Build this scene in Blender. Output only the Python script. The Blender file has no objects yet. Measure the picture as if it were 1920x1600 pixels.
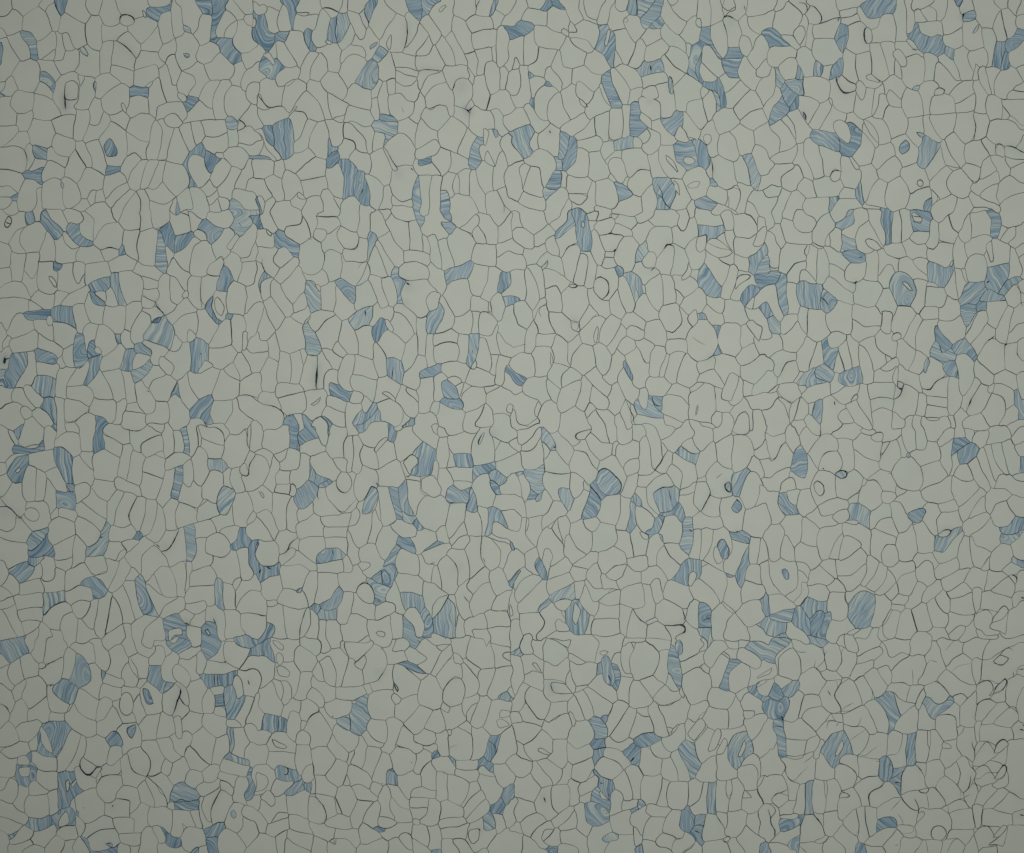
"""Close-up of a flat vinyl flooring tile pressed from irregular chips.

Off-white chips and scattered blue marbled chips lie side by side, each
outlined by a thin dark vein of the matrix between them.
"""
import bpy, math, random
import numpy as np
from mathutils import Vector
from mathutils.geometry import delaunay_2d_cdt, tessellate_polygon

random.seed(7)
rng = np.random.default_rng(7)
scene = bpy.context.scene

# ------------------------------------------------------------------ scale
PXW, PXH = 1920, 1600            # the view, in survey units
S = 5.0e-5                       # one survey unit = 0.05 mm
MARGIN = 320                     # the tile goes on beyond the view


def wx(px):
    return (px - PXW / 2) * S


def wy(py):
    return (PXH / 2 - py) * S


# ----------------------------------------------------------------- camera
CAM_H = 0.110
cam_data = bpy.data.cameras.new("camera")
cam = bpy.data.objects.new("camera", cam_data)
scene.collection.objects.link(cam)
cam.location = (0, 0, CAM_H)
cam.rotation_euler = (0, 0, 0)
cam_data.sensor_width = 36.0
cam_data.lens = 36.0 * CAM_H / (PXW * S)
cam_data.clip_start = 0.001
cam_data.clip_end = 10.0
scene.camera = cam

# ------------------------------------------------------------------ light
world = bpy.data.worlds.new("World")
scene.world = world
world.use_nodes = True
bg = world.node_tree.nodes["Background"]
bg.inputs["Color"].default_value = (0.80, 0.95, 1.0, 1)
bg.inputs["Strength"].default_value = 0.02

lamp_data = bpy.data.lights.new("lamp", 'AREA')
lamp_data.shape = 'DISK'
lamp_data.size = 0.030
lamp_data.energy = 0.1030
lamp_data.color = (1.0, 0.99, 0.97)
lamp = bpy.data.objects.new("lamp", lamp_data)
scene.collection.objects.link(lamp)
lamp.location = (wx(1150), wy(520), 0.131)
lamp.rotation_euler = (0, 0, 0)

scene.view_settings.view_transform = 'Standard'
scene.view_settings.look = 'None'
scene.view_settings.exposure = 0.0
scene.view_settings.gamma = 1.0
scene.view_settings.use_curve_mapping = False

# thickness of the veins and clots, in survey units
VEIN = 1.04
CLOT = 1.05

# Survey of the chips, in sixteen fields: one chip per
# line, as the corners of its outline (or an oval); 'b' is a blue marbled chip
# with its band direction and blueness, 'i'/'j' chips sit inside another chip,
# 's' is a thick dark vein, 'h' a patch of painted-in subsurface darkening.
TILES = {
"00": """
2 4 9 5 90
9 0 30 0 29 4 24 8 17 12 10 6
9 7 17 13 16 22 5 26 0 22 0 14 5 11
23 8 30 5 36 11 38 21 28 31 24 25 17 22 18 13
33 3 4 4 0
40 13 9 4 80
b 9 8 43 0 49 0 47 9 45 10 43 7
50 0 63 0 66 6 68 12 64 18 55 12 50 9
70 5 7 4 80
82 10 10 7 90
j 9 4 88 1 91 1 91 4 89 5
101 5 11 8 0
i 95 15 6 5 0
s 4 90 16 90 11 100 12 101 16
i 107 6 110 10 110 14 108 12
49 10 55 12 64 18 65 33 57 37 54 27 52 23 46 25 46 17
47 26 52 23 54 27 56 38 49 38
68 12 75 13 76 28 75 38 66 33 64 18
76 20 92 20 96 24 88 30 77 31
j 3 1 76 15 80 18 79 19 76 19
96 24 101 16 108 13 118 16 118 19 106 33
119 19 122 33 118 39 106 37 106 33
88 30 96 24 105 33 105 38 102 44 88 32
s 4 88 31 95 38 102 44
85 31 88 32 102 44 100 53 93 52 83 48
78 32 85 31 83 48 82 55 75 55 75 38
60 36 66 34 75 39 75 55 72 58 57 54 60 48
j 4 3 60 35 63 35 67 42 65 43 60 39
49 39 58 38 60 40 60 50 46 57 40 46 47 46
42 26 47 26 49 38 47 46 40 46 42 35
28 32 38 25 42 27 41 36 31 44 27 40
31 44 41 36 40 45
b 0 5 15 24 22 24 27 31 27 44 23 44 22 33 16 29
5 28 15 24 18 30 22 36 22 43 17 46 13 42
0 28 5 29 14 45 12 52 0 60
j 9 6 0 32 2 36 1 48 0 50
0 24 4 28 0 31
20 57 12 10 100
28 46 40 46 45 58 42 62 33 53 30 55
b 4 5 30 55 33 53 42 63 40 70 30 60
29 61 40 70 39 75 27 69
j 4 4 27 70 30 70 30 74 28 73
3 65 10 58 13 67 7 71 3 70
0 61 2 64 1 69 0 69
b 0 6 0 69 3 71 0 75
9 72 13 68 25 71 24 82 19 86 13 84 9 79
0 75 8 72 8 78 12 85 12 93 0 97
26 71 38 75 46 85 40 88 25 89 25 80
45 58 57 55 60 62 59 66 58 76 52 76 49 82 57 83 57 86 46 85 40 73 41 65
i 49 62 55 60 59 64 58 75 48 75
s 6 48 74 49 82
s 3 49 64 48 75 54 76 57 75
58 57 64 59 60 65
64 58 70 58 71 70 66 82 58 82 60 67
j 9 2 70 60 72 61 72 68 70 66
72 58 82 55 91 62 77 73 72 74
91 63 95 66 97 71 95 82 83 86 77 80 77 73
83 49 100 54 99 64 95 64 83 56
101 54 117 48 119 57 110 61 107 66 101 64
106 38 118 39 124 47 120 51 117 48 100 52 102 45
b 0 7 97 70 100 65 107 66 111 66 112 74 104 72 98 73
i 108 65 114 60 115 62 112 66
119 58 125 77 118 80 117 88 112 84 111 75 112 66
98 73 104 72 112 75 112 85 106 84 98 88 95 85
i 90 77 93 78 95 82 95 86 92 83
71 84 11 5 95
83 86 91 83 96 86 97 91 94 98 84 91
97 91 106 84 115 88 112 107 104 106 95 98
58 82 66 82 66 94 61 106 55 104 57 88
40 89 56 86 55 104 48 102 42 99
31 100 12 10 70
13 86 24 83 25 90 21 98 14 98 12 93
0 98 11 95 14 93 14 97 3 107 0 107
13 99 20 98 22 106 18 111 4 112 3 107
66 93 75 95 78 85 83 90 73 104 64 107 62 102
84 91 94 98 95 118 91 124 80 124 74 104
j 9 8 82 103 88 112 88 117 80 118 77 110
b 0 8 80 125 91 125 90 128 80 132
42 100 54 104 57 109 52 118 44 116 39 110
57 107 62 106 69 118 69 125 65 125 57 112
65 108 73 105 80 125 79 132 69 126 69 118
94 99 104 106 112 107 110 120 107 120 101 114 95 118
116 92 120 95 119 112 117 120 110 120 113 105
120 90 131 96 125 119 118 120 120 100
130 91 6 5 10
118 80 134 76 139 80 140 88 136 91 130 87 123 88 117 88
131 96 134 97 142 114 137 123 125 121 127 112
i 125 119 130 114 131 115 128 119
134 96 143 92 147 109 142 114
143 92 150 91 154 102 147 109
150 91 169 91 171 99 153 102
140 88 142 83 149 75 154 80 160 82 161 90 138 91
b 3 7 138 77 144 73 149 75 141 84
i 133 69 139 71 141 75 138 77 133 73
119 39 122 34 131 29 133 37 129 41 124 47
119 18 120 10 129 8 131 28 122 33
129 2 135 0 137 20 137 26 131 28 129 15
137 0 146 0 151 10 151 22 144 26 143 20 137 18
j 0 2 138 18 144 20 143 26 137 23
132 29 138 25 144 27 150 35 146 42 147 46 136 53 132 42
j 2 3 137 40 141 40 143 42 140 44 138 42
126 43 130 41 136 53 132 63 129 65 125 50
120 51 125 48 127 60 129 65 132 64 133 70 137 76 125 77 120 63
136 54 146 57 148 62 141 70 133 68 133 60
137 53 147 47 153 50 157 59 154 63 149 73 142 70 148 63 146 56
j 0 4 157 60 161 60 158 63
157 62 165 61 160 70 160 82 154 80 149 74
166 61 173 62 168 72 168 85 171 88 161 90 160 76
177 77 12 10 80
150 35 157 32 164 34 163 42 158 48 152 48 146 43
164 40 171 44 175 51 174 57 157 60 153 49 160 48
176 48 183 46 184 54 180 66 174 61 174 57
181 40 192 38 192 49 184 53 183 46
b 13 6 157 29 165 30 174 29 175 33 181 42 180 46 175 49 164 36
b 11 7 160 0 170 0 168 6 170 9 166 17 162 26 161 30 157 30 157 22 159 12 156 3
b 1 6 147 0 158 0 160 6 159 11 153 11 151 6
152 11 159 12 157 29 151 35 145 27 151 22
170 9 177 15 169 22 168 27 162 27 162 24
177 16 178 23 174 28 168 27
170 0 174 0 184 12 180 16 169 7
174 0 188 0 187 4 192 10 184 12
183 13 190 11 192 18 192 20 184 16
b 1 6 187 6 192 9 192 12 187 9
178 17 182 15 191 22 192 37 182 40 175 30
j 4 6 190 22 192 24 192 27
b 3 7 111 7 118 7 124 2 130 0 128 7 121 10 119 16 112 12
113 0 125 0 121 4 116 5 113 3
184 54 192 49 192 57 184 69 181 67
186 68 192 62 192 76 188 74
187 77 192 81 192 94 186 94 180 90 181 86
i 179 90 186 94 184 97 178 98
s 4 180 90 186 95 184 97
178 99 186 96 192 97 192 107 179 106
170 97 177 97 178 107 177 110 172 110 171 100
b 0 4 170 88 175 87 176 97 170 96
153 103 170 99 172 105 169 113 160 114 153 110
b 10 7 147 110 152 108 153 114 154 119 148 117 144 116 142 120 142 127 149 140 142 140 139 130 138 122 142 115
149 128 13 7 80
b 12 8 154 114 160 118 163 120 166 120 163 124 159 130 156 128 153 118
i 161 114 168 115 168 119 163 119
170 113 178 110 187 118 183 128 174 124 168 118
178 108 192 107 192 116 186 116
163 124 168 119 174 124 162 142 157 134
174 125 182 128 175 141 173 150 164 147 163 141
187 118 192 127 186 134 185 143 176 141 181 130
186 135 192 134 192 146 184 144
b 0 7 187 116 192 115 192 118 187 119
157 134 163 142 156 147 150 141
163 142 164 148 157 154 155 149
143 140 149 141 155 150 155 160 145 160
133 147 141 141 146 152 146 160 137 160 133 150
b 9 6 132 149 136 157 136 160 133 160
128 153 133 148 133 160 127 160
124 121 137 124 142 138 132 148 122 136
j 9 1 129 125 131 127 133 131 131 131
119 121 124 121 122 136 117 141 111 141
112 120 119 121 111 140 105 142 108 130
111 120 107 132 105 143 100 143 96 138 98 129 105 121
101 114 107 120 98 128 96 137 90 128 95 118
80 132 90 129 95 137 86 143 80 150 77 145 79 135
95 137 97 142 86 152 83 158 79 152 84 144
97 142 102 144 92 160 84 160 87 152
102 144 106 150 105 160 92 160
s 3 102 144 105 150 105 160
103 143 108 143 112 150 112 160 106 160 106 150
122 136 132 147 122 153 112 149 109 142 115 141
112 150 122 154 132 150 127 160 112 160
57 112 64 124 62 133 57 138 48 131 52 118
65 125 79 132 77 142 71 141 65 148 61 149 58 138
36 112 39 110 44 116 52 118 49 126 38 120 35 119
32 130 38 120 48 126 48 131 41 134 32 136
b 3 6 25 108 35 111 35 119 28 120 26 114
21 108 25 111 26 118 20 127 19 120
s 4 17 112 20 121
27 119 34 120 32 125 22 129 25 124
b 0 7 17 130 26 128 32 125 31 138 28 138 26 134 18 133
2 112 16 113 19 120 17 130 0 123 0 114
0 124 17 131 18 136 14 144 0 134
0 135 12 145 10 147 0 144
0 145 8 150 4 157 0 157
b 0 6 9 147 13 146 13 150 11 150
19 135 27 135 31 139 26 141 26 150 24 160 15 158 13 150
26 141 31 141 33 150 33 160 26 160
32 138 42 134 46 140 48 150 48 160 34 160 32 145
j 8 5 45 136 48 138 48 142 46 141
48 133 57 138 61 149 54 158 49 156 48 145
66 143 70 141 71 148 69 154 66 150
73 146 77 141 79 152 72 151
61 149 66 150 69 155 60 160 54 159
70 153 79 153 83 160 68 160
5 157 12 151 15 158 12 160 4 160
i 40 158 44 157 46 160 39 160
175 143 185 144 192 147 192 156 183 156 175 150
163 148 171 149 170 155 165 157
b 1 4 174 149 183 157 192 157 192 160 174 160
157 154 163 148 165 157 163 160 156 160
""",
"01": """
0 0 19 0 20 9 13 12 9 17 6 23 0 19
i 4 5 8 1 11 2 10 7 7 10 4 8
s 3 5 6 6 9 9 9
b 9 6 19 1 25 1 26 6 19 8
25 0 38 0 33 3 27 6
20 10 28 5 34 9 35 19 29 29 20 29 16 23 17 13
8 18 12 12 18 10 16 21 20 29 10 28 7 23
b 4 6 31 3 36 0 47 13 46 18 42 22 40 16 35 10
37 0 44 0 50 7 49 14
b 12 6 53 6 59 7 61 15 69 22 69 25 61 25 53 16 49 12
45 0 64 0 59 7 52 6 50 7
59 7 64 0 69 0 68 10 69 21 62 15
s 2 48 13 55 19 60 25
47 15 48 14 59 25 54 28 48 23
70 0 85 0 90 5 79 7 73 13 70 20
84 0 92 0 90 6
90 6 93 0 104 0 104 12 93 12
70 23 73 13 79 7 90 6 93 13 92 22 88 27 82 24 77 27
s 3 77 27 82 25 88 27
s 3 104 0 105 18 104 36
104 0 113 0 114 11 106 14
93 12 104 12 104 34 100 33 95 31 92 23
b 10 6 92 23 94 31 89 32
76 28 82 25 88 27 89 32 81 36 77 33
58 31 60 25 70 24 76 30 78 36 64 38 57 36
40 21 47 16 48 23 54 28 59 26 57 36 48 38 42 36
35 14 40 20 41 28 41 36 29 37 30 29
0 20 7 24 8 30 7 40 0 42
0 42 7 40 9 50 4 53 0 55
8 29 19 30 18 40 16 52 9 50 7 40
20 30 29 30 28 40 24 51 18 42
17 42 24 51 26 51 28 44 28 58 22 62 21 55 17 52
4 53 9 51 17 53 22 63 8 63 3 62
29 37 40 36 40 43 45 48 43 57 40 60 29 57 28 46
b 2 8 41 37 47 38 45 42 40 43
s 2 40 37 41 40 40 44
45 42 48 38 55 38 54 44 58 55 63 45 64 54 52 60 44 58 42 50
i 36 48 39 47 43 52 43 57 40 54
55 37 63 35 63 46 59 55 54 48
64 38 78 36 82 38 83 47 68 52 64 53
81 36 95 31 101 36 101 41 90 44 84 45
106 14 115 11 118 17 116 40 105 37
113 0 128 0 127 6 120 10 116 11
s 3 116 11 120 8 124 5
b 10 8 121 14 122 9 127 5 130 15 131 30 126 25 121 20
b 0 5 117 23 120 14 123 18 124 27 126 36 124 44 121 43 117 39
b 12 7 131 20 132 17 143 14 145 17 142 24 131 30
127 0 142 0 142 14 132 17 128 10
142 2 152 4 148 12 144 13
s 3 135 0 142 2
140 0 154 0 154 4 151 4 142 2
b 12 6 150 6 154 4 162 11 168 11 158 24 155 18 148 12
i 145 14 148 12 154 16 156 21 150 21 145 16
s 2 147 12 153 15 155 20
154 0 173 0 172 11 168 11 162 10 154 5
b 0 6 174 0 187 0 188 5 186 12 181 18 172 11
b 12 8 187 0 192 0 192 10 188 6
s 2 179 7 181 10
158 24 168 12 172 11 176 15 169 26 173 29 163 36
i 178 14 180 18 174 28 169 26
181 18 191 8 192 25 183 32 173 29
183 33 192 24 192 36 182 36
124 24 130 31 127 41 125 34
131 32 140 26 144 18 150 21 145 24 142 34 142 44 136 40
143 34 146 24 153 21 158 25 163 35 155 38 154 46 145 47 142 43
130 34 137 42 143 46 141 52 139 58 132 48 127 46 125 42
i 154 45 156 38 163 35 166 31 168 38 165 47 157 47
s 2 163 35 166 32 168 36
169 32 174 29 182 42 178 51 173 45 168 38
183 37 192 37 192 50 187 55 178 51 182 43
b 8 6 162 59 168 39 174 50 170 59
s 3 168 38 168 44
161 58 170 58 171 72 165 80 161 82 156 71
b 12 7 158 64 161 60 165 80 163 84 155 74 155 68
i 161 65 163 62 169 70 166 78 162 74
s 2 162 62 166 67 168 73 166 78
151 50 165 47 162 58 156 67 152 73
142 48 145 47 151 50 152 72 147 70 142 62
s 3 151 50 153 70
128 47 132 48 138 58 136 63 133 68 128 66
i 136 61 140 57 142 60 140 64 137 63
121 46 127 46 128 66 133 68 123 77 117 67 119 54
102 38 116 40 122 45 119 51 108 47 100 43
89 44 98 42 100 45 105 47 107 56 105 66 95 69
106 47 119 52 119 56 108 56
107 57 117 56 119 60 117 66 107 61
106 61 116 66 113 70 107 69
s 2 107 60 115 65 120 68 122 76
b 9 4 83 46 88 44 95 69 89 70 83 54
b 6 6 67 54 74 52 83 48 83 54 79 59 68 57
79 60 83 55 89 70 80 69
72 60 79 59 80 67
b 6 7 67 58 80 68 77 70 70 67
52 61 66 55 67 57 64 68 56 68 45 69
42 58 52 60 45 68 40 71
24 58 41 61 40 70 34 72 25 66
21 68 25 67 31 71 29 74 22 74
0 70 9 63 19 65 22 73 13 74 4 87 0 80
0 67 4 70 0 74
b 0 7 19 74 30 73 37 72 36 79 20 80
i 36 76 40 77 40 83 37 84 35 80
b 10 6 39 71 46 69 55 72 58 87 41 80
s 2 41 80 50 82 58 87
54 72 57 69 63 69 67 82 61 90 58 88
64 68 66 58 72 68 79 70 77 77 77 83 70 83
77 77 80 69 94 70 94 85 93 86 89 91 77 82
95 70 99 63 105 65 106 73 103 82 98 89 94 86
106 72 115 71 123 77 113 82 113 76
106 73 114 76 113 84 107 92 107 96 99 97 98 89
s 4 115 67 120 70 123 78
b 13 8 113 81 119 76 121 79 118 83
b 11 4 107 92 113 82 119 83 123 77 129 84 131 91 127 102 122 98 111 95
s 3 110 94 115 96 122 98
124 78 140 64 148 73 135 77 129 84
130 84 138 76 148 75 148 86 147 91 142 87 140 96 136 96 132 91
140 88 143 86 147 92 144 96 141 95
148 74 155 73 157 78 164 84 158 91 157 97 147 93
130 92 133 91 137 97 136 103 131 106 128 104
b 9 5 143 97 147 93 152 94 156 102 156 109 151 113 148 119 143 117
s 4 150 105 151 106
i 148 118 153 109 161 114 157 117 150 121
158 97 165 84 173 80 174 98 166 102 158 100
b 9 7 170 76 174 76 174 81
173 77 182 77 183 88 181 95 181 103 178 104 174 98
171 58 176 51 184 55 188 64 185 70 182 76 172 75
184 56 192 51 192 70 186 72 183 80 188 65
183 76 192 71 192 80 187 98 184 88
i 181 89 185 88 188 98 183 104 181 102
189 97 192 90 192 105 190 108
156 102 173 99 177 104 174 112 166 117 161 115 156 108
137 97 142 97 142 117 133 125 128 121 130 116 122 107 127 104
120 108 121 106 130 117 127 121 120 115
95 87 98 90 100 101 95 102 91 94
b 4 6 87 91 90 91 91 97 88 96
73 84 77 84 87 92 89 98 78 108 76 103 70 99 72 92
i 70 101 74 100 77 105 74 106 71 104
b 4 7 66 96 71 95 71 100 74 107 69 109 65 103
b 10 6 70 108 77 107 74 117 67 128 62 128 65 116
77 108 90 98 94 103 92 114 77 119 75 115
64 83 75 84 71 95 66 96 64 104 63 90 62 88
b 15 6 57 91 63 91 64 112 59 116 56 114 55 102
41 82 57 87 55 97 48 102 41 96
25 81 35 80 40 85 40 96 28 88
5 89 14 75 20 80 25 81 25 87 10 94
8 95 25 88 28 90 28 101 10 104 7 100
2 98 7 91 9 94 6 99
0 82 3 87 6 92 0 100
29 90 40 97 48 102 46 109 41 106 28 101
b 16 5 26 102 28 101 43 107 40 113 27 110
b 7 6 6 106 20 105 22 112 18 121 10 130 4 128 5 116
s 6 4 108 3 113
s 4 5 107 2 112
b 9 6 0 118 4 116 4 129 0 130
0 101 6 99 8 105 5 107 3 112 5 118 0 118
20 105 26 104 28 120 24 130 19 129 11 130 22 115
27 111 40 114 45 113 43 124 28 121
b 10 5 26 122 42 125 41 138 37 138 33 139 23 130
45 116 53 115 57 117 51 125 49 139 42 138 43 125
47 105 49 116 45 116 44 111
48 102 55 97 56 115 51 115 47 106
57 117 60 117 64 112 67 113 62 129 50 130 52 124
50 130 61 128 68 133 70 138 67 145 61 140 50 138
48 140 60 140 67 147 62 152 50 157 48 150
s 3 49 156 56 154 66 147
66 128 75 118 77 121 80 129 85 139 72 141 68 132
77 119 90 117 94 124 95 138 88 142 81 130
90 117 97 118 102 134 103 141 96 142 94 124
b 10 6 94 103 100 102 103 106 99 112 98 118 90 117
b 5 5 101 100 107 97 114 102 114 107 105 104 101 105
100 106 105 104 113 108 100 117 99 112
b 2 4 99 118 112 110 114 114 105 124 100 128 98 122
107 97 111 95 126 101 125 107 120 108 118 114 113 112 115 103
107 125 114 115 119 115 124 121 115 125 111 133
112 132 115 124 126 122 133 127 127 140 118 142
102 128 107 126 113 134 117 141 115 148 109 150 104 142
s 3 110 133 112 134
133 125 140 119 143 130 149 140 142 147 136 142 134 132
b 10 7 127 139 129 132 133 126 135 140 131 135
141 119 149 121 156 116 165 117 164 124 159 136 149 140 143 130
165 119 167 117 180 126 178 136 169 141 160 140 159 135
i 167 117 175 112 181 123 180 126 172 122
175 112 180 104 188 115 189 123 181 126 180 118
181 103 192 108 192 118 189 118
180 127 190 124 192 120 192 137 180 136
178 140 183 136 192 138 192 154 186 156 178 149
s 3 180 136 187 136 192 138
160 142 169 139 174 142 174 150 168 156 160 155 157 150
b 13 5 143 148 150 140 158 136 160 142 156 154 150 154 143 153
s 4 153 156 155 160
174 142 178 140 177 147 186 156 185 160 168 160 169 156
126 141 131 135 142 148 142 155 142 160 128 160 127 148
116 141 126 142 127 152 120 160 114 158 110 152
95 149 98 142 103 142 109 150
92 158 94 149 108 150 109 160 92 160
86 155 88 143 93 138 95 141 90 155
70 138 80 141 87 141 86 154 80 154 71 151 67 148
b 8 7 71 152 79 153 80 160 70 160
62 152 71 151 70 160 60 160
40 138 48 140 48 160 42 160
b 9 6 34 138 40 138 41 148 41 160 37 156 30 145
24 148 28 146 33 150 39 160 30 160
19 129 24 131 33 139 33 142 28 146 18 135
9 135 11 131 19 134 27 147 22 148 10 140
0 131 10 131 9 142 0 148
0 149 9 142 17 144 14 148 18 158 16 160 0 160
14 147 19 144 23 149 20 155 17 156
17 157 24 154 28 160 18 160
143 156 150 155 155 158 152 160 142 160
156 155 167 157 168 160 157 160
""",
"02": """
0 0 5 3 11 14 10 20 3 26 0 24
5 3 11 5 14 13 11 12
b 10 6 11 4 16 0 17 4 15 9 13 9
17 0 28 0 32 7 32 9 27 14 20 14 14 13
s 3 14 13 20 14 27 13 32 9
b 1 8 9 17 13 14 27 14 32 10 33 18 24 20 10 20
3 28 8 22 16 20 20 22 12 23 4 34
b 13 7 4 34 12 23 20 22 21 28 18 38 10 43
i 11 34 15 30 16 32 13 36
33 0 40 4 40 17 34 18 32 8
b 9 7 37 0 41 0 40 5
41 0 48 0 47 3 41 10
22 22 33 19 40 17 42 30 34 34 22 29
48 0 60 0 60 4 48 2
41 11 48 3 60 5 60 20 55 23 48 16 41 15
60 0 69 0 69 18 61 18
b 17 4 69 0 78 0 78 10 78 16 71 20 69 12
b 9 5 40 17 46 16 53 22 55 30 55 42 50 42 42 28
s 2 43 16 50 19 54 25
60 22 63 18 69 20 71 33
55 23 60 22 71 34 70 44 56 44 55 32
71 21 78 17 90 24 88 36 85 41 72 39 71 30
79 0 97 0 97 12 92 13 84 7
s 2 79 3 85 8 92 13
78 6 84 8 92 14 90 23 79 17
s 3 93 1 99 3 106 2
93 0 110 0 122 5 106 14 105 19 98 15 97 6
i 94 0 107 0 104 3 97 2
106 15 121 6 122 18 109 23
115 20 121 18 124 24
112 0 121 0 122 5
93 13 97 12 99 17 95 40 88 37 91 23
99 18 109 23 106 32 104 44 95 40
86 38 104 45 106 52 100 51 87 46
108 32 110 23 115 20 124 24 123 39 108 34
s 2 108 34 116 37 123 39
105 44 108 34 123 40 122 50 117 55 106 52
123 0 130 0 130 19 124 24 122 8
130 2 136 3 138 18 131 19
b 0 5 136 2 140 1 142 21 138 19
140 0 150 0 149 14 146 22 142 22 141 10
150 0 152 0 151 9 150 15 148 14
152 0 160 0 168 7 167 14 152 9
s 2 160 0 168 7 167 14
152 9 168 14 165 25 157 24 151 16
125 24 131 20 139 20 143 23 138 28 124 33
160 0 170 0 173 5 168 10
170 0 185 0 184 5 173 5
169 13 173 5 184 6 185 15 187 19 180 30 172 31 166 24
185 2 187 8 187 16 185 14
s 3 184 3 184 12 187 17
187 0 192 0 192 19 188 18
187 19 192 20 190 26 187 30 187 36 184 30
i 180 30 185 27 187 36 184 38 180 35
s 3 192 21 188 26 187 36 183 38 180 34
144 24 148 15 151 16 156 24 157 34 150 45 146 40
b 9 4 155 24 166 24 171 30 167 35 157 33
s 2 154 24 165 24
124 34 131 31 131 40 128 54 122 62 117 56 122 48
b 2 5 131 31 137 29 137 40 133 54 128 53
137 30 143 24 145 36 142 46 137 40
137 42 142 46 145 41 152 47 151 55 148 60 134 56
s 2 130 30 137 29
152 45 158 33 167 35 167 44 162 58 155 54 151 53
172 31 167 35 168 43 175 49 174 36
174 34 179 31 180 38 184 49 176 49 173 40
180 38 185 38 188 30 192 24 192 46 185 49
b 13 4 163 56 168 45 170 47 176 47 177 52 169 67 164 64
s 3 168 44 171 47 175 48
148 60 153 54 155 55
149 60 155 56 162 58 164 66 148 72
176 51 185 49 190 60 185 75 176 72 175 56
186 49 192 46 192 62 190 62
122 62 128 54 134 56 131 65 133 77 124 77
s 3 134 56 139 57 148 63
132 65 135 57 141 57 148 64 148 72 139 73 132 76
0 25 4 28 3 34 0 35
0 35 3 36 8 43 2 52 0 48
b 9 7 0 48 2 52 0 55
18 55 18 38 21 30 28 31 26 55
28 31 35 36 33 55 26 55
34 35 41 30 49 42 50 50 43 48 36 38
35 38 42 48 42 60 38 62 37 67 33 56
b 4 6 50 43 56 44 54 49 50 48
s 3 50 44 54 48
b 4 6 42 48 49 50 55 49 57 60 56 63 48 60 43 61
56 45 63 41 67 42 66 49 58 58
61 56 67 48 70 45 80 56 80 70
57 60 61 57 80 71 76 79 58 66
70 40 78 40 85 42 87 47 81 56 74 52 69 46
81 56 87 48 93 50 86 63 85 74 80 70
94 49 103 52 96 66 98 73 93 75 86 74 87 64
s 3 103 52 97 62 98 72
102 55 104 52 109 53 109 66 105 77 102 77 97 68
110 54 117 56 117 64 112 82 105 77
118 57 122 62 124 78 118 88 110 83
2 52 9 43 15 44 19 55 16 68 13 64
i 0 57 6 58 13 67 11 75 3 78 0 77
s 4 0 56 6 58 11 62 14 68
s 4 13 68 16 69
h 6 4 64
18 58 33 56 38 68 35 76 24 78 17 70
i 24 66 6 5 30
2 78 11 76 14 68 24 79 20 86 18 87 12 86 3 82
38 69 43 61 44 67
44 67 45 60 55 62 59 66 56 72
37 74 44 68 56 72 56 80 41 89 37 82
56 71 59 68 76 80 74 85 67 90 58 81
41 89 56 81 57 89 54 98 43 100 41 93
s 2 41 89 55 81 57 81
43 101 54 97 53 104 49 109 41 104
57 81 64 88 63 102 54 107 55 97
b 13 4 79 71 83 74 80 92 72 97 65 97 65 92 74 89 76 80
s 4 75 83 77 83
b 4 5 20 88 25 79 36 76 35 81 23 95
b 12 7 21 94 35 80 37 86 41 97 34 96 25 99
0 84 3 83 12 86 20 88 20 95 20 100 6 108 1 96
s 3 3 83 11 86 16 84
b 9 5 22 99 36 97 30 101 26 105 22 104
b 13 5 6 109 20 102 26 105 16 118
i 37 97 40 103 41 107
30 101 34 97 38 98 42 113 40 117 33 116 30 108
18 115 26 105 30 102 30 113 22 116
0 103 4 105 6 116 0 117
7 113 14 117 15 124 8 125 4 118
0 119 6 121 8 127 0 125
14 118 29 113 33 123 15 126
30 114 34 117 40 117 42 112 41 107 49 109 48 123 35 124
49 110 63 102 70 113 62 117 56 119 49 124
65 98 75 98 80 105 79 108 73 111 69 109 64 103
s 2 68 109 73 111 77 107 80 108
82 87 90 86 95 92 90 95 88 100 80 98 80 91
s 2 80 98 88 100 89 94 95 92
84 75 97 73 101 78 99 84 90 87 82 85
b 4 8 99 84 105 79 104 84
90 87 100 85 105 86 97 93
105 86 109 84 115 88 108 99 106 110 97 102 97 94
107 110 108 99 116 90 124 99 125 103 120 104 115 110 112 116
72 112 79 109 81 99 89 102 81 123
82 123 91 101 98 105 93 115 91 119
93 114 101 105 104 112 100 116
86 126 92 119 101 144 98 148 92 146
92 117 101 115 107 142 101 144
b 5 6 60 118 70 113 80 123 78 127 70 129 69 121
49 124 57 119 69 121 70 129 54 133 49 130
54 134 59 131 68 133 64 143 58 144
70 130 74 129 73 140 69 153 61 144 66 140
74 130 81 125 83 128 80 150 75 160 72 150
84 128 88 134 92 146 78 157 82 138
s 2 83 126 83 135 78 157
b 9 4 32 129 35 124 48 123 49 131 38 136 33 142
11 128 30 124 31 134 28 137 13 137
13 138 30 136 32 145 16 146
16 147 31 146 24 154 19 153
32 145 34 141 48 131 54 137 47 144 43 153 38 152
44 152 48 142 55 139 58 145 55 160 46 160
4 135 11 133 13 142 20 154 12 158
0 126 8 128 11 132 3 136 0 137
0 138 4 137 13 158 12 160 0 160
b 6 5 14 158 21 156 21 160 13 160
21 157 29 151 30 160 21 160
30 146 38 153 38 160 30 160
38 153 44 153 46 160 39 160
58 144 62 146 70 153 74 160 55 160
78 158 92 148 92 160 80 160
s 3 77 158 82 156
b 4 5 101 115 105 112 109 125 112 130 119 142 113 143 108 139 105 130
i 107 114 110 116 110 119 108 118
s 2 108 114 110 117 108 119
111 116 116 111 122 126 118 125
116 110 121 104 128 111 132 128 122 127
110 119 120 127 133 128 124 134 119 142 112 130
120 142 123 134 136 128 139 136 124 144
128 111 133 102 138 101 140 113 138 127 132 126
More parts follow.
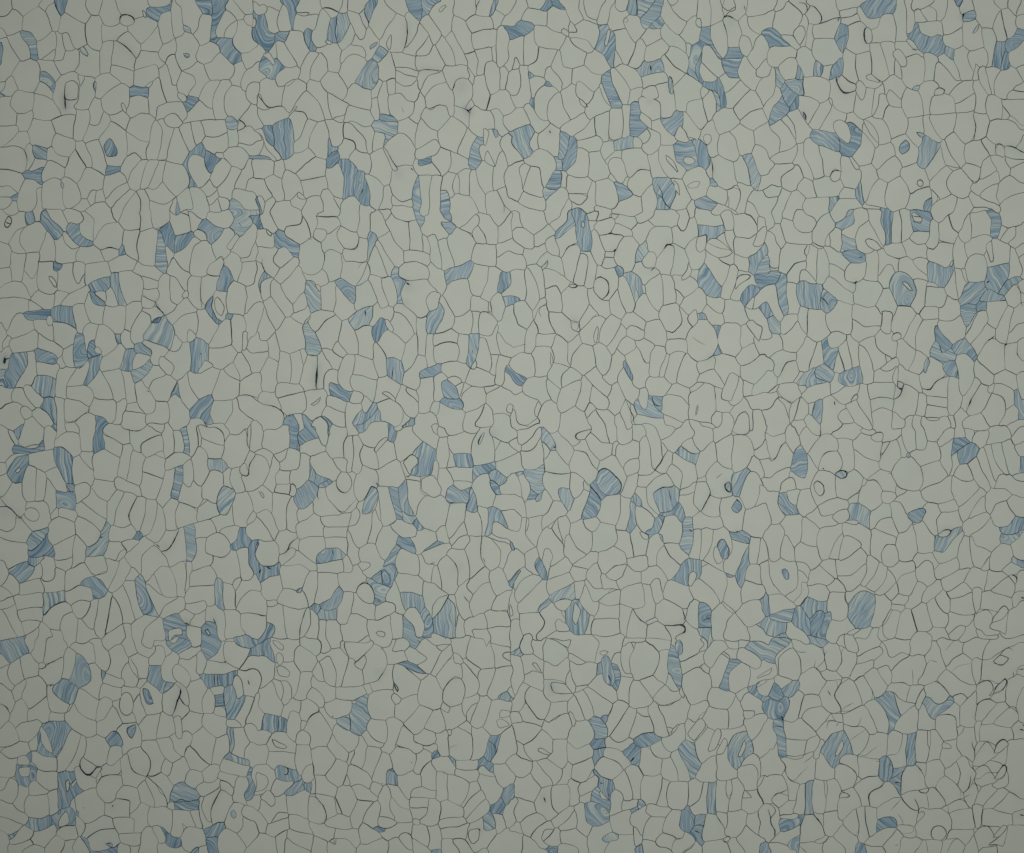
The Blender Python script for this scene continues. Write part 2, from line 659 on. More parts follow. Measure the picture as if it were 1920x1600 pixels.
s 2 138 102 140 112 138 126
116 88 124 78 134 78 129 87 125 94
s 4 134 78 129 85 127 92 121 94
s 3 117 88 120 91
h 4 124 90
122 94 128 90 134 79 138 77 140 98 131 103 126 102
b 2 4 138 77 145 73 145 82 147 90 146 98 142 101 140 96
138 76 148 72 146 73
145 73 159 70 162 79 155 83 146 83
s 2 146 73 158 69 165 67
158 69 169 67 174 58 176 73 166 76 163 79
148 84 155 83 155 95 159 97 158 103 144 109 145 98
155 84 164 80 172 88 171 93 167 97 155 95
s 2 155 95 160 96 168 96 172 93
165 79 172 75 179 76 179 84 173 88
158 104 160 97 171 95 178 94 181 106 180 114 174 119 163 113
b 8 7 180 78 185 76 187 84 186 89 178 93 173 89 178 87
b 9 6 187 86 192 87 192 113 190 113 186 100
178 93 186 89 187 104 190 113 181 115
185 76 192 69 192 86 187 84
181 74 190 62 192 62 192 72
140 104 142 101 144 104 142 120 138 125
143 109 158 104 163 113 161 119 142 120
140 124 144 119 161 119 161 133 155 134 154 129 140 132
140 133 154 129 155 136 146 141 139 136
146 141 155 136 154 147 148 151 139 146
135 140 139 137 147 142 141 149
s 5 139 147 142 149
b 2 5 122 145 133 141 140 150 138 158 142 160 126 160
i 125 152 136 150 138 157 126 160
99 147 112 141 118 143 108 153 107 160 98 160
108 153 120 143 122 148 119 160 107 160
93 148 98 147 98 160 92 160
b 9 4 161 115 163 113 167 118 166 125 168 137 163 137 161 128
167 118 173 117 177 124 176 136 171 138 167 135
174 116 178 112 181 114 180 120 177 123
181 116 192 113 192 124 186 123 176 136 177 124
177 136 187 123 192 125 192 138 183 139
181 142 186 138 192 138 192 154 186 157 181 152
168 138 176 138 180 142 184 156 170 158 169 145
154 135 163 134 169 142 169 160 165 160 162 148 154 146
b 2 6 151 153 155 146 161 147 165 160 150 160
s 4 160 144 162 148
i 153 153 156 152 159 157 157 157
s 2 153 152 156 152 159 157
140 150 149 151 151 160 142 160
b 6 5 177 158 186 157 186 160 176 160
""",
"03": """
b 5 6 1 4 7 1 12 0 21 0 22 9 15 13 8 18 2 12
0 0 10 0 2 4
0 12 3 14 8 18 0 22
0 24 8 18 7 24 11 36 6 37
22 0 28 0 26 7 22 10
28 0 37 0 36 5 32 16 28 17 23 10 27 6
37 0 49 0 49 5 47 12 40 17 33 17 34 10
i 29 17 33 17 35 20 32 22 29 21
s 3 29 22 33 22 36 18 41 17 47 12
15 13 22 10 28 17 28 26 18 29 15 20
8 18 15 13 16 22 18 30 11 33 8 24
29 23 36 19 47 12 46 28 38 34 33 31
49 0 53 0 50 4
48 12 50 4 56 10 56 17 53 29 46 29
50 3 54 0 65 4 71 13 71 18 66 18 62 12
66 3 74 0 80 7 82 16 80 24 71 17 70 10
75 0 90 0 90 4 81 8
b 8 5 57 11 63 14 66 20 66 30 60 35 52 33 55 24 57 18
82 8 91 4 96 13 90 24 90 30 80 25 82 18
91 0 100 0 103 8 97 13 91 4
99 0 107 0 110 6 116 8 112 11 104 9
i 107 0 116 0 114 7 110 5
112 18 121 3 124 13 119 20 112 20
122 0 130 10 124 14 121 4 116 0
b 14 6 124 0 143 0 143 4 134 10 128 6
i 125 0 137 0 132 2
134 10 143 5 150 1 148 8 142 15 136 13
143 0 150 0 148 3 143 4
b 5 6 150 0 165 0 163 9 162 12 155 15 153 8
163 9 166 0 176 0 176 6 168 0 169 15 166 18 155 16
167 3 170 0 175 0 177 5 186 6 187 14 179 22 169 16
b 3 4 175 0 192 0 192 3 183 7 177 5
b 9 6 187 8 192 3 192 12 187 14
180 21 187 14 192 12 192 23 184 25
s 4 168 17 170 16
153 24 155 15 166 18 172 17 179 22 170 26 155 26
147 14 149 9 154 10 155 15 152 25 147 24
136 14 142 15 147 12 146 24 151 28 143 30 135 17
b 12 6 111 20 121 20 122 28 120 31 127 33 122 41 117 35 110 30
98 13 106 10 111 18 110 28 105 29 101 20
s 2 98 14 103 22 106 30
91 24 95 18 102 26 103 31 100 36 94 34
124 13 130 8 134 12 131 20 131 28 127 32 122 28 121 22
i 130 22 133 17 143 30 140 37 131 29
b 13 6 120 33 127 32 129 34 122 41
107 34 110 31 121 41 122 54 110 56 106 48
j 11 7 106 36 111 37 114 44 115 49 110 49
s 2 112 45 113 43
104 30 110 29 106 34 102 36
67 18 72 18 76 24 77 32 74 45 60 36 66 30
b 9 6 76 23 80 26 77 31
80 25 90 29 92 32 90 36 77 32
77 33 90 36 91 42 87 46 79 43 75 44
b 12 6 40 37 45 30 52 31 57 35 55 46 52 47
s 3 37 35 40 33
35 36 39 33 39 38 52 48 50 54 38 54 36 42
20 29 28 28 36 36 35 42 22 52 16 43
11 36 18 30 22 32 19 38 15 44 10 46
0 35 6 37 10 46 7 55 0 49
0 50 5 50 7 56 6 60 0 61
s 3 0 50 4 50 7 54
7 60 12 46 18 44 21 56 21 61 13 66
s 3 21 52 27 46 35 42
21 53 35 42 38 54 36 60 28 60 21 62
37 57 39 54 49 56 47 60 38 60
57 46 61 36 74 46 72 60 58 52
50 55 56 48 72 62 72 71 69 72 48 58
51 56 54 48 50 53
75 48 78 41 84 45 83 53 79 60 73 61
85 46 90 44 92 36 103 36 102 42 98 52 102 62 92 63
i 95 48 9 5 90
101 44 104 42 109 50 109 58 104 64 99 54
85 50 92 63 87 68 80 72 73 71 73 62 80 60
122 41 133 34 138 38 133 42 131 52 129 57 122 52
s 5 134 38 134 43 131 52
s 4 130 57 133 45 136 43 140 49
h 6 135 41
134 44 140 50 142 54 136 60 130 57
133 33 140 38 142 49 137 46 136 40
139 38 144 32 152 29 156 37 152 44 152 56 144 53
s 3 136 60 143 53
152 54 152 43 156 36 161 44 160 56
b 9 6 150 26 178 23 174 34 166 34 155 36 152 32
s 3 160 26 161 34
s 3 163 26 164 34
158 35 167 34 166 41 161 41
b 0 7 161 42 167 41 168 50 161 50
b 10 5 168 42 172 33 176 36 178 44 184 42 180 50 175 60 170 58
175 34 176 27 182 30 184 40 178 46
178 24 184 25 192 24 192 45 184 42 182 30
s 3 186 30 187 34
185 43 192 45 189 50 182 66 176 60 181 50
190 48 192 47 192 62 184 62
161 51 168 49 170 57 161 56
h 3 166 51
s 2 161 51 167 50 170 57
6 90 0 84 0 82 9 80 18 76 22 78 23 84 16 86
s 2 0 83 6 82 14 77
0 62 8 62 14 76 0 82
13 67 21 62 29 60 29 69 20 77 15 75
b 11 6 33 66 40 61 47 62 51 70 47 82 40 88 38 76
b 10 6 28 70 31 68 36 82 42 88 34 88 29 84
31 67 36 66 41 80 42 86 36 84 29 76
s 3 46 82 47 81
21 78 28 70 28 80 24 84
24 84 30 87 40 88 44 91 44 97 31 97 25 92
b 10 6 22 83 24 86 23 91 21 88
44 90 51 70 60 74 55 88 48 98 44 98
60 74 65 78 63 86 60 92 54 100 49 98 56 87
s 2 60 75 55 89 49 98
64 85 65 77 72 71 82 78 81 88 76 94 71 95 63 89
83 82 86 79 92 82 91 88 82 95 80 88
b 13 6 81 75 83 67 88 69 92 78 91 80 82 79
s 2 83 67 90 74 92 79
87 68 92 63 102 62 106 76 105 81 98 82 92 86 92 78
j 13 6 95 66 102 63 102 68 98 75 95 70
s 2 96 64 94 69 98 75
104 63 110 57 121 56 119 64 117 73 107 76
121 55 129 57 130 70 117 74
i 130 58 136 57 137 70 136 75 132 73
137 60 143 54 152 55 152 65 144 71 137 68
153 56 161 55 169 60 170 70 163 74 156 68 152 65
169 62 172 60 177 60 182 65 174 66 170 64
b 9 5 170 66 174 66 176 80 173 86 171 76
175 66 182 67 189 76 184 82 183 90 173 86 176 78
184 67 192 62 192 74 189 74
183 90 184 82 192 75 192 96 187 95
143 80 145 70 152 65 162 74 159 93 156 93 148 82
s 2 139 81 144 79 150 85 156 92
162 75 165 71 171 71 172 85 168 87 165 94 158 93
b 10 4 168 87 171 83 176 87 186 92 186 97 168 90
128 72 131 71 133 74 137 75 139 68 144 71 141 80 137 87 130 83
118 74 128 74 130 84 136 88 126 92 120 82
107 77 117 76 119 84 124 90 120 100 112 102 113 90 105 82
105 90 11 8 60
s 3 97 86 98 94 103 100 109 102
s 3 109 101 112 97 113 92
h 5 108 99
89 90 97 86 99 98 104 101 108 104 102 112 92 108 90 98
78 94 82 95 90 88 88 94 91 102 76 102 74 98
73 100 78 95 76 100 72 108
s 4 60 91 62 98 66 102 70 98 72 95 77 96
61 90 63 88 72 95 70 100 66 102 62 98
68 103 72 96 78 96 72 104
50 98 58 95 64 102 72 104 72 110 62 112 56 98
72 110 77 103 91 102 92 108 85 120 80 122 75 116
s 3 73 106 77 103 90 101 91 98
92 110 103 111 105 120 104 126 98 131 97 121 90 120 88 118
103 110 109 106 110 112 117 125 105 121
109 107 111 104 121 116 125 125 117 126
112 102 120 99 127 105 130 112 126 122 121 114 112 104
120 100 124 89 129 94 126 102
s 2 110 104 120 116 125 125
127 96 138 88 142 96 139 106 131 108 126 104
139 87 140 80 144 80 158 93 150 100 142 96
s 2 138 87 142 80
139 107 142 97 152 100 153 107 147 111
151 100 157 94 164 94 165 98 162 105 154 107
165 94 168 88 187 97 186 103 166 98
165 99 179 102 178 113 170 106 164 104
147 108 165 104 164 112 152 118 148 112
152 118 165 110 164 116 156 140 152 124
s 4 166 112 161 120 158 128
s 2 155 118 160 112 166 108
160 123 166 113 174 118 175 122 168 137 160 138 158 130
165 106 172 107 177 114 174 118 166 111
b 12 6 187 98 192 98 192 110 190 119 185 119 183 116
178 103 186 103 187 108 183 116 184 120 186 124 175 122 174 118
b 2 6 131 111 137 107 148 113 150 118 143 121 128 122
b 2 7 131 121 138 119 150 121 149 128 131 127
s 3 129 121 135 118 146 120
150 118 155 117 152 124 158 139 153 142 150 132
128 122 131 121 131 127 126 126
j 5 2 173 129 176 127 178 131 176 135 173 132
176 122 184 124 181 130 183 140 178 146 168 138 173 130
184 122 187 118 192 117 192 125 186 124
182 124 192 126 192 137 186 134 181 130
182 133 192 138 192 146 184 156 178 146
112 126 122 125 129 129 127 138 127 148 121 140 117 138 111 137
128 130 132 127 142 128 147 140 140 140 137 136 136 147 128 147
s 2 137 147 136 136 142 142 138 146
143 128 150 128 153 140 148 142
b 12 7 120 140 124 142 130 149 136 150 135 153 126 153 124 148
117 138 121 141 125 149 120 152 116 146
106 122 113 126 111 138 106 144 101 145 102 134 97 132
110 140 114 146 118 152 116 160 107 160 106 146
136 148 141 140 152 142 155 155 148 156 138 154
117 154 125 152 136 154 138 160 116 160
b 11 6 153 142 160 141 163 138 168 137 168 143 162 148 155 148
b 9 7 155 149 163 147 164 160 157 160 156 155
164 148 169 142 178 146 184 156 180 160 164 160
183 156 192 147 192 160 183 160
b 13 7 145 160 146 155 149 155 148 160
149 155 156 155 157 160 149 160
56 118 71 111 78 122 77 131 65 138 57 130
78 123 85 122 90 120 97 122 97 132 92 135 78 131
s 4 84 125 85 124
s 3 89 118 90 122 97 122
64 138 76 132 84 135 86 142 74 143 65 149 61 147
84 135 101 134 100 145 90 145 88 142
65 148 74 143 86 142 89 150 86 155 78 154 70 154
s 3 65 148 70 143 80 141 88 142
90 146 106 145 106 155 94 155
b 3 6 60 148 66 150 70 155 80 156 89 153 84 160 68 160
s 4 77 153 84 152 82 155
j 3 4 77 152 85 152 82 155
95 156 106 156 105 159 98 159
89 154 95 156 98 160 86 160
59 148 68 160 54 160 57 150
j 8 7 56 128 59 128 59 134 57 132
56 118 57 132 64 139 60 148 57 140 55 128 50 120
b 8 6 44 102 50 98 56 98 63 113 55 118 52 124 44 127 45 114
i 49 106 52 104 52 112 50 115
i 53 108 57 104 58 106 54 112
s 2 50 106 54 110 57 104
b 12 6 37 133 48 126 54 127 56 140 45 141 41 139
i 43 137 46 132 50 128 52 138 44 141
28 98 40 98 44 103 44 111 35 112 28 105
b 6 6 12 94 25 92 28 97 26 105 20 110 12 103
13 90 16 87 22 90 23 96 14 95
i 13 96 23 95 22 103 15 103
0 85 8 92 13 89 10 100 5 103 0 98
0 98 6 103 0 108
6 112 7 104 11 104 14 116 12 121 4 118 0 115
s 2 8 103 12 108 14 114
21 111 25 105 35 112 35 115 22 116
14 110 22 111 20 120 18 128 10 120
20 118 27 115 35 116 36 130 30 134 22 132 18 124
36 116 42 113 45 120 44 128 38 133
0 121 6 122 20 134 17 139 0 131
0 132 17 139 10 145 0 142
b 9 5 19 140 22 134 33 134 37 132 41 138 28 144
18 140 25 144 18 151 10 154 8 150
b 5 3 6 147 13 143 9 150
25 144 40 137 42 145 32 154 24 152
42 145 47 140 57 140 58 150 48 151
s 3 43 145 48 140 57 140
33 154 42 147 49 151 45 160 34 160
49 151 57 150 54 160 46 160
0 143 5 148 6 158 0 160
6 155 10 155 24 151 22 156 14 158 12 160 6 160
22 154 32 155 34 160 22 160
""",
"10": """
0 0 20 0 21 3 18 8 8 4 0 3
0 3 8 4 7 9 2 7 0 6
b 9 7 0 7 6 9 8 14 10 23 15 29 11 35 9 39 4 35 0 31 0 22 4 22 3 13 0 13
0 13 3 14 3 21 0 22
9 4 18 9 18 22 16 24 10 22 7 11
21 3 25 9 26 22 18 23 18 9
b 9 8 21 0 29 0 30 12 27 22 25 16 25 6
30 0 47 0 48 6 46 11 34 10 30 7
i 30 10 38 8 41 9 36 12
30 11 46 11 44 22 38 21 35 24 28 22
48 0 61 0 62 6 59 9 52 7 48 5
62 0 67 0 69 6 62 9
68 0 84 0 82 4 77 10 70 7
49 8 55 13 53 26 51 33 45 35 43 27 46 18
50 7 61 9 59 13 56 14
b 8 6 56 14 60 13 60 20 60 31 53 29 53 24
b 7 4 61 10 67 10 70 15 70 20 66 28 62 32 60 26
71 17 74 24 72 31 64 38 61 33 66 29
70 7 77 10 82 20 81 28 78 30 73 22 70 13
78 9 81 5 84 17 83 21
b 8 7 82 4 86 2 89 2 87 9 85 16 82 10
s 3 81 5 83 13 85 19
86 0 97 0 106 11 99 18 93 30 85 19 87 11 90 5
j 15 1 88 20 90 16 94 16
97 0 112 0 115 8 110 13 105 9
85 20 92 30 90 38 83 46 82 41 79 36 72 34 74 26 78 31 82 25
j 14 4 85 38 86 34 92 31 91 34
106 11 112 14 112 30 110 38 100 38 97 34 93 32 97 22
i 97 33 102 25 102 28 100 39
s 4 111 18 112 28 111 36
113 10 115 9 122 16 121 23 112 37 112 25
122 17 130 26 120 38 119 42 110 40
130 27 132 33 128 40 120 41 120 38
123 16 129 11 139 25 137 32 133 33 130 25
b 0 7 113 0 124 0 125 8 123 15 120 14 115 8
b 5 6 125 0 136 0 133 6 129 11 124 13
130 11 137 4 143 2 148 11 147 22 141 29 138 22
i 137 9 143 3 144 6 140 10
148 11 157 0 168 0 168 6 158 15
s 3 168 0 167 8
168 0 177 0 176 12 166 11
b 9 6 177 0 180 0 179 7 178 11 175 12
176 13 180 7 187 12 184 17 180 21 177 19
181 0 192 0 192 8 187 11 180 7
158 16 166 12 176 13 178 21 162 25
148 12 157 16 161 25 163 38 156 41 147 22
184 18 188 12 192 10 192 22
b 3 7 186 21 192 20 192 29 188 25
162 26 180 22 180 35 163 37
182 20 187 23 189 35 186 48 181 50 181 35
189 32 192 30 192 54 188 55 186 48
164 38 176 35 178 46 172 47 169 56 165 56 168 46
178 36 180 35 180 47 177 45
141 29 147 23 156 41 159 48 150 49
140 26 141 29 149 49 143 50 135 34
j 9 4 134 33 136 34 135 37
121 42 130 40 134 35 141 49 139 52 137 52 126 51 122 53
102 39 119 42 121 54 109 53 104 50
104 51 122 54 122 58 112 56
105 53 112 57 121 58 116 64 110 65 106 60
91 49 95 43 100 40 104 50 103 58 96 61 90 55
b 5 5 89 41 93 36 98 40 93 46 88 45
64 49 68 43 76 42 83 47 74 61 68 65 62 56
64 38 71 34 79 36 82 42 79 43 72 41 64 48
45 38 61 33 64 38 63 54 55 54 54 44 49 38
22 33 25 24 35 25 40 36 40 39 32 51 31 47
b 9 7 36 26 39 21 41 24 44 37 40 38 37 32
i 51 29 57 31 56 34 52 33
b 3 6 15 28 18 24 25 24 21 32 17 30 14 31
15 32 19 31 31 48 30 50 22 50 16 40
9 39 15 32 16 42 10 40
0 36 7 38 5 42 5 45 0 47
b 14 5 5 45 7 42 14 50 16 45 22 51 16 55 13 59 9 57
i 5 41 10 39 15 48 15 50
0 48 4 46 8 57 4 56 0 58
22 51 31 50 32 55 30 59 22 61 16 66 14 60
i 20 64 29 59 30 60 24 65
s 3 14 60 15 66 17 68
40 39 47 42 40 59 38 63 32 58
48 40 54 45 53 53 47 62 41 59
b 12 6 84 47 88 45 91 49 90 56 91 61 88 67 83 64 74 62 80 54
53 54 62 56 67 64 65 75 59 72 48 61
i 68 64 73 62 73 64 69 65
73 64 77 62 82 66 86 67 86 83 70 78 65 75
87 68 92 60 95 61 91 72 87 74
96 61 98 61 100 75 101 88 93 86 91 75
98 60 103 58 104 71 100 71
104 62 116 65 122 60 122 68 119 77 113 77 108 70 104 70
99 72 108 70 114 77 119 77 118 86 114 88 105 91 100 83
j 6 2 109 80 111 84 110 85
s 2 109 80 111 85
122 55 127 50 137 53 137 55 128 57 124 67 122 67
s 4 122 52 127 50 137 53 138 55
124 68 130 57 138 55 142 62 131 68 126 73
127 73 136 65 143 63 148 72 148 85 145 87 144 78 138 75 132 82 128 80
124 87 127 82 132 82 136 77 144 78 145 90 137 98 130 96
s 3 128 82 132 80 136 76 142 77
122 69 126 73 126 80 124 86 121 93 114 88 118 82
140 50 158 50 160 57 151 59 149 65 146 67
148 61 154 59 162 64 161 74 156 82 150 80 149 70
s 3 148 60 149 64 147 67
h 7 154 65
159 50 164 58 164 62 162 64 161 56
163 58 172 57 176 71 172 84 163 76 162 66
172 47 178 46 182 56 183 67 176 71 173 58
156 41 164 39 168 45 165 58 159 48
183 54 186 52 188 54 186 67 183 67 182 60
189 58 192 57 192 70 188 65
176 72 183 69 192 72 192 80 187 86 181 81 173 84
s 6 158 82 160 85
s 4 159 84 162 81
149 88 149 80 154 82 160 84 160 95
161 75 163 78 159 83 157 81
161 86 164 80 177 85 179 95 170 96 168 103 160 95
176 83 182 81 187 88 188 98 184 103 180 96
187 88 192 84 192 97 189 98
i 170 95 175 99 173 108 171 111
169 98 167 103 171 111 176 105 175 98 178 97 184 104 183 114 180 126 170 120 166 112
j 9 5 177 96 181 97 182 102 180 105
b 1 5 166 103 170 106 169 120 165 127 158 124 161 119
151 113 159 96 166 103 160 119
145 89 150 89 158 96 152 114 147 113 139 110 137 98
j 1 3 137 98 144 95 143 97 138 98
122 93 125 89 136 98 138 108 135 103 120 112
106 91 114 88 122 94 119 111 110 101 106 98
119 115 135 104 138 109 132 116 121 119
120 119 122 126 131 118 132 122 139 132 122 131 118 126
j 1 8 121 121 131 117 132 123 122 126
132 119 140 110 146 114 144 129 140 132 132 122
b 1 4 88 91 106 91 105 99 96 110 97 103 89 98
b 1 7 93 85 103 87 106 92 94 91
89 99 98 97 100 101 95 110 88 115
97 107 108 100 118 110 118 124 107 125 97 110
i 95 110 99 114 106 127 105 129 101 126 96 116
s 3 99 114 103 120 106 128
86 83 90 91 93 85 91 73 87 75
68 79 85 83 88 90 82 95 74 90 67 91
54 71 59 74 70 77 67 86 57 88 55 80
s 3 54 70 58 73 64 76 69 76
40 60 48 62 54 73 56 88 51 89 47 78 38 68
58 88 67 86 63 92
21 66 29 60 38 63 37 68 30 76 23 83 19 79
7 58 13 59 16 66 22 66 19 80 9 81 3 71 5 62
0 71 3 70 5 77 11 81 6 82
s 3 1 70 4 77 12 81
3 82 20 80 23 88 12 94 6 94
0 82 4 86 6 94 0 98
30 77 36 68 45 75 51 89 46 91 39 89 37 83 29 83
i 25 86 31 78 30 82 24 88
26 88 30 83 37 84 38 89 33 104 28 106 27 95
b 9 6 12 94 26 89 28 104 28 116 21 120 14 112
b 8 8 6 95 12 94 14 103 13 110 8 104
0 99 5 98 10 108 20 120 16 122 3 106
28 107 34 103 39 90 46 92 41 100 39 111 29 115
45 93 51 91 55 100 53 120 45 117 40 111 41 101
52 90 60 91 65 93 65 108 58 111 55 104
j 0 1 60 95 63 97 61 99 58 97
66 94 72 93 83 102 84 114 75 112 74 107 66 103
69 90 75 90 90 99 87 116 83 113 83 103 72 93
b 9 5 54 103 56 104 56 111 61 111 58 114 53 119
b 13 8 53 119 57 113 61 116 62 121 57 126 52 125
62 110 66 104 74 106 75 112 69 120 64 120
75 112 84 116 87 123 85 131 76 125 69 119
86 116 94 112 98 121 102 128 100 137 95 139 85 131
b 10 6 62 121 69 119 74 128 75 131 73 139 73 147 65 149 65 135
b 10 7 75 130 81 130 85 145 84 153 78 151 73 144 73 137
s 5 79 145 80 142
s 3 78 138 78 136
81 132 86 132 95 139 95 150 92 157 87 155 86 145
101 138 102 128 107 126 118 125 121 132 120 140 117 149 110 150 103 145
j 3 4 98 136 100 136 101 141 99 139
s 3 116 126 118 128
h 5 107 130
96 139 100 139 102 150 101 158 92 157 95 150
21 121 29 115 40 111 44 118 30 130 22 126
30 130 44 118 53 120 52 132 34 135
34 136 52 132 54 142 49 142 48 147 39 149 36 145
52 126 57 127 62 122 65 136 65 148 60 148 55 142
s 3 34 135 45 133 52 131
19 134 24 127 31 133 36 146 30 143 31 149 22 150 23 144
14 122 20 119 21 126 19 134 13 130
0 119 12 121 14 123 13 130 5 134 0 132
b 1 8 0 114 6 116 12 120 0 118
0 100 3 105 2 113 0 114
2 107 20 121 14 121 3 114
12 131 19 134 23 148 16 151 8 140 5 134
0 134 6 134 13 146 7 152 3 146 0 147
2 146 6 148 7 153 4 158 2 155
8 152 14 148 15 160 4 160
b 9 5 0 148 2 150 2 160 0 160
15 152 26 150 28 155 38 160 14 160
26 150 32 144 38 151 38 160 28 155
i 30 143 35 146 38 150 32 149
39 149 48 148 49 160 38 160
49 142 53 141 58 147 62 155 62 160 49 160
i 57 147 66 150 62 155
62 156 72 147 78 152 77 160 62 160
78 153 86 156 89 160 77 160
101 160 103 155 110 152 116 156 118 160
102 147 110 151 117 149 118 155 110 152 103 155
b 1 4 119 140 122 132 123 145 124 160 118 160 118 148
122 132 131 132 130 145 131 160 124 160 123 145
132 133 140 133 138 148 138 160 131 160 130 144
b 17 5 138 143 144 142 145 152 145 160 138 160
139 140 141 132 144 129 150 130 148 140 147 152 144 142 138 143
146 114 158 120 160 126 156 127 150 130 144 129
152 130 158 126 161 133 160 147 153 145 152 135
148 135 151 131 153 138 152 145 148 143
145 150 152 146 162 148 165 155 163 160 145 160
161 132 165 128 168 138 172 145 172 160 165 154 160 148
165 127 171 121 178 127 179 137 178 142 172 146 167 139
179 126 183 113 189 127 187 140 179 142
184 106 192 104 192 126 188 126
188 127 192 127 192 147 187 141
181 143 187 141 192 148 192 160 186 158
s 3 181 142 184 150 186 160
173 146 181 143 186 156 185 160 172 160
i 180 126 171 121 173 112
""",
"11": """
b 9 6 0 0 2 4 5 11 2 13 0 10
1 0 14 0 17 12 13 14 5 11
15 0 36 0 37 2 33 9 22 10 21 13 17 11
22 14 23 10 33 9 37 3 40 10 41 17 38 20 33 23 23 17
37 0 47 0 44 16 42 18 40 6
47 0 58 0 56 3 46 3
45 11 46 3 57 2 62 6 61 12 55 16 53 14
44 12 53 14 49 21 46 20 43 18
62 0 77 0 75 14 67 10
49 22 55 16 62 10 63 18 66 26 64 30 56 27 50 28
63 14 67 10 75 15 77 20 74 26 66 26
s 3 66 26 72 27 77 22
77 0 85 0 85 14 83 19 77 17
84 0 92 0 96 6 100 13 91 18 86 13
b 11 5 85 14 90 17 88 24 84 36 83 32 84 22
65 27 74 27 77 19 84 20 83 34 79 39 66 38
s 2 66 38 75 38 80 38 83 35
64 30 66 38 75 38 83 37 76 52 74 55 67 49 63 48
54 28 56 26 63 30 65 38 63 48 55 51 53 42
s 2 76 42 81 37
77 51 83 38 86 45 79 54 76 54
85 37 89 24 99 48 94 49 86 46
89 23 92 21 104 41 101 47 99 46
92 19 100 13 110 26 111 37 106 41
92 0 99 0 99 4 97 6
97 6 100 3 113 7 115 18 115 27 111 28 102 14
s 2 109 4 114 5 117 4
99 0 118 0 119 4 109 4
114 6 119 5 124 18 125 29 115 27
125 17 128 17 130 31 125 29
b 10 7 118 0 125 0 126 5 123 10 119 5
126 0 139 0 146 5 138 5 140 9 144 17 141 19 136 20 134 16 128 18 124 11
b 1 7 139 0 146 0 147 4 142 2
b 3 5 138 6 146 6 150 9 147 17 144 15
s 2 138 6 144 16
146 0 164 0 152 11 149 7
152 11 163 1 168 0 167 8 162 13
164 0 168 0 174 0 181 10 181 23 172 22 167 8
175 0 186 0 188 3 182 10
182 10 191 3 192 8 190 20 181 22
i 162 12 166 9 172 17 173 23 165 22 162 16
s 2 166 8 172 16 174 23
143 20 150 11 157 13 164 23 161 34 149 39 145 30
i 152 35 156 29 156 32
s 2 157 14 160 18 163 22
165 23 180 23 180 40 170 38 162 36
180 24 192 20 192 29 181 33
181 34 192 29 192 44 180 40
128 18 134 16 140 38 138 42 131 36 130 25
136 21 142 19 149 38 140 42 138 30
111 28 125 29 130 32 130 39 111 37
110 38 128 40 129 48 118 50 106 47
129 39 131 37 139 43 143 54 139 60 130 50
b 12 5 141 47 150 41 162 36 163 40 160 48 153 49 142 54
141 60 146 51 154 49 160 51 162 62 159 73 150 77 147 71
163 39 174 40 176 50 170 62 160 60 160 49
175 40 183 41 181 58 176 63 174 66 169 63 176 52
b 9 7 183 44 188 43 187 52 184 60 181 58
188 43 192 42 192 62 185 62 187 54
b 9 6 185 63 192 62 192 70 185 72
177 63 184 60 185 72 184 80 181 80 177 72
160 62 174 66 177 75 172 73 168 74 162 73
s 3 175 66 177 74
s 3 168 73 175 74
i 174 66 176 68 177 75 174 73
150 78 159 73 162 75 161 91 152 90 147 86
168 75 172 74 181 81 177 92 168 91
162 74 168 73 167 90 161 91
b 14 5 107 40 106 48 112 53 111 60 110 68 106 67 104 56 102 48 103 42
112 54 117 50 126 49 133 56 135 60 129 64 129 74 123 78 111 70 110 60
s 5 113 52 115 54
s 3 106 47 112 49 115 48
h 5 114 56
h 5 112 68
i 129 66 133 59 139 60 136 70 130 74
b 12 5 130 76 136 69 140 73 134 90 129 90 128 84
140 74 141 62 149 77 146 86 133 90
106 68 110 68 120 78 121 90 118 90 103 73
103 75 106 74 119 90 112 98 104 90
94 48 101 48 106 66 101 71 97 58
86 46 94 48 99 62 100 68 93 71 91 62 86 52
75 56 86 51 91 66 85 70 75 74
b 5 5 60 51 63 48 67 50 75 56 74 67 72 68
59 54 72 68 75 74 64 81 58 73
50 54 59 52 58 74 49 72 48 60
b 5 4 37 51 43 50 47 60 49 70 48 73 41 75 38 66
i 43 53 48 54 47 60
31 42 40 46 53 45 54 52 49 54 43 53 40 50 36 48
33 24 38 20 43 18 48 22 50 34 44 44 36 45 32 36
s 2 39 19 42 20
s 2 48 26 50 32 48 39
b 3 6 15 16 18 12 22 17 33 24 31 33 28 33 22 24 15 25
5 12 9 12 14 19 14 27 4 25 0 20 0 14
i 7 11 13 16 13 18 9 16
0 22 7 32 0 34
5 26 16 25 11 34 17 40 14 48 8 46 5 34
12 36 22 24 28 33 20 40 15 40
21 40 29 33 32 36 18 52 14 49
s 3 5 34 6 44 11 47
b 9 6 3 46 6 45 12 48 4 50 3 60 5 66 2 60
4 50 12 48 12 60 5 66 3 58
19 55 32 40 37 48 35 58 28 69 21 62
i 30 63 35 57 34 60
0 44 5 38 5 45 2 52 4 66 0 69
13 50 18 54 22 62 28 69 28 73 22 77 11 62
12 63 21 76 20 80 15 88 6 69
0 70 6 70 0 80
7 70 13 84 14 88 8 95 0 95 0 82
28 69 36 60 38 68 40 75 30 75
28 76 40 68 40 76 36 83 32 82 28 79
i 36 82 41 76 40 80 36 84
20 80 28 79 35 84 37 101 25 105 18 103 15 90
b 0 4 35 85 40 84 48 104 44 107 38 105 37 95
41 76 49 73 58 74 60 77 52 80 45 88 41 84
45 90 53 80 60 76 64 81 62 93 57 103 52 101 47 96
s 2 46 86 53 80 60 77
65 81 68 80 75 99 75 105 68 105 62 96
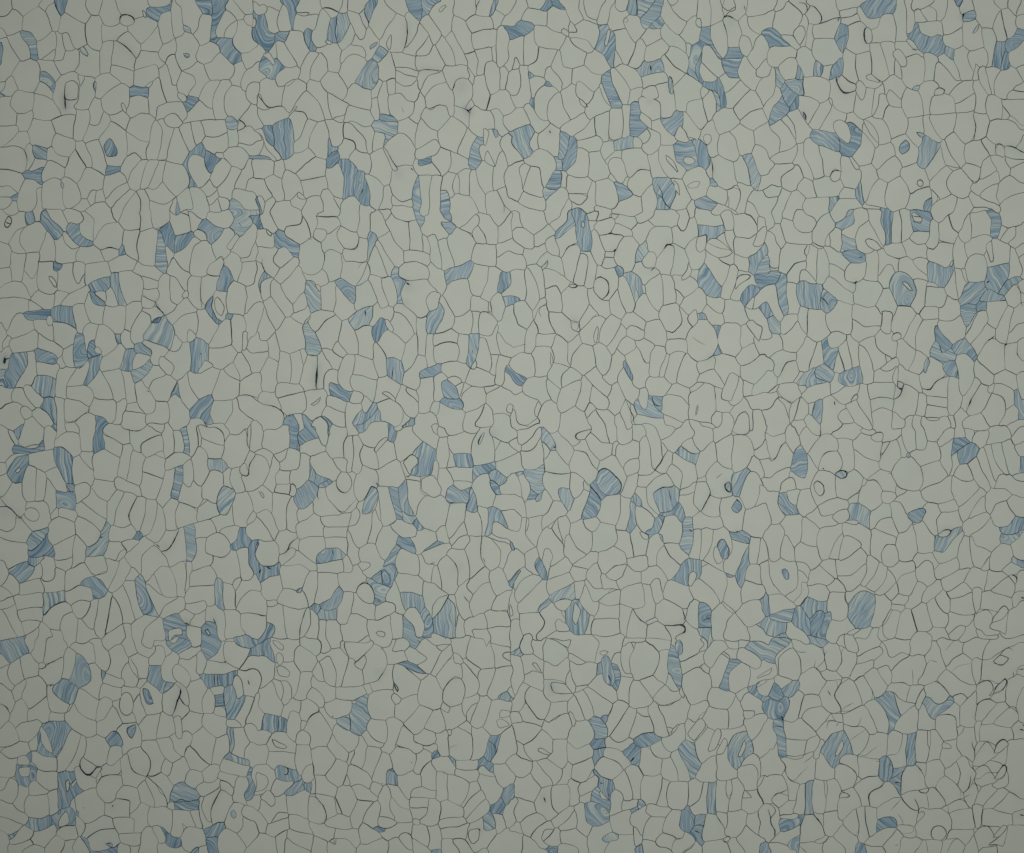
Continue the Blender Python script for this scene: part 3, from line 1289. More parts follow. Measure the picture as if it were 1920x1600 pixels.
61 96 68 105 65 109 57 103
b 12 4 75 74 87 69 86 78 84 83 76 87 69 81
s 4 82 73 82 77
88 70 92 66 94 71 100 69 103 72 102 78 96 80 93 77 88 85 85 82
b 11 8 93 77 97 79 94 91 91 96 88 93 88 87
i 97 78 99 80 104 88 101 90 97 84
76 88 80 84 87 86 88 95 87 110 80 108 75 100
96 91 103 92 112 98 108 111 101 108 96 106 91 98
87 98 91 98 97 107 98 122 92 123 89 112
112 99 118 90 121 92 121 105 116 112 111 120 109 111
121 79 129 78 128 90 127 107 122 106 121 92
128 91 133 91 133 110 136 114 128 117 127 107
133 92 147 87 152 91 152 97 133 100
133 100 146 97 151 98 151 111 135 112
s 2 133 99 145 97 151 98
152 91 160 92 158 113 150 112
b 8 5 160 91 167 91 167 95 164 110 160 116 157 112 159 100
s 3 162 102 163 106
166 96 173 93 176 105 175 119 165 112 164 104
s 2 173 94 176 104 175 118
167 92 176 93 181 82 180 95 182 106 176 106 173 94
181 89 192 97 192 107 185 105 181 93
181 82 184 80 185 72 192 71 192 97 182 88
176 106 182 106 179 122 175 120
162 117 165 110 163 114
i 161 115 165 110 166 114 163 118
182 107 192 107 187 116 185 128 179 128 180 115
b 5 7 187 117 189 114 192 117 192 124 187 119
185 129 187 119 192 124 192 132
137 114 146 111 158 113 160 117 156 127 148 122 143 124 139 118
b 4 6 122 121 126 117 136 113 140 113 139 119 131 123 122 124
120 107 127 107 129 117 123 119 122 130 110 128 112 119
b 9 5 98 111 103 108 109 112 111 118 109 128 100 123 98 118
s 4 103 115 102 124
92 124 98 121 108 129 104 138 100 140 88 141
110 130 122 138 122 141 113 137
105 138 110 129 120 140 122 149 118 155 105 142
123 125 133 123 132 132 133 141 130 149 123 150
134 123 140 119 144 124 139 126 141 138 136 142 133 140
b 4 6 139 127 143 125 150 131 152 140 144 139 140 136
143 124 148 122 154 124 154 127 150 130
150 129 156 127 156 133 152 139
b 4 6 140 139 153 139 155 146 147 146 138 142
156 127 164 128 171 131 172 140 168 145 157 149 152 139
157 127 160 117 175 120 179 122 178 130 171 130 164 130
171 130 182 130 179 133 173 135
s 2 154 140 158 133 164 129
173 140 174 134 182 131 190 133 192 135 192 150 186 150 178 152 174 144
138 142 148 146 156 149 157 155 155 160 138 160 136 152
133 142 138 142 136 152 131 148
119 156 123 150 132 150 137 160 124 160
91 144 96 140 100 138 107 143 112 150 103 160 95 156
i 93 135 98 134 103 137 105 142 99 138
74 107 80 109 88 111 92 125 87 124 80 121 72 120
72 121 80 121 91 127 88 141 80 134 74 133 71 127
66 106 74 107 72 120 72 133 62 128 62 118
50 104 53 101 66 109 63 118 56 115 51 109
b 4 6 55 127 60 129 66 132 72 134 68 141 56 136
s 2 55 127 56 137 67 141
55 116 62 119 62 129 55 127 55 137 51 134 52 122
72 134 77 133 80 138 78 142 72 143
53 138 62 139 68 143 66 149 58 147 53 144
80 141 83 137 87 144 83 152 80 152
b 12 6 75 160 76 153 80 147 83 153 88 143 91 147 83 156 80 160
b 13 5 80 160 86 152 91 146 93 156 94 160
68 143 79 143 79 149 75 157 74 160 68 160
49 151 53 145 60 148 66 150 67 160 58 157
b 6 7 49 153 54 155 57 160 53 160
40 158 48 153 52 160 40 160
37 134 51 132 53 137 52 145 48 152 40 157 34 150 37 148
i 40 144 44 142 49 137 47 142 43 145
17 139 36 134 37 148 33 150 26 150 19 149
14 138 17 128 32 128 36 133
0 119 3 120 6 132 2 139 0 138
0 140 2 140 7 143 14 144 20 150 19 160 0 160 0 148
s 3 7 142 14 145 19 150 20 157
3 138 8 132 15 135 18 148 12 143 5 142
b 2 7 22 155 27 152 28 160 22 160
s 4 24 152 26 152
27 152 33 151 36 160 29 160
b 5 6 34 151 42 156 41 160 36 160
3 119 8 108 16 112 15 130 13 134 6 132
0 107 9 104 8 109 3 118 0 119
0 96 8 96 9 103 0 107
8 95 14 89 18 103 17 111 10 108 9 100
18 103 25 105 26 127 16 126 17 112
26 105 33 103 36 112 33 128 25 127
33 102 36 103 38 107 36 114 34 112
39 107 46 107 44 128 46 132 37 133 32 127 36 114
s 5 45 116 44 126 43 130
h 4 43 125
46 107 50 104 57 115 53 122 51 132 45 131
103 142 106 143 118 156 107 160 110 152
b 10 7 112 155 119 153 118 158 109 160
157 150 171 143 165 154 163 160 156 160
165 154 172 143 178 150 175 158 174 160 164 160
178 152 187 150 192 155 192 160 175 160
i 187 142 189 142 192 144 192 150 187 148
""",
"12": """
0 0 4 3 7 16 0 18
4 0 20 0 15 3 4 3
5 3 15 3 23 0 25 10 25 15 18 20 13 21 7 16
b 9 4 23 0 30 0 31 12 33 18 26 16 25 9
s 3 29 13 30 17 32 18
31 0 37 0 34 3 31 5
b 3 6 31 6 34 3 38 0 44 0 48 8 40 11 33 14
44 0 53 0 53 8 52 15 48 9
b 9 8 53 0 57 0 57 7 55 5
33 15 40 11 48 8 53 17 50 18 41 22 34 20
57 0 67 0 68 6 64 14 67 24 57 24 52 16 56 10
s 3 68 6 64 13 66 24
68 0 76 0 77 6 72 8 68 6
67 10 72 8 73 20 71 33 68 33 70 25 66 24
72 8 77 7 80 14 78 22 79 29 77 34 72 32 73 20
b 15 5 75 0 92 0 88 3 77 5
77 6 92 0 100 0 99 9 90 14 84 15 80 13
i 81 13 86 17 84 17
i 88 19 92 12 97 8 99 9 90 20
b 12 7 100 0 107 3 104 11 98 13 99 7
i 102 2 106 0 111 0 110 3 105 4
111 0 117 0 125 11 116 20 108 27 105 20 104 11
117 0 131 0 138 6 137 18 125 10
130 0 138 0 138 5
138 0 144 0 146 7 138 7
144 0 155 0 154 4 146 7
155 0 164 0 163 5 159 5
138 8 145 8 144 16 142 25 143 31 137 31 135 20
145 8 154 4 164 6 162 21 148 20 145 14
165 3 174 1 178 8 178 25 166 29 161 20 163 7
i 166 13 167 6 170 4 168 14
s 3 167 13 169 5
h 5 178 5
175 0 192 0 192 11 184 10 178 7
178 8 184 11 179 18
180 18 184 11 192 12 192 24 179 25
s 2 179 7 185 11 192 12
80 14 84 15 90 20 93 31 80 28 78 20
90 20 99 9 104 14 106 24 93 32
92 33 106 25 112 38 110 42 106 46 92 44
i 110 27 116 20 121 24 120 28 116 32 116 37
109 28 115 21 121 24 116 31 115 36 112 38
s 2 110 27 116 20 121 23 121 27 116 32 115 38
b 10 5 117 20 125 11 135 19 134 25 132 26 131 36 120 37 116 33 121 27
132 26 134 25 137 32 136 42 131 36
112 38 123 38 123 41 113 39
s 3 113 37 115 38
112 40 123 41 123 49 127 52 122 66 119 67 113 56
i 124 39 132 36 140 46 138 51 133 53 124 48
124 38 131 36 135 39 140 46 137 52 132 53 126 51 123 48
142 26 145 16 148 21 150 30 144 31
b 8 6 147 22 151 21 162 21 161 30 150 30
143 31 161 30 162 42 148 41
148 41 161 42 160 45 154 47 149 45
136 32 143 31 148 42 144 47 142 53 138 51 140 46 136 41
b 4 6 162 36 166 29 176 28 179 26 180 32 175 34 162 41
b 12 5 175 34 180 32 188 41 186 44 180 44 175 40
b 3 6 175 40 180 44 184 51 178 50 175 44
180 27 192 24 192 38 187 40 180 32
162 42 175 35 175 44 180 52 177 61 166 58
183 44 188 41 192 38 192 53 184 50
180 52 185 51 192 54 192 64 184 63 178 60
b 4 6 142 53 144 46 149 44 155 47 160 45 160 56 150 58 145 57
b 11 5 160 46 164 52 165 59 163 65 158 63 159 56
127 52 138 51 145 58 144 68 142 74 134 80 122 70 120 67
s 4 145 57 149 57
146 58 157 57 157 70 149 78 144 84 142 74
157 62 163 65 168 66 170 72 169 82 159 82 156 70
s 2 165 61 169 67 170 76 169 82
167 59 175 63 175 72 170 83 169 66
b 10 6 175 60 184 64 187 73 178 71 176 82 172 82 174 72
184 63 192 63 192 74 187 72
177 72 180 71 192 76 192 88 178 80
172 82 178 81 190 89 190 92 180 85
b 10 7 189 89 192 88 192 96
145 85 152 73 156 71 159 81 148 89
148 90 152 84 159 81 162 86 157 92 149 92
b 10 5 107 46 113 39 113 56 119 67 113 72 107 62 106 54
b 3 6 99 44 106 46 106 54 112 70 106 70
92 45 99 45 105 64 105 72 94 74
b 5 4 107 62 120 68 117 73 110 71
b 10 7 118 72 121 69 125 76 122 78
107 70 117 74 120 76 119 83 110 83 101 76 103 71
80 29 92 36 92 44 87 43 80 56 75 50 76 40
j 10 4 89 41 93 43 92 46
s 4 90 42 92 45
j 12 5 81 56 87 44 91 48 92 52 86 64 79 65
89 62 92 53 94 71 92 72
79 57 92 47 91 60 86 65 86 76 84 86 79 88 76 92 69 78 79 66
87 64 90 62 94 72 94 78 91 85 89 88 83 86 85 76
s 2 86 75 83 84 83 88
s 2 90 86 91 84
70 73 77 64 79 68 78 75 74 76
52 54 52 46 61 40 73 34 75 48 74 56 68 62 62 64
i 66 42 8 6 90
s 2 52 54 62 64 68 62 74 56
s 3 60 42 61 47 66 50
57 24 66 24 70 25 68 33 61 33
41 24 45 20 52 19 64 34 58 42 48 36 41 28
b 11 5 40 25 47 36 57 41 54 44 46 45 40 40
s 3 42 30 45 40
b 7 5 30 49 40 40 47 46 43 54 34 63 30 55
s 3 46 48 47 55
b 4 5 46 45 50 38 58 41 52 46
34 20 41 23 40 38 30 47 25 42 26 33 32 32 33 25
43 57 46 53 48 46 52 46 53 56 62 64 62 67 50 67 44 64
32 62 43 57 43 65 39 70 32 71
30 73 38 70 43 65 48 68 51 75 50 82 33 84
48 68 68 67 69 74 51 75
50 76 68 76 67 83 52 83
0 21 6 23 8 30 6 42 0 46
7 16 13 21 8 31 8 26 0 20
12 22 17 26 17 32 14 36 15 44 12 50 6 46
13 20 24 16 24 24 20 27 17 26
18 27 24 25 25 16 33 20 32 32 26 33 17 32
14 36 18 32 26 33 26 43 15 43
s 3 27 42 30 45
13 47 16 43 26 43 25 51 17 51
26 43 30 42 29 50 25 51
0 47 6 46 12 52 12 65 8 63 0 63
i 0 48 4 50 7 56
12 51 25 51 23 60 22 76 16 73 12 65
23 60 27 54 31 58 32 71 29 79 24 76
0 64 8 62 14 70 13 80 12 83 2 66
0 66 12 83 6 87 0 82
24 77 29 79 32 89 31 94 29 86 26 86 21 96 17 94 18 84
s 4 21 96 24 88 29 85
33 87 40 82 50 83 52 90 45 96 45 103 38 99 32 92
52 84 66 83 69 89 68 96 62 92 52 91
b 9 5 45 96 53 92 62 91 67 96 65 99 46 103
s 3 57 92 58 96
68 78 72 79 77 92 78 100 72 104 69 96 70 88
65 99 69 97 71 101 71 110 66 108
46 103 60 99 65 99 66 108 61 110 46 109
0 88 8 87 15 90 17 102 12 105 3 104 0 98
j 9 7 0 88 2 88 0 95
16 98 22 96 30 93 25 95 20 104
20 105 34 99 30 93 32 94 45 103 46 108 41 108
19 106 34 99 41 108 37 118 32 123 20 121 18 112
b 9 4 0 100 4 105 14 105 18 102 17 112 9 113 3 118 0 112
s 4 2 110 4 107
s 4 8 105 11 107
3 118 9 112 18 112 20 122 16 130 8 131
j 13 2 29 124 35 120 34 125 31 125
16 131 20 122 30 124 35 124 39 135 30 136
35 121 41 108 46 109 44 133 40 136
47 109 61 110 63 120 58 124 56 130 46 134 43 132
b 12 6 47 133 57 129 60 122 64 119 65 125 61 136 50 137
s 2 60 122 63 119
b 8 7 40 136 43 132 47 134 46 141
b 8 4 46 141 50 137 61 136 60 145 48 145
62 110 71 110 75 103 79 108 83 113 76 124 66 124 63 120
76 104 80 101 86 100 88 103 80 108
78 92 89 88 96 100 94 106 86 113 79 109 87 104 78 100
90 88 94 76 100 74 107 81 105 89 99 98 95 100
b 2 7 106 82 115 84 121 95 110 90 104 88
115 84 120 83 122 78 135 79 136 86 121 96
s 3 127 79 133 80
b 14 5 105 88 108 91 104 100 106 110 99 118 93 118 87 113 95 104 100 97
j 8 6 94 106 103 102 106 106 102 121 95 118
b 2 4 83 114 93 118 102 120 97 132 90 133 89 122
b 1 7 90 126 97 131 92 134 89 132
82 125 8 7 80
s 3 76 120 82 117 88 122 89 131
134 80 141 72 143 80 144 87 137 86 136 82
b 13 7 124 94 136 86 141 87
124 95 140 88 146 89 143 95 135 102 127 104
s 3 131 103 134 102
106 94 108 92 122 98 123 109 117 112 108 109 104 103
122 97 125 97 127 104 133 103 132 116 130 118 123 111
106 119 107 111 114 110 126 117 124 127 107 124
97 131 103 117 106 120 107 127 112 139 105 140 104 132
b 10 5 108 124 118 123 126 129 125 137 118 139 112 138
132 118 134 104 140 120 139 122 133 116
138 102 143 97 150 105 151 120 149 126 145 126 139 122
143 95 148 92 157 93 160 112 151 119 150 104
h 5 151 106
s 3 148 102 151 105 150 109
157 92 162 86 160 82 169 83 168 98 170 106 161 114 159 104
s 3 169 82 169 98
s 2 170 98 172 102
170 84 176 82 184 92 183 102 177 107 170 98
175 82 190 89 191 94 185 106 183 105 184 93
185 107 192 92 192 111 187 118
b 13 7 187 117 192 112 192 117 189 123
157 119 170 106 175 111 174 117 163 126
176 111 183 106 190 124 185 126 179 124
174 117 179 124 178 134 163 142 160 133 163 126
160 114 157 120 163 127 160 134 162 141 156 145 150 134 149 125
s 3 156 127 158 132
125 117 133 118 139 123 145 126 134 134 131 144 126 130
i 132 145 131 135 136 128 145 126 140 134
s 3 145 126 141 132 133 145
b 9 5 133 145 143 131 148 133 151 140 149 158 144 158 135 156
145 126 149 126 152 142 148 158 150 134
b 11 6 125 136 130 140 134 155 135 160 128 160 128 148
i 115 136 120 136 127 149 128 158 122 160 117 150 110 142
b 2 5 110 142 116 152 121 160 111 160
b 0 6 123 160 127 156 134 156 132 160
132 156 143 157 143 160 131 160
101 141 104 139 109 142 109 160 102 160
90 134 97 131 104 135 104 139 93 145 89 144
83 145 93 146 101 141 102 160 86 160
i 89 155 92 153 97 155 95 158 91 157
71 140 74 124 79 131 84 134 90 133 89 145 84 145 76 140
63 148 69 149 71 141 77 140 84 145 84 154 76 160 66 160
66 124 72 124 71 138 69 149 61 147 62 134
72 160 82 154 84 160
53 145 60 145 63 149 64 160 53 160
46 146 53 145 53 160 45 160
41 137 47 145 45 160 39 160 40 148
31 150 36 137 40 137 40 148 35 157 32 155
s 3 33 143 37 138
s 3 31 148 32 160
20 135 34 137 38 136 32 150 31 158 22 156
9 135 20 134 21 150 22 158 12 160 15 150 9 146
0 127 8 131 8 141 0 139
0 140 8 143 8 152 0 157
s 3 0 138 8 142
b 13 7 9 147 13 147 15 153 12 160 2 160 7 155
8 131 14 129 16 132 12 135 8 134
171 140 190 136 190 150 174 152
s 2 172 140 188 136 190 150
156 147 171 140 173 151 162 154 163 160 157 160
161 155 173 152 176 160 163 160
173 152 191 150 190 160 176 160
177 133 187 126 192 125 192 136 178 138
151 140 156 146 156 160 149 160
""",
"13": """
b 9 6 0 4 13 2 14 12 13 17 8 12 0 11
13 0 33 0 33 3 29 8 28 16 20 16 15 16 14 4
i 14 3 18 2 22 5 20 8 16 6
i 15 15 16 11 21 12 20 17 17 19
0 12 6 11 13 17 14 26 12 31 4 37 2 28 0 22
i 0 14 2 15 1 22
15 19 20 16 28 16 33 24 30 40 27 44 26 36 22 31 14 29
i 15 19 20 19 26 24 24 28 17 27
33 4 40 8 45 13 45 20 42 24 34 24 28 16 29 8
33 0 46 0 48 9 45 12 38 6
46 0 54 0 56 6 49 10
54 0 63 0 63 5 56 6
63 0 66 0 65 5 67 10 69 13 64 7
s 3 66 1 65 5 69 12
66 0 87 0 86 4 82 10 76 16 70 13
46 14 49 10 56 6 63 6 69 13 69 18 65 34 60 35 60 25 54 11 48 16
48 16 54 11 60 26 60 35 52 30 51 22
42 24 46 17 50 22 51 31 48 30
64 35 70 14 74 15 73 19 79 23 81 33 76 36
s 3 72 19 77 15 82 10
73 19 82 11 83 16 80 22 77 22
80 33 80 23 84 16 82 10 87 3 94 5 98 18 90 26 90 30
s 2 94 5 94 8
s 4 91 29 93 26 96 24
h 4 91 25
91 30 95 25 99 19 104 19 103 37 87 38 85 34
87 0 101 0 95 5
95 5 101 1 104 0 103 8 111 8 114 15 106 18 99 18
103 8 107 2 112 0 112 8 105 9
b 2 8 113 0 130 0 124 3 118 7 114 4
s 2 121 0 124 3
112 9 113 4 118 7 129 14 123 19 114 16
118 7 130 1 140 8 138 11 130 26 120 19 128 14
130 0 144 0 143 5 134 5
134 5 143 5 138 10
b 2 8 105 18 111 16 122 20 128 26 118 24 112 20
103 20 105 18 112 21 124 31 121 40 108 44 103 38
s 2 110 19 118 27 124 31
i 103 31 107 36 107 39 105 37
j 10 1 103 31 107 36 107 39 105 37
112 21 118 24 130 26 124 31
124 31 130 26 135 29 140 38 139 50 132 52 123 48 121 39
145 5 145 0 160 0 161 5 158 13 155 14 149 10
131 25 138 11 144 6 148 11 134 28
134 28 148 12 149 18 154 20 154 28 150 29 140 38
s 2 134 27 148 13
149 10 154 10 155 14 155 18 149 18
i 140 46 141 37 150 28 154 30 156 42 154 48 145 51
s 3 141 42 141 36 146 34 150 29 154 29
s 3 141 46 142 49 146 50
160 0 175 0 176 4 178 20 169 22 158 14
i 167 0 176 0 172 8
155 15 158 14 168 21 167 30
154 16 167 31 165 41 156 44 155 30
176 4 182 4 189 4 192 12 189 21 179 21
i 184 12 187 9 192 9 192 18
176 0 192 0 192 4 183 4 177 3
168 22 179 22 172 40 170 43 165 39
179 22 190 21 192 30 187 34 181 43 177 44 173 38
b 11 5 181 43 187 38 192 42 192 43
187 37 192 31 192 41
4 38 12 31 14 40 18 46 20 50 18 57 6 56 4 48
13 30 18 31 19 46 15 42
19 31 24 30 27 36 26 48 22 50 19 45
34 24 42 24 42 33 38 40 36 46 28 44
42 33 43 27 52 32 60 36 60 44 52 46
37 41 41 36 51 44 49 51 46 48 39 45
60 36 74 37 80 34 83 41 74 46 60 44
80 34 87 34 86 40 84 41
0 44 5 42 4 54 6 56 3 64 0 66
52 47 60 44 72 46 71 52 68 56 60 59 52 53
s 3 57 58 58 57
33 54 34 46 40 45 47 51 47 54 38 61 33 60
s 3 38 61 46 56 47 51
19 58 21 50 25 44 34 47 33 55 27 54 24 60
b 9 6 6 56 18 58 23 59 22 69 16 69 11 70 3 64
s 3 17 58 17 69
24 60 27 53 32 55 34 60 33 70 29 76 23 70
33 60 38 61 34 69
41 59 48 54 57 69 53 80 46 80 42 82 41 72 36 68
47 51 52 51 56 59 60 60 57 69 49 56
29 70 31 68 40 69 41 75 39 78 31 78
b 4 5 71 57 72 46 84 41 86 58 82 70 76 71 70 68
b 4 4 60 60 66 57 72 58 73 65 70 68
s 2 62 60 69 58 73 63 71 68
i 72 46 76 46 75 49 72 48
58 70 60 64 71 68 77 72 73 83 69 84 59 74
53 80 58 70 68 84 69 86 66 92 58 88
85 41 103 38 100 43 104 48 104 58 98 60 88 60 86 56
99 43 103 40 109 44 107 49 103 47
103 57 104 49 108 45 120 41 123 48 119 57 112 62
111 62 123 48 133 52 126 65 119 71
s 3 110 63 113 66 116 70
139 52 141 46 145 50 145 55
i 138 51 140 47 146 51 144 55
126 66 133 53 138 52 140 62 142 68 135 70
138 52 145 55 146 50 154 47 157 58 156 62 150 66 143 68
154 47 156 44 166 40 168 46 160 52 157 58
160 62 157 56 162 48 167 47 165 54
168 42 173 43 176 45 171 64 165 66 161 62
s 2 167 47 163 56 160 62
171 65 177 46 184 45 192 48 192 70 176 72
i 183 52 192 54 192 59 181 59
i 180 60 186 60 192 68 182 67
82 66 86 60 97 61 99 66 97 78
82 67 97 78 94 81 84 78 79 71
s 2 82 67 88 71 97 77
98 60 103 58 110 62 104 77 100 86 93 82 98 76
105 78 110 65 114 68 119 72 118 76 125 79 124 82 118 86 112 78
s 3 105 79 108 80 114 79
118 76 119 71 126 66 134 70 136 76 128 79
s 2 118 76 124 77 126 79 132 77 136 78
126 80 136 78 136 83 132 86 127 82
134 70 142 67 145 86 140 88 136 84
i 143 68 147 67 147 71 145 73
144 73 150 66 162 72 162 88 152 91 145 86
s 2 145 82 148 79 151 79
151 66 157 62 161 66 162 72
161 66 170 66 176 72 172 82 166 90 162 90
b 10 6 174 76 176 72 184 71 182 84 176 92 172 88
s 2 176 75 179 80 176 88
b 11 7 166 92 172 88 176 92 178 96 176 100 170 94 166 98
184 71 192 69 192 88 186 92 176 92 182 84
0 76 8 80 8 92 0 95
0 66 12 70 8 78 0 74
8 78 12 70 22 70 29 78 30 85 20 82 10 84
i 11 74 20 78 24 80 21 82 14 80
9 91 10 84 20 82 29 85 30 98 22 96 16 93 13 98
30 85 31 79 38 79 42 84 43 92 37 94 32 102
42 83 46 81 53 80 60 89 52 102 45 101 43 92
i 34 101 37 94 43 93 44 104 39 108 35 106
74 84 77 73 80 71 83 80 82 92 79 97 70 92
69 92 71 84 76 83 70 94
s 2 70 92 75 83 75 86 70 94
83 80 94 82 93 90 87 104 79 98 83 90
95 84 100 86 102 96 98 98 97 108 87 105
100 86 108 80 117 80 120 88 118 98 111 102 105 101 102 92
118 98 120 87 127 82 132 85 132 90 124 95 121 102
b 12 7 132 84 136 83 138 88 131 90
132 90 139 88 144 88 149 95 149 102 140 98 135 98 131 94
b 12 6 144 87 149 91 150 96
150 91 162 91 166 90 166 97 150 96
149 98 167 98 166 106 160 107 149 101
166 96 170 93 174 99 179 103 176 104 168 101
178 97 180 93 188 92 192 98 192 108 186 112 179 104
187 92 192 88 192 96
166 106 168 100 180 104 185 113 183 118 175 125 170 114
0 98 3 95 8 93 14 98 14 103 10 112 0 116
i 1 104 3 96 8 100 9 106 6 112 0 114
b 9 6 14 98 17 94 20 94 32 99 33 106 28 105 17 104
s 4 20 95 25 97 24 102 21 101
b 12 5 21 114 34 105 36 112 26 118
b 9 6 35 108 40 108 40 114 36 112
16 104 28 105 27 108 16 118 12 116
i 5 119 9 112 14 117 15 122 12 126
0 118 5 118 3 124 0 127
43 101 45 114 42 116 44 104
45 102 52 102 60 110 60 118 44 115
52 105 52 100 60 89 69 94 67 104 63 110 56 108
66 108 68 101 71 108 66 109
70 94 80 98 87 105 85 112 76 108 71 110 69 102
b 12 6 97 98 102 97 106 102 107 110 98 108
s 2 97 98 102 98 106 102
106 102 112 102 119 98 124 103 124 110 117 112 113 120 107 112
125 98 131 90 135 98 135 114 124 110
s 3 139 99 144 100
136 99 143 100 144 120 140 122 135 120 136 108
144 101 149 102 160 107 153 124 144 121
154 124 160 108 166 106 169 112 157 126
156 130 156 125 169 112 173 118 157 134
157 134 173 119 176 126 165 136 160 136
b 11 5 186 112 192 110 192 115 188 124 184 118
b 12 7 175 125 184 118 188 124 185 131 177 130
b 3 5 170 132 176 129 179 140 176 143 172 142
185 131 192 118 192 139 188 140
86 113 88 106 94 109 94 114 91 116
98 108 107 110 113 120 115 128 108 126 102 118
94 115 98 109 102 119 101 126 106 134 92 132 93 124
100 120 103 118 115 128 117 136 107 137 101 130
117 112 124 110 135 113 135 119 117 118
117 118 130 118 129 126 115 126
115 127 129 126 128 132 121 135 117 133
130 118 135 120 138 123 136 138 128 139 123 136 129 131
138 123 143 120 155 126 155 132 136 135
136 136 156 133 157 136 152 141 138 142
71 110 76 109 86 113 90 116 90 121 76 120
63 110 70 110 76 120 75 126 70 133 65 131 60 118
59 118 65 131 60 128
70 133 76 120 89 121 80 136 76 142 72 140
80 138 90 121 94 125 92 132 87 142
40 118 44 116 52 126 53 132 48 138 40 135
44 116 60 119 60 132 54 134 52 124
s 3 41 117 47 120 52 126 52 132 49 137
53 138 56 133 64 131 71 133 72 142 54 140
23 117 36 113 40 117 39 134 24 130
4 124 16 118 22 116 24 130 15 128 11 138 2 128
10 138 16 129 23 130 24 134
7 142 10 138 24 133 25 141 14 148 8 145
25 131 39 135 43 146 26 142
39 136 48 138 53 141 60 142 56 151 47 147 43 146
0 128 3 128 7 138 6 145 0 142
91 133 97 134 106 137 102 140 94 140
s 2 90 139 98 140 106 137
b 2 8 87 141 90 141 99 144 94 145
107 137 117 137 117 146 111 145 106 148 98 150 92 144 100 143
117 139 128 140 131 156 122 154 116 146
128 140 136 138 139 148 138 155 131 158
120 132 122 135 122 139 118 137
139 142 152 141 160 138 159 149 140 149
s 4 167 142 169 141 168 144
i 160 142 168 141 167 150 162 152 159 147
158 140 170 133 172 142 179 142 180 146 174 156 166 157 157 150
s 3 157 149 162 156
180 140 178 130 185 131 188 140 184 148
60 141 76 142 78 148 73 153 59 149
77 142 80 138 88 142 95 148 83 154
84 154 95 149 99 153 97 160 80 160 81 155
107 148 112 145 117 146 113 158 108 155
99 152 106 149 108 156 114 158 116 160 97 160
117 149 121 150 130 157 131 160 116 160
s 2 112 146 117 147 115 154
24 142 42 146 46 152 40 158 23 148
22 148 40 157 40 160 24 160
15 147 24 142 22 152 22 160 15 160
0 144 8 146 14 148 16 160 8 160 7 152 0 155
53 152 60 149 73 153 72 160 53 160
43 147 55 152 53 160 41 160
i 55 150 60 149 60 154
s 2 56 150 60 150 60 153 55 151
b 13 6 133 158 137 155 140 160 133 160
139 150 146 149 150 160 140 158
147 151 156 149 164 160 151 160
165 158 170 154 175 158 175 160 164 160
175 157 181 147 189 142 192 146 192 160 178 160
""",
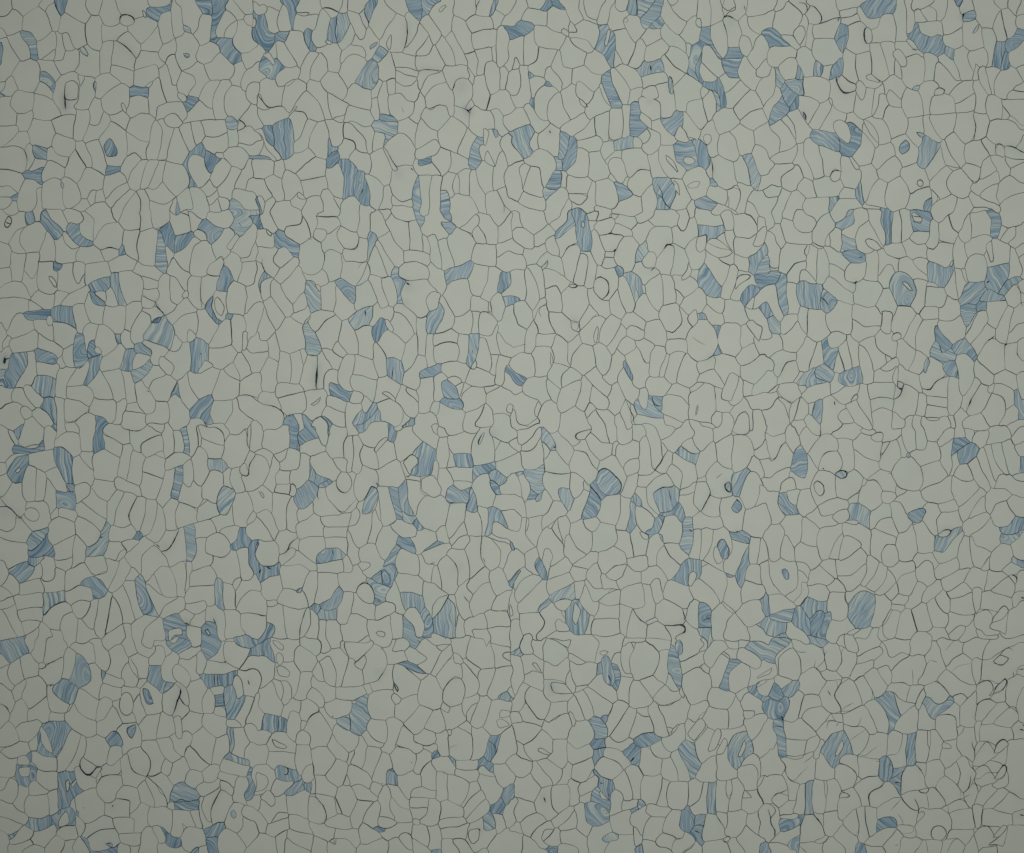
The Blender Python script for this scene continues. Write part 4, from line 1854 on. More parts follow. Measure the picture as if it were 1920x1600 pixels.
"20": """
0 0 8 0 11 5 9 9 5 16 0 19
10 0 27 0 24 4 19 7 11 6
b 13 8 27 0 29 4 25 7 20 8 24 3
b 2 8 28 0 39 0 40 7 36 7 29 4
10 7 25 8 26 20 16 18 6 16
26 7 30 5 39 8 43 15 42 22 36 24 26 20
40 0 49 0 51 9 54 14 47 19 42 12
48 0 54 0 54 6 56 13 63 15 63 18 54 15
52 0 69 0 68 6 63 15 56 11
70 0 76 0 72 14 71 18 64 18 64 15
76 0 86 0 85 8 80 10 77 7
73 12 76 2 77 8 82 10 87 7 88 11 84 15 86 21 77 22 71 18
b 10 7 86 0 94 0 94 11 88 11 86 6
b 2 4 94 0 106 0 102 8 96 14 94 10
b 2 5 106 0 112 0 111 12 104 17 98 21 96 13 102 8
b 4 4 104 18 111 12 114 16 113 21 105 22
112 4 120 0 120 8 129 15 129 19 126 27 114 16 111 11
119 0 140 0 139 10 129 15 120 5
i 120 0 127 0 125 3 121 4
j 0 2 130 0 136 1 135 3 132 2
140 0 149 0 149 19 141 20 141 14 139 10
149 0 158 0 157 14 156 16 149 20
158 0 161 0 168 5 166 9 161 10 158 8
i 161 0 168 0 168 4 163 9 158 5
168 0 176 0 175 10 170 14 166 15 163 12 162 9 168 6
s 4 158 14 161 11 163 13 166 15 168 12
177 0 192 0 192 9 176 12 175 7
s 3 174 4 175 8
176 13 192 10 192 22 185 26 178 19
171 13 175 10 179 20 185 27 181 38 173 25
159 15 163 13 167 16 172 24 170 32 170 36 162 36 161 26
h 4 164 17
s 3 159 15 161 25
149 20 158 16 161 28 161 37 158 43 154 38 150 28
i 172 26 177 28 180 36 178 43 173 42 170 35
b 4 7 186 25 192 22 192 34 190 28
b 3 6 142 21 149 20 150 27 157 43 155 45 148 34 142 32 140 28
130 20 137 12 137 18 142 21 139 32 133 33 125 27
i 137 16 140 13 142 15 142 21 138 20
114 17 125 27 130 34 131 40 118 34 112 27 112 22
104 22 112 22 112 28 101 35 96 28 98 26
84 16 88 11 95 13 99 21 98 26 92 32 87 24
s 2 84 16 87 12 88 18 84 16
77 23 86 21 92 32 90 42 87 48 83 47 78 37
j 14 2 86 42 90 38 88 40
94 31 98 28 101 36 99 41 98 47 93 52 87 48
101 36 112 29 118 35 114 41 106 46 101 47 99 43
b 9 5 92 52 98 46 101 48 111 45 114 51 113 54 97 58
113 41 118 42 130 55 122 64 120 61 118 56 114 53
114 41 118 35 131 41 133 46 131 55
131 34 133 29 134 36 134 44 131 40
b 8 5 135 36 140 32 143 34 141 42 138 52 140 61 131 55 134 42
b 11 6 141 42 143 38 142 45 140 52 143 62 139 59 137 52
143 36 148 34 155 44 160 54 155 58 142 46
142 47 155 59 152 62 144 61 140 54
b 0 6 162 36 170 35 171 44 160 44 159 41
b 0 6 158 45 173 46 170 51 169 56 170 58 163 59 161 54
s 2 158 46 163 46 166 51
172 46 179 46 183 53 187 59 183 69 171 59 169 54
181 37 185 28 191 35 192 43 184 52 178 47
185 52 192 44 192 58 187 59 183 56
156 59 161 55 163 59 171 59 164 68 160 69 156 62
160 70 171 60 179 67 165 80 160 81
166 81 179 68 183 70 187 81 171 91
171 92 187 82 190 91 181 99 174 93
183 70 187 60 192 59 192 74 187 79
187 82 192 76 192 90 189 88
b 10 7 152 62 155 58 160 70 160 80 156 81 156 72 151 68 143 62
b 2 4 151 67 156 74 157 80 154 84 153 77 150 69
142 66 147 69 143 74 142 70
144 73 150 68 154 76 153 84 148 90 146 88 143 80
131 77 142 74 147 88 141 98 131 85
130 56 138 60 142 66 142 74 131 76 131 84 123 83 122 64
108 64 116 62 117 70 121 68 123 82 119 88 112 88 110 77 98 73 107 73
j 9 1 119 56 121 62 121 71 117 70 117 60
h 4 119 66
s 2 117 62 119 57 121 64
97 58 114 54 116 61 103 65 100 67
98 69 102 65 108 65 111 71 109 73 98 72
93 54 97 60 97 65 89 67 86 60 78 52 82 48
73 53 78 53 90 68 86 78 82 77 76 64
88 68 96 65 98 69 94 76 87 78
b 0 6 70 54 73 53 76 63 82 77 82 81 75 81 70 70 67 60
66 64 68 62 72 75 75 80 71 78 67 70
54 48 55 42 62 38 69 42 73 51 66 57 60 56
b 12 6 64 19 71 18 73 22 70 35 77 24 77 44 74 50 69 42 63 37 67 24
i 72 21 74 24 71 36 69 34
77 37 82 43 83 47 79 51 76 46
47 19 53 15 64 19 66 24 62 37 57 30 48 28 43 28 50 25
i 44 15 47 20 50 24 48 25 42 24
i 37 20 42 23 43 28 37 25
43 29 48 28 57 30 61 37 60 39 51 39 44 34
17 19 26 20 36 25 40 29 34 37 19 35
37 37 40 29 43 29 46 37 56 40 53 49 46 52 38 50
b 0 6 0 19 6 16 16 18 16 21 9 27 0 28
0 29 8 26 9 49 6 49 0 42
9 27 16 22 20 36 17 46 9 49
20 35 34 37 26 53 25 58 17 57 13 51 18 45
b 9 7 13 54 17 57 13 60
30 52 35 38 38 50 46 52 44 62 35 67 38 64 34 58
26 51 28 51 38 63 36 67 33 68 24 58
13 61 17 57 25 60 15 74
b 4 6 25 64 27 61 31 66 28 66
0 43 6 50 5 54 0 55
0 54 6 53 4 73 0 73
6 50 12 50 13 77 9 80 4 79 0 74 5 72
17 74 23 66 30 65 34 68 29 76 26 91 21 89 17 83
b 10 6 13 75 16 74 17 83
46 52 53 49 60 56 67 57 67 63 61 69 49 60 47 64 45 62
48 62 50 60 61 70 61 74 57 78 49 70
i 50 73 57 80 56 81 51 79
37 70 44 63 48 65 48 72 54 83 44 89 37 81
27 88 29 77 35 70 37 82 43 90 34 97
0 76 2 79 0 81
0 82 8 80 14 92 9 94 0 98
9 80 12 77 18 84 26 91 27 94 20 100 16 98
62 70 67 65 69 75 74 80 73 83 64 83 57 90 55 83
36 97 54 85 58 90 47 100 45 102
b 8 5 0 97 10 94 14 95 17 99 13 106 13 110 16 113 9 118 0 109
17 99 20 101 20 111 16 113 12 109
20 101 28 94 35 97 36 104 35 117 29 117 21 111
s 4 28 98 29 100
46 100 62 89 63 101 49 105
s 2 50 104 58 102 64 101
63 88 69 83 73 83 72 104 69 106 64 101
74 82 82 81 82 100 79 104 74 105 72 100
83 79 89 81 89 100 83 103
s 3 73 98 72 103 74 105 79 104
b 0 6 90 79 94 76 97 89 97 96 94 102 90 102 89 90
95 74 100 73 110 77 111 87 105 90 97 84
h 3 103 76
i 97 84 105 90 105 98 95 89
b 14 5 111 89 120 88 122 83 128 85 129 92 127 95 125 93 122 102 117 98
129 85 132 85 141 98 139 104 132 100 128 94
106 91 110 89 121 102 123 106 120 109 111 108 111 102 106 97
i 122 101 126 93 134 106 133 107 123 105
b 9 4 77 106 91 102 91 110 77 113
92 103 96 104 98 108 97 111 91 110
97 101 105 100 104 106 98 108 95 103
105 98 110 100 112 108 104 117 98 113 97 110
49 106 65 102 68 107 66 112 57 114 50 111
66 112 69 107 76 107 77 113 69 121
b 5 5 36 100 43 103 40 117 35 120 36 105
b 12 6 43 103 48 104 49 117 47 122 41 128 37 126 40 118 42 110
s 2 43 103 42 115 37 125
b 0 4 32 118 36 120 38 128 33 127
50 111 57 114 56 132 42 130 41 128 48 122
58 114 65 113 72 125 72 133 64 135 57 132
69 121 77 114 82 113 81 118 74 118 72 124
72 121 77 118 81 120 86 132 84 137 80 137 73 126
82 114 97 111 102 117 105 127 95 127 89 133 86 130
87 137 90 133 96 127 104 128 106 136 96 148 88 143
s 3 90 132 94 127 100 125 105 128
10 118 20 112 31 118 33 127 30 130 23 141 21 125 13 124 10 121
0 112 6 114 7 120 0 126
0 126 9 121 5 128 9 143 3 150 0 147
5 127 9 123 14 125 9 133 9 143
10 130 14 125 21 126 23 141 22 149 9 144
3 149 9 144 23 148 25 153 22 160 4 152
4 152 22 160 0 160 0 150
b 0 7 31 128 37 128 37 138 34 142 26 140 30 132
b 0 4 23 142 34 142 26 150 24 148
37 128 41 130 41 141 38 140 36 136
41 132 56 133 60 138 56 145 44 145 41 140
25 152 39 140 42 148 33 160 25 160
33 160 42 149 47 160
43 146 54 145 57 149 50 154 44 150
s 3 43 146 50 145 57 149
47 160 45 151 51 154 58 148 60 137 63 139 63 151 60 160
64 136 72 134 77 138 81 150 74 157 66 155 63 148
b 2 6 76 136 84 139 91 146 86 149 81 151 79 144
85 132 87 134 86 140 84 138
73 131 78 136 76 137 72 134
75 157 82 150 91 146 97 148 92 158 90 160 75 160
97 147 106 138 108 148 107 160 91 160 96 153
62 155 74 157 74 160 62 160
b 12 5 106 134 116 133 122 142 120 151 118 158 113 150 107 144
b 8 6 107 144 113 150 118 158 117 160 106 160 108 152
s 3 109 138 115 148 117 156
i 113 150 118 156 117 157 114 155
102 117 110 112 110 117 116 131 115 133 106 133
110 113 112 109 121 109 123 120 132 127 128 134 116 131
i 115 116 122 122 126 131 116 121
b 0 5 121 109 134 106 138 111 140 124 132 129 130 126 124 122
i 128 120 131 117 136 118 138 122 132 124
b 9 7 136 106 141 105 147 110 147 118 148 120 145 127 140 124 138 112
i 145 115 147 115 148 119 146 118
i 143 103 146 100 150 102 150 106 146 109
133 105 140 104 142 100 152 90 156 104 155 115 150 118 146 110 141 104
151 87 159 81 165 82 171 92 164 98 156 101
156 102 162 98 169 102 171 113 168 121 163 119 155 116
162 98 170 93 181 98 182 109 180 114 171 116 170 104
181 99 192 91 192 114 186 109 182 108
b 12 4 173 117 180 116 187 135 185 141 179 138 178 128
180 116 183 109 192 118 192 130 187 131
167 122 171 116 176 124 179 138 177 140 168 134
150 120 156 117 165 122 168 132 166 142 160 142 151 133
149 120 150 128 149 134 146 127
s 4 150 121 150 131
128 133 133 127 142 125 149 136 148 144 145 147 135 149
i 131 139 137 136 142 136 139 141 133 142
b 0 5 149 134 153 139 148 139
148 139 160 144 162 150 160 155 153 152 146 147
b 2 5 136 151 146 147 154 151 151 158 140 156
120 133 127 134 133 149 129 156 118 158 122 146
i 121 134 125 139 126 148 122 141
162 144 166 139 171 143 172 150 168 157 163 158 163 150
171 137 179 140 179 143 176 149 176 155 168 158 172 148
s 2 165 140 171 143 171 153
163 158 162 146 160 156
180 144 192 151 192 160 187 158 177 150
187 132 192 131 192 141 185 141
177 151 186 158 186 160 176 160
154 151 162 157 170 160 151 160 150 158
137 157 150 158 150 160 136 160
130 153 135 150 136 160 130 160
122 157 129 156 130 160 122 160
s 5 104 49 104 53
""",
"21": """
5 0 22 0 27 8 16 16 9 11 5 2
0 0 5 2 9 11 3 12 0 15
0 15 4 12 9 11 16 17 16 24 15 27 9 25 0 20
23 0 34 0 29 7 26 6
16 16 27 8 32 14 30 17 20 25 17 24
29 7 35 0 43 0 32 14
b 13 5 42 0 48 1 47 9 36 20 33 18 34 13
b 10 6 48 1 58 1 58 10 59 28 52 28 50 22 50 15
i 53 6 55 6 55 12 52 10
32 21 47 9 50 22 47 22 42 24 38 34
58 0 63 0 63 5 58 5
58 6 65 5 61 9 59 14
63 0 74 0 74 4 71 5 65 5
62 9 65 5 74 4 78 7 73 15 66 16
s 2 74 0 73 4
78 6 81 1 89 0 93 2 93 9 90 12 79 8
75 0 80 1 78 5
74 15 78 8 90 13 90 17 84 17
65 16 84 14 84 18 78 28 70 29 67 24
s 3 65 16 75 15 84 14
60 14 63 13 66 18 70 29 69 38 64 39 59 28
70 29 77 29 77 33 70 33
s 4 76 29 78 27
70 33 77 33 79 40 70 42 68 40
78 29 84 18 90 17 95 24 93 30 92 40 84 45 80 39 77 33
93 0 104 0 102 6 94 8
90 12 94 8 102 6 107 10 101 18 96 24 91 17
b 5 4 92 37 93 29 97 24 101 21 102 29 97 36
101 21 103 12 107 10 120 11 121 20 117 22 114 28 109 34 108 29 102 28
s 4 114 27 116 22 119 26
h 3 117 21
97 36 103 29 108 29 109 33 107 41 99 40
s 4 104 43 107 41
104 0 124 0 124 9 119 11 107 9 102 5
92 38 97 36 100 41 107 42 112 45 103 49 100 54 95 48 91 45
109 35 114 29 116 23 119 27 121 24 118 46 112 46 107 41
124 0 131 0 133 5 130 12 127 14 124 9
i 131 0 137 0 137 6 133 5
133 5 138 6 139 16 130 27 122 23 120 11 124 9 128 14
138 0 157 0 159 8 151 11 140 9
b 10 5 139 10 144 9 152 11 159 8 160 14 152 19 145 21 140 16
i 139 18 147 15 145 26 142 30 139 27
130 28 139 18 139 26 142 30 145 23 143 37 136 43
157 0 166 0 165 13 160 13
166 0 178 0 184 10 184 15 178 19 167 17
178 0 184 0 184 9
185 0 191 0 190 10 184 14
i 181 24 184 15 190 9 192 11 190 20 186 25
167 18 178 19 184 15 181 24 186 26 181 31 174 34 167 31
s 2 154 33 158 36 163 39
153 18 160 14 166 30 163 27
160 13 165 13 167 16 166 30 160 17
145 23 153 19 165 30 157 33 152 32 145 27
s 2 145 22 165 30
156 34 166 30 166 36 162 39
145 27 152 32 157 38 163 39 156 57 151 51 144 37
b 12 6 143 38 145 39 149 48 157 55 156 62 152 63 146 60 140 54 139 48
134 44 139 43 139 51 134 48
121 23 129 27 132 35 126 47 118 45 119 34
i 127 50 132 36 135 44 133 48 128 51
h 2 137 47
120 47 127 48 133 48 140 54 136 60 129 63 122 56
122 56 127 59 128 64 126 69 123 67
112 46 118 47 122 56 123 67 115 69 112 60
100 55 103 49 111 46 113 52 113 66 110 74 100 60
97 54 100 54 100 60 98 60
b 9 4 84 45 92 45 97 50 98 60 92 68 87 56
s 2 92 46 93 57 95 64
b 9 8 77 40 83 39 85 43 80 48 77 44
80 48 84 47 92 67 92 70 90 75 86 75 80 62
s 2 79 56 81 66 86 75
73 64 79 56 81 68 86 75 83 79 75 75 74 70
i 62 51 65 47 72 51 72 61 67 65 61 58
s 3 62 50 66 47 72 54 70 62 67 65
64 39 70 42 78 41 80 48 79 56 72 65 68 65 72 58 71 50 65 47 62 50
51 29 59 29 64 39 62 50 60 56 54 55 56 36
38 34 42 25 50 24 51 29 46 52 40 48 39 38
s 3 40 28 44 23 48 22
52 29 57 29 53 55 48 54 46 51
25 20 31 17 32 22 35 31 30 32 25 25
8 26 15 27 25 22 26 28 18 38 11 40
18 38 27 29 34 33 38 36 40 48 33 42 24 40
j 13 2 22 41 28 34 27 39 23 43
11 40 18 38 22 42 24 46 24 62 21 63
24 42 30 41 38 47 44 52 37 60 33 55 25 57
0 20 9 26 7 31 0 29
0 30 7 31 10 40 9 43 0 43
0 43 9 43 12 52 12 60 10 66 0 62
i 4 43 6 43 5 50
9 43 12 41 20 63 16 73 10 66 13 58
b 0 5 0 62 6 64 4 67 0 69
0 70 10 67 15 75 15 82 10 88 3 80 0 74
25 57 33 54 36 60 37 74 28 74 26 67
43 53 46 53 50 55 49 58 44 58
s 3 43 54 46 53 50 55 48 58 44 57 43 54
37 61 43 55 54 55 57 60 57 72 49 82 44 79 38 74
h 5 46 80
56 59 61 56 67 65 73 67 74 74 71 79 65 76 58 67
58 67 66 76 60 77 51 87 50 82
16 74 24 63 27 68 21 71 17 80
s 2 20 73 24 69 27 68
17 80 21 70 26 69 28 80 33 90 20 90
s 2 21 71 22 78
0 75 5 84 11 88 9 99 0 100
11 88 16 81 19 88 18 92 18 100 9 105 10 96
18 91 33 90 32 101 18 101
28 74 38 75 44 82 45 86 49 90 42 97 33 89 28 80
44 82 50 82 50 88 45 88
s 2 44 82 50 82 49 88
33 91 41 97 40 110 44 115 31 112 29 101
17 101 29 100 32 110 26 122 18 122 16 110
i 29 102 31 112 29 116
0 107 6 104 16 110 16 121 11 123 0 116
0 100 9 99 9 105 6 104 0 107
b 5 7 0 117 11 123 8 130 0 124
31 112 38 113 43 116 37 125 37 132 27 123
42 98 50 91 52 98 45 107 44 115 40 108
45 106 52 98 60 100 63 108 63 114 53 121 44 114
51 90 60 78 66 77 70 80 66 95 64 98 60 99 53 97
s 2 50 90 57 81 64 76
i 61 92 64 84 65 85 64 97 62 98
71 80 75 76 82 80 71 100 66 96
71 101 82 82 86 87 85 93 80 95 75 107
82 82 84 75 91 75 101 81 98 88 88 85 86 87
86 88 89 85 99 89 98 95 95 96 86 92
80 102 82 94 86 92 92 96 93 102 85 106
61 99 65 97 70 100 74 107 74 118 70 123 64 114
75 108 80 102 85 108 83 118 79 126 73 129 68 124
i 84 109 88 116 91 123 90 126 86 120 83 114
j 10 8 84 109 88 116 91 123 90 126 86 120 83 114
85 106 93 100 97 104 100 113 103 112 103 122 100 129 95 131 90 126 91 121
92 96 98 94 107 99 104 111 100 113 97 104
s 2 96 101 97 108 101 113
100 82 110 79 116 90 115 100 108 98 99 93
110 75 115 70 124 67 127 78 127 82 120 90 115 87
s 2 116 88 121 90 127 82
92 70 99 60 110 74 110 79 101 81 91 74
125 70 131 76 134 86 131 94 116 95 116 88 120 90 127 82
129 64 136 60 140 56 145 61 145 68 141 75 138 70 131 76 126 69
i 132 77 138 70 140 82 136 86 132 80
b 10 5 141 76 145 76 146 81 141 80
146 62 159 65 158 73 156 75 147 68
143 74 147 69 156 75 159 82 154 84 149 82 146 76
159 66 171 65 175 71 178 74 178 80 171 83 159 82
131 94 136 86 141 83 141 80 147 81 151 88 153 100 147 109 139 111 132 105
s 4 147 109 151 107
s 2 135 93 141 97 145 99
b 9 7 151 83 156 84 154 95 157 105 152 107 153 97
155 98 156 86 161 82 169 82 171 90 170 98 172 102 167 108 158 105
116 96 131 95 133 99 132 105 116 105
104 107 108 99 115 101 116 106 111 115 110 123 104 122
111 115 116 106 118 106 114 122 111 124
119 106 130 105 127 112 124 127 120 128 114 122
130 106 139 111 139 118 141 122 133 130 123 127 127 114
139 112 152 108 150 117 141 121 139 117
140 122 150 117 157 125 157 131 149 128 139 126
s 2 139 126 147 128 157 131
102 123 110 123 115 123 120 128 112 138 104 136 101 130
121 128 127 127 133 131 133 144 127 138 116 136
134 131 140 127 144 128 138 133 134 133
134 134 144 128 151 131 152 150 148 156 138 155 132 152
i 137 152 139 143 140 143 139 150 136 154
j 9 7 137 152 139 143 140 143 139 150 136 154
s 3 151 131 150 136 151 140
117 137 126 139 133 144 132 153 126 155 120 151 113 149 113 140
96 132 101 131 101 139 100 148 96 144 95 138
b 3 5 94 139 97 147 101 148 103 136 106 145 112 150 114 153 103 152 94 150 92 145
b 4 6 106 137 113 138 112 148 107 143
s 3 104 136 107 143 113 144
94 151 104 152 114 154 115 160 93 160
88 143 92 145 94 151 92 160 85 140
82 150 85 140 91 149 92 160 84 160
s 3 88 143 91 150 92 160
71 140 74 131 79 126 85 140 81 149 77 152 71 147
79 125 84 114 90 126 95 131 94 139 91 144 85 139
55 121 62 114 67 124 74 130 71 138 60 128
60 129 72 138 74 143 71 147 63 146 58 140
s 2 60 128 72 138 74 143 70 147
53 122 60 128 58 140 54 149 48 145 52 130
55 149 59 142 63 143 62 147 56 154
63 147 72 148 77 153 76 160 69 160 63 150
37 151 48 145 54 149 56 160 37 160
34 142 37 132 52 125 51 136 47 145 37 150
s 2 38 131 45 128 52 124
38 131 38 121 44 116 52 122 52 124
19 123 26 122 28 130 29 140 22 144 20 140 9 136 8 130 11 124
24 123 33 128 37 134 33 143 28 137
0 125 8 130 7 134 0 136
0 137 7 134 20 140 17 148 18 155 10 159 0 145
19 140 22 145 18 154 17 148
20 154 23 144 28 140 33 144 37 152 36 160 21 160
0 146 5 154 10 160 0 160
11 159 19 155 20 160 10 160
55 155 62 147 65 153 70 160 56 160
77 153 81 150 84 160 77 160
114 151 120 151 126 155 122 160 115 160
127 156 131 154 133 160 124 160
149 152 154 148 157 150 157 156 152 157 149 155
141 156 148 155 149 160 142 160
134 155 141 156 144 160 134 160
151 131 156 131 158 140 163 144 166 145 162 150 153 149
i 158 132 165 119 171 122 164 142 158 139
170 122 174 128 173 137 166 144 163 142
152 118 152 107 157 106 167 108 171 117 171 122 165 119 160 126 157 126
171 116 180 110 189 107 192 108 192 117 182 129 173 124
s 2 171 115 180 110 188 107
167 109 173 102 182 98 186 107 180 110 172 114
173 86 171 98 174 102 181 98 181 93 176 84
i 175 82 180 79 187 87 188 96 183 93
182 94 188 96 192 94 192 107 187 107
181 129 192 118 192 133 184 137 180 137
175 138 184 137 192 138 192 147 186 148 178 147
174 124 181 129 180 137 175 137
163 150 176 138 181 148 180 160 166 157
i 167 157 170 151 175 149 178 153 178 160 166 160
s 2 167 156 171 150 176 149 178 156
181 148 187 148 188 160 181 160
188 149 192 148 192 160 188 158
157 150 162 150 166 157 165 160 155 160
166 39 169 43 163 64 157 63 158 55 163 42
167 30 175 34 179 38 175 44 168 41
i 170 46 180 46 179 49 171 53 167 58 168 51
s 2 167 58 168 50 173 46 180 47 173 52 167 58
163 63 169 43 182 48 186 56 180 53 172 60 171 65
b 9 6 171 64 173 57 178 53 184 54 185 58 175 71
178 64 182 60 180 72 174 70
180 72 183 62 192 58 192 68
b 10 7 185 71 192 68 192 81
174 70 179 73 186 72 192 82 192 94 187 88 178 79
b 9 6 177 32 184 31 186 26 191 31 184 36 182 46 179 42
b 0 4 182 45 184 36 189 32 192 36 192 46
b 0 7 183 46 192 46 192 55 187 56
""",
"22": """
0 0 3 3 3 10 0 10
4 0 13 0 4 4
4 4 16 0 32 0 32 2 27 4 23 2 16 5 8 14 5 10
8 14 14 7 20 4 21 8 17 14 12 18 7 18
s 2 8 18 12 17 17 13 21 8
0 11 4 10 8 16 6 20
0 13 6 20 4 23 0 24
0 24 7 20 8 26 9 32 7 35 0 37
7 19 13 17 21 10 23 22 23 28 17 32 9 30
b 12 5 21 4 24 2 28 6 33 14 32 18 29 18 24 11
s 4 31 16 33 15
27 4 33 2 40 10 45 16 45 22 42 29 33 17 28 6
24 12 29 18 24 25
24 26 29 18 33 18 42 29 42 34 25 34
s 3 24 34 32 35 42 34
37 0 57 0 58 3 49 4 47 9 50 11 46 15 38 6
i 47 8 49 4 58 3 57 7 54 10 50 10
s 3 57 3 49 4 47 8 50 11
58 0 69 0 73 12 67 13 58 5
55 10 58 5 66 13 75 13 75 21 66 26 59 17
46 16 55 10 58 18 66 25 64 32 60 28 56 19 50 18
s 2 50 18 55 20 60 28 63 32
j 9 4 45 17 48 18 46 21
43 28 46 21 50 19 56 20 60 29 64 33 62 40 57 44 54 39 46 34
69 0 78 0 79 10 74 13
78 0 84 0 87 5 94 4 90 11 82 13 79 10
84 0 93 0 93 4 87 4
94 4 102 1 100 7 94 11 90 10
75 20 77 11 80 11 78 22
79 13 94 11 95 24 88 25 84 29 83 34 78 24
84 35 84 28 89 25 95 24 95 33 86 37
66 26 75 21 78 23 85 35 86 38 82 50 83 42 75 34 69 30 64 33
b 13 5 64 40 66 33 71 30 75 32 83 41 82 47 77 51 71 52 66 46
s 3 64 40 66 33 71 30 75 32 83 41 82 47 77 51
b 5 6 59 45 63 40 71 52 67 56
s 4 58 45 62 51 67 56
b 4 6 59 46 67 56 64 66 58 68 52 68 58 60
96 14 100 8 104 15 105 30 103 35 95 36 95 24
100 0 107 1 109 8 112 18 112 28 105 30 104 14
101 0 122 0 117 7 112 10 108 3
112 11 117 8 123 0 131 0 134 6 126 15 123 18 117 18
112 12 117 18 112 23
112 27 117 18 121 24 116 34 112 35 110 30
134 0 148 0 151 11 144 18 139 15
126 14 131 9 135 11 140 17 139 20 133 17
s 3 125 14 128 15 133 18 138 21
b 10 4 124 19 126 15 134 20 140 20 138 28 133 27 124 21
120 27 121 22 125 20 137 28 139 40 134 43 132 46 126 47 127 35
119 28 127 35 126 47 122 44 116 34
138 28 144 18 151 11 155 17 154 25 145 36 140 39
148 0 165 0 165 4 160 7 153 13
153 13 160 7 165 4 167 10 164 20 165 32 157 29 154 25
165 0 178 0 176 4 166 5
s 3 166 4 174 5 179 2
166 7 177 7 181 20 176 30 166 34 164 24
i 169 26 172 21 171 26
j 11 2 169 26 172 21 171 25 170 27
178 0 190 0 190 11 182 18 177 7
182 19 190 12 192 12 192 20 184 24
181 21 192 32 192 36 176 32
184 25 192 20 192 30 188 27
145 36 154 26 158 30 166 33 164 40 165 52 156 54 149 51 147 42
i 153 39 158 35 156 38
s 2 153 39 158 35
j 12 1 159 43 164 41 164 51 160 48
s 4 160 42 159 47 163 50
b 12 5 165 36 174 34 176 31 178 34 172 47 169 54 165 50
177 34 192 43 186 42 183 59 174 62 171 52
187 41 192 44 192 60 182 60
0 38 5 37 6 54 0 52
i 5 40 9 35 14 42 14 48 10 58 6 50
b 10 5 5 37 8 34 10 36 6 40
b 2 4 9 35 18 31 23 28 24 46 22 51 15 48 13 39
b 1 7 12 55 14 47 20 52 17 55
j 9 3 17 55 19 52 23 48 22 55 19 57
10 57 17 54 22 55 24 47 31 56 26 66 11 69
i 20 60 23 58 24 60 21 61
24 36 26 34 42 34 43 47 35 46 34 50 37 56 31 55 24 44
b 10 5 35 47 39 46 43 47 44 52 47 54 44 63 41 62 36 54
43 44 46 34 54 40 53 47 49 53 46 54
53 40 58 46 58 49 54 46
41 66 44 63 48 54 53 48 59 50 58 56 52 68 44 72
31 56 36 55 41 63 39 66 25 75 24 80 22 70
0 52 6 54 10 60 11 68 0 64
0 65 5 68 4 72 0 75
5 72 11 68 10 80 17 90 9 96 0 92 0 78
11 69 23 66 22 80 18 90 10 80
i 11 68 13 70 12 78 10 79
66 57 71 52 81 52 80 64 78 74 70 72 64 67
i 66 64 69 70 71 72 68 70
81 52 90 54 87 68 86 78 78 77 80 64
82 51 88 36 94 34 94 44 90 54
95 36 104 36 111 35 115 34 102 45 93 44
93 45 101 45 104 57 109 65 110 68 98 60 97 55 92 49
101 45 115 35 121 44 122 46 114 45 106 50 107 56 110 66 104 58
b 9 5 106 50 113 45 120 46 123 43 125 48 125 56 119 63 111 63 107 56
s 3 106 51 113 45 118 46 121 44
s 3 118 48 119 56
b 10 6 119 63 125 56 128 62 130 68 127 72 123 66 110 67
b 10 5 92 49 97 56 97 61 93 58 89 56 90 52
b 8 5 88 56 93 58 94 72 88 80 85 78 86 68
93 60 98 61 107 72 107 77 99 79 93 72
b 5 6 108 72 110 67 114 66 111 78 104 83 100 79 107 77
110 78 115 68 123 66 127 73 127 84 125 88 114 88 112 82
b 10 5 111 79 115 82 113 88 112 86
b 0 4 129 68 135 68 135 88 133 96 126 90 128 80
s 4 133 77 135 79
133 45 138 41 136 49 131 52 126 51 127 47
126 52 131 52 136 49 136 56 140 63 136 67 130 68 125 56
136 50 139 42 144 40 149 50 145 56 142 63 137 58
s 4 148 50 144 57 142 63
138 40 145 36 146 40 140 41
142 64 149 51 158 54 156 67 146 65
157 54 162 52 170 53 175 62 172 78 166 80 157 72
j 4 7 164 62 168 55 171 56 173 61 169 65
s 3 168 54 170 56
136 68 142 64 156 68 158 75 150 77 146 75 140 77 135 77
136 77 141 77 143 82 140 100 133 98 136 88
141 78 146 75 151 78 148 92 143 101 140 98
151 78 158 75 163 80 164 85 166 93 158 101 159 109 148 103 143 101 150 88
j 11 7 154 88 157 83 160 83 164 92 162 100 158 99
i 151 96 153 88 159 101 154 104
174 63 184 60 192 58 192 78 182 83 173 78
b 3 6 163 79 172 78 179 83 178 88 165 84
s 4 168 79 170 79
179 83 187 87 184 103 178 103
188 87 192 87 192 104 184 104
165 85 178 88 172 96 166 112 160 109 160 102 165 96
b 11 5 172 98 177 90 178 100 177 106 172 121 168 112 170 104
b 5 7 160 110 166 112 164 115
160 113 168 113 171 122 172 134 167 138 158 130 162 118
178 104 187 107 187 120 175 115
173 121 176 115 187 120 188 128 173 133
187 105 192 104 192 124 188 122
b 9 6 186 130 190 127 192 128 192 140 189 144 185 140
0 93 9 97 10 104 4 107 0 110
10 96 18 91 20 98 18 106 19 112 10 105
b 11 7 18 102 20 98 23 102 26 115 23 114
25 75 30 77 32 84 38 89 39 96 40 98 28 106 31 98 27 91 24 92 23 100 19 93 20 84
24 92 27 91 31 97 27 116 23 101
i 30 76 34 68 38 88 32 82
24 79 36 67 30 76
35 67 40 67 44 74 40 84 39 89
s 2 34 68 38 88 39 97
44 73 52 69 54 76 60 80 59 90 55 95 48 92 44 84
s 2 43 77 45 89 53 96 56 95
54 70 59 67 64 69 66 73 64 78 60 79 55 76
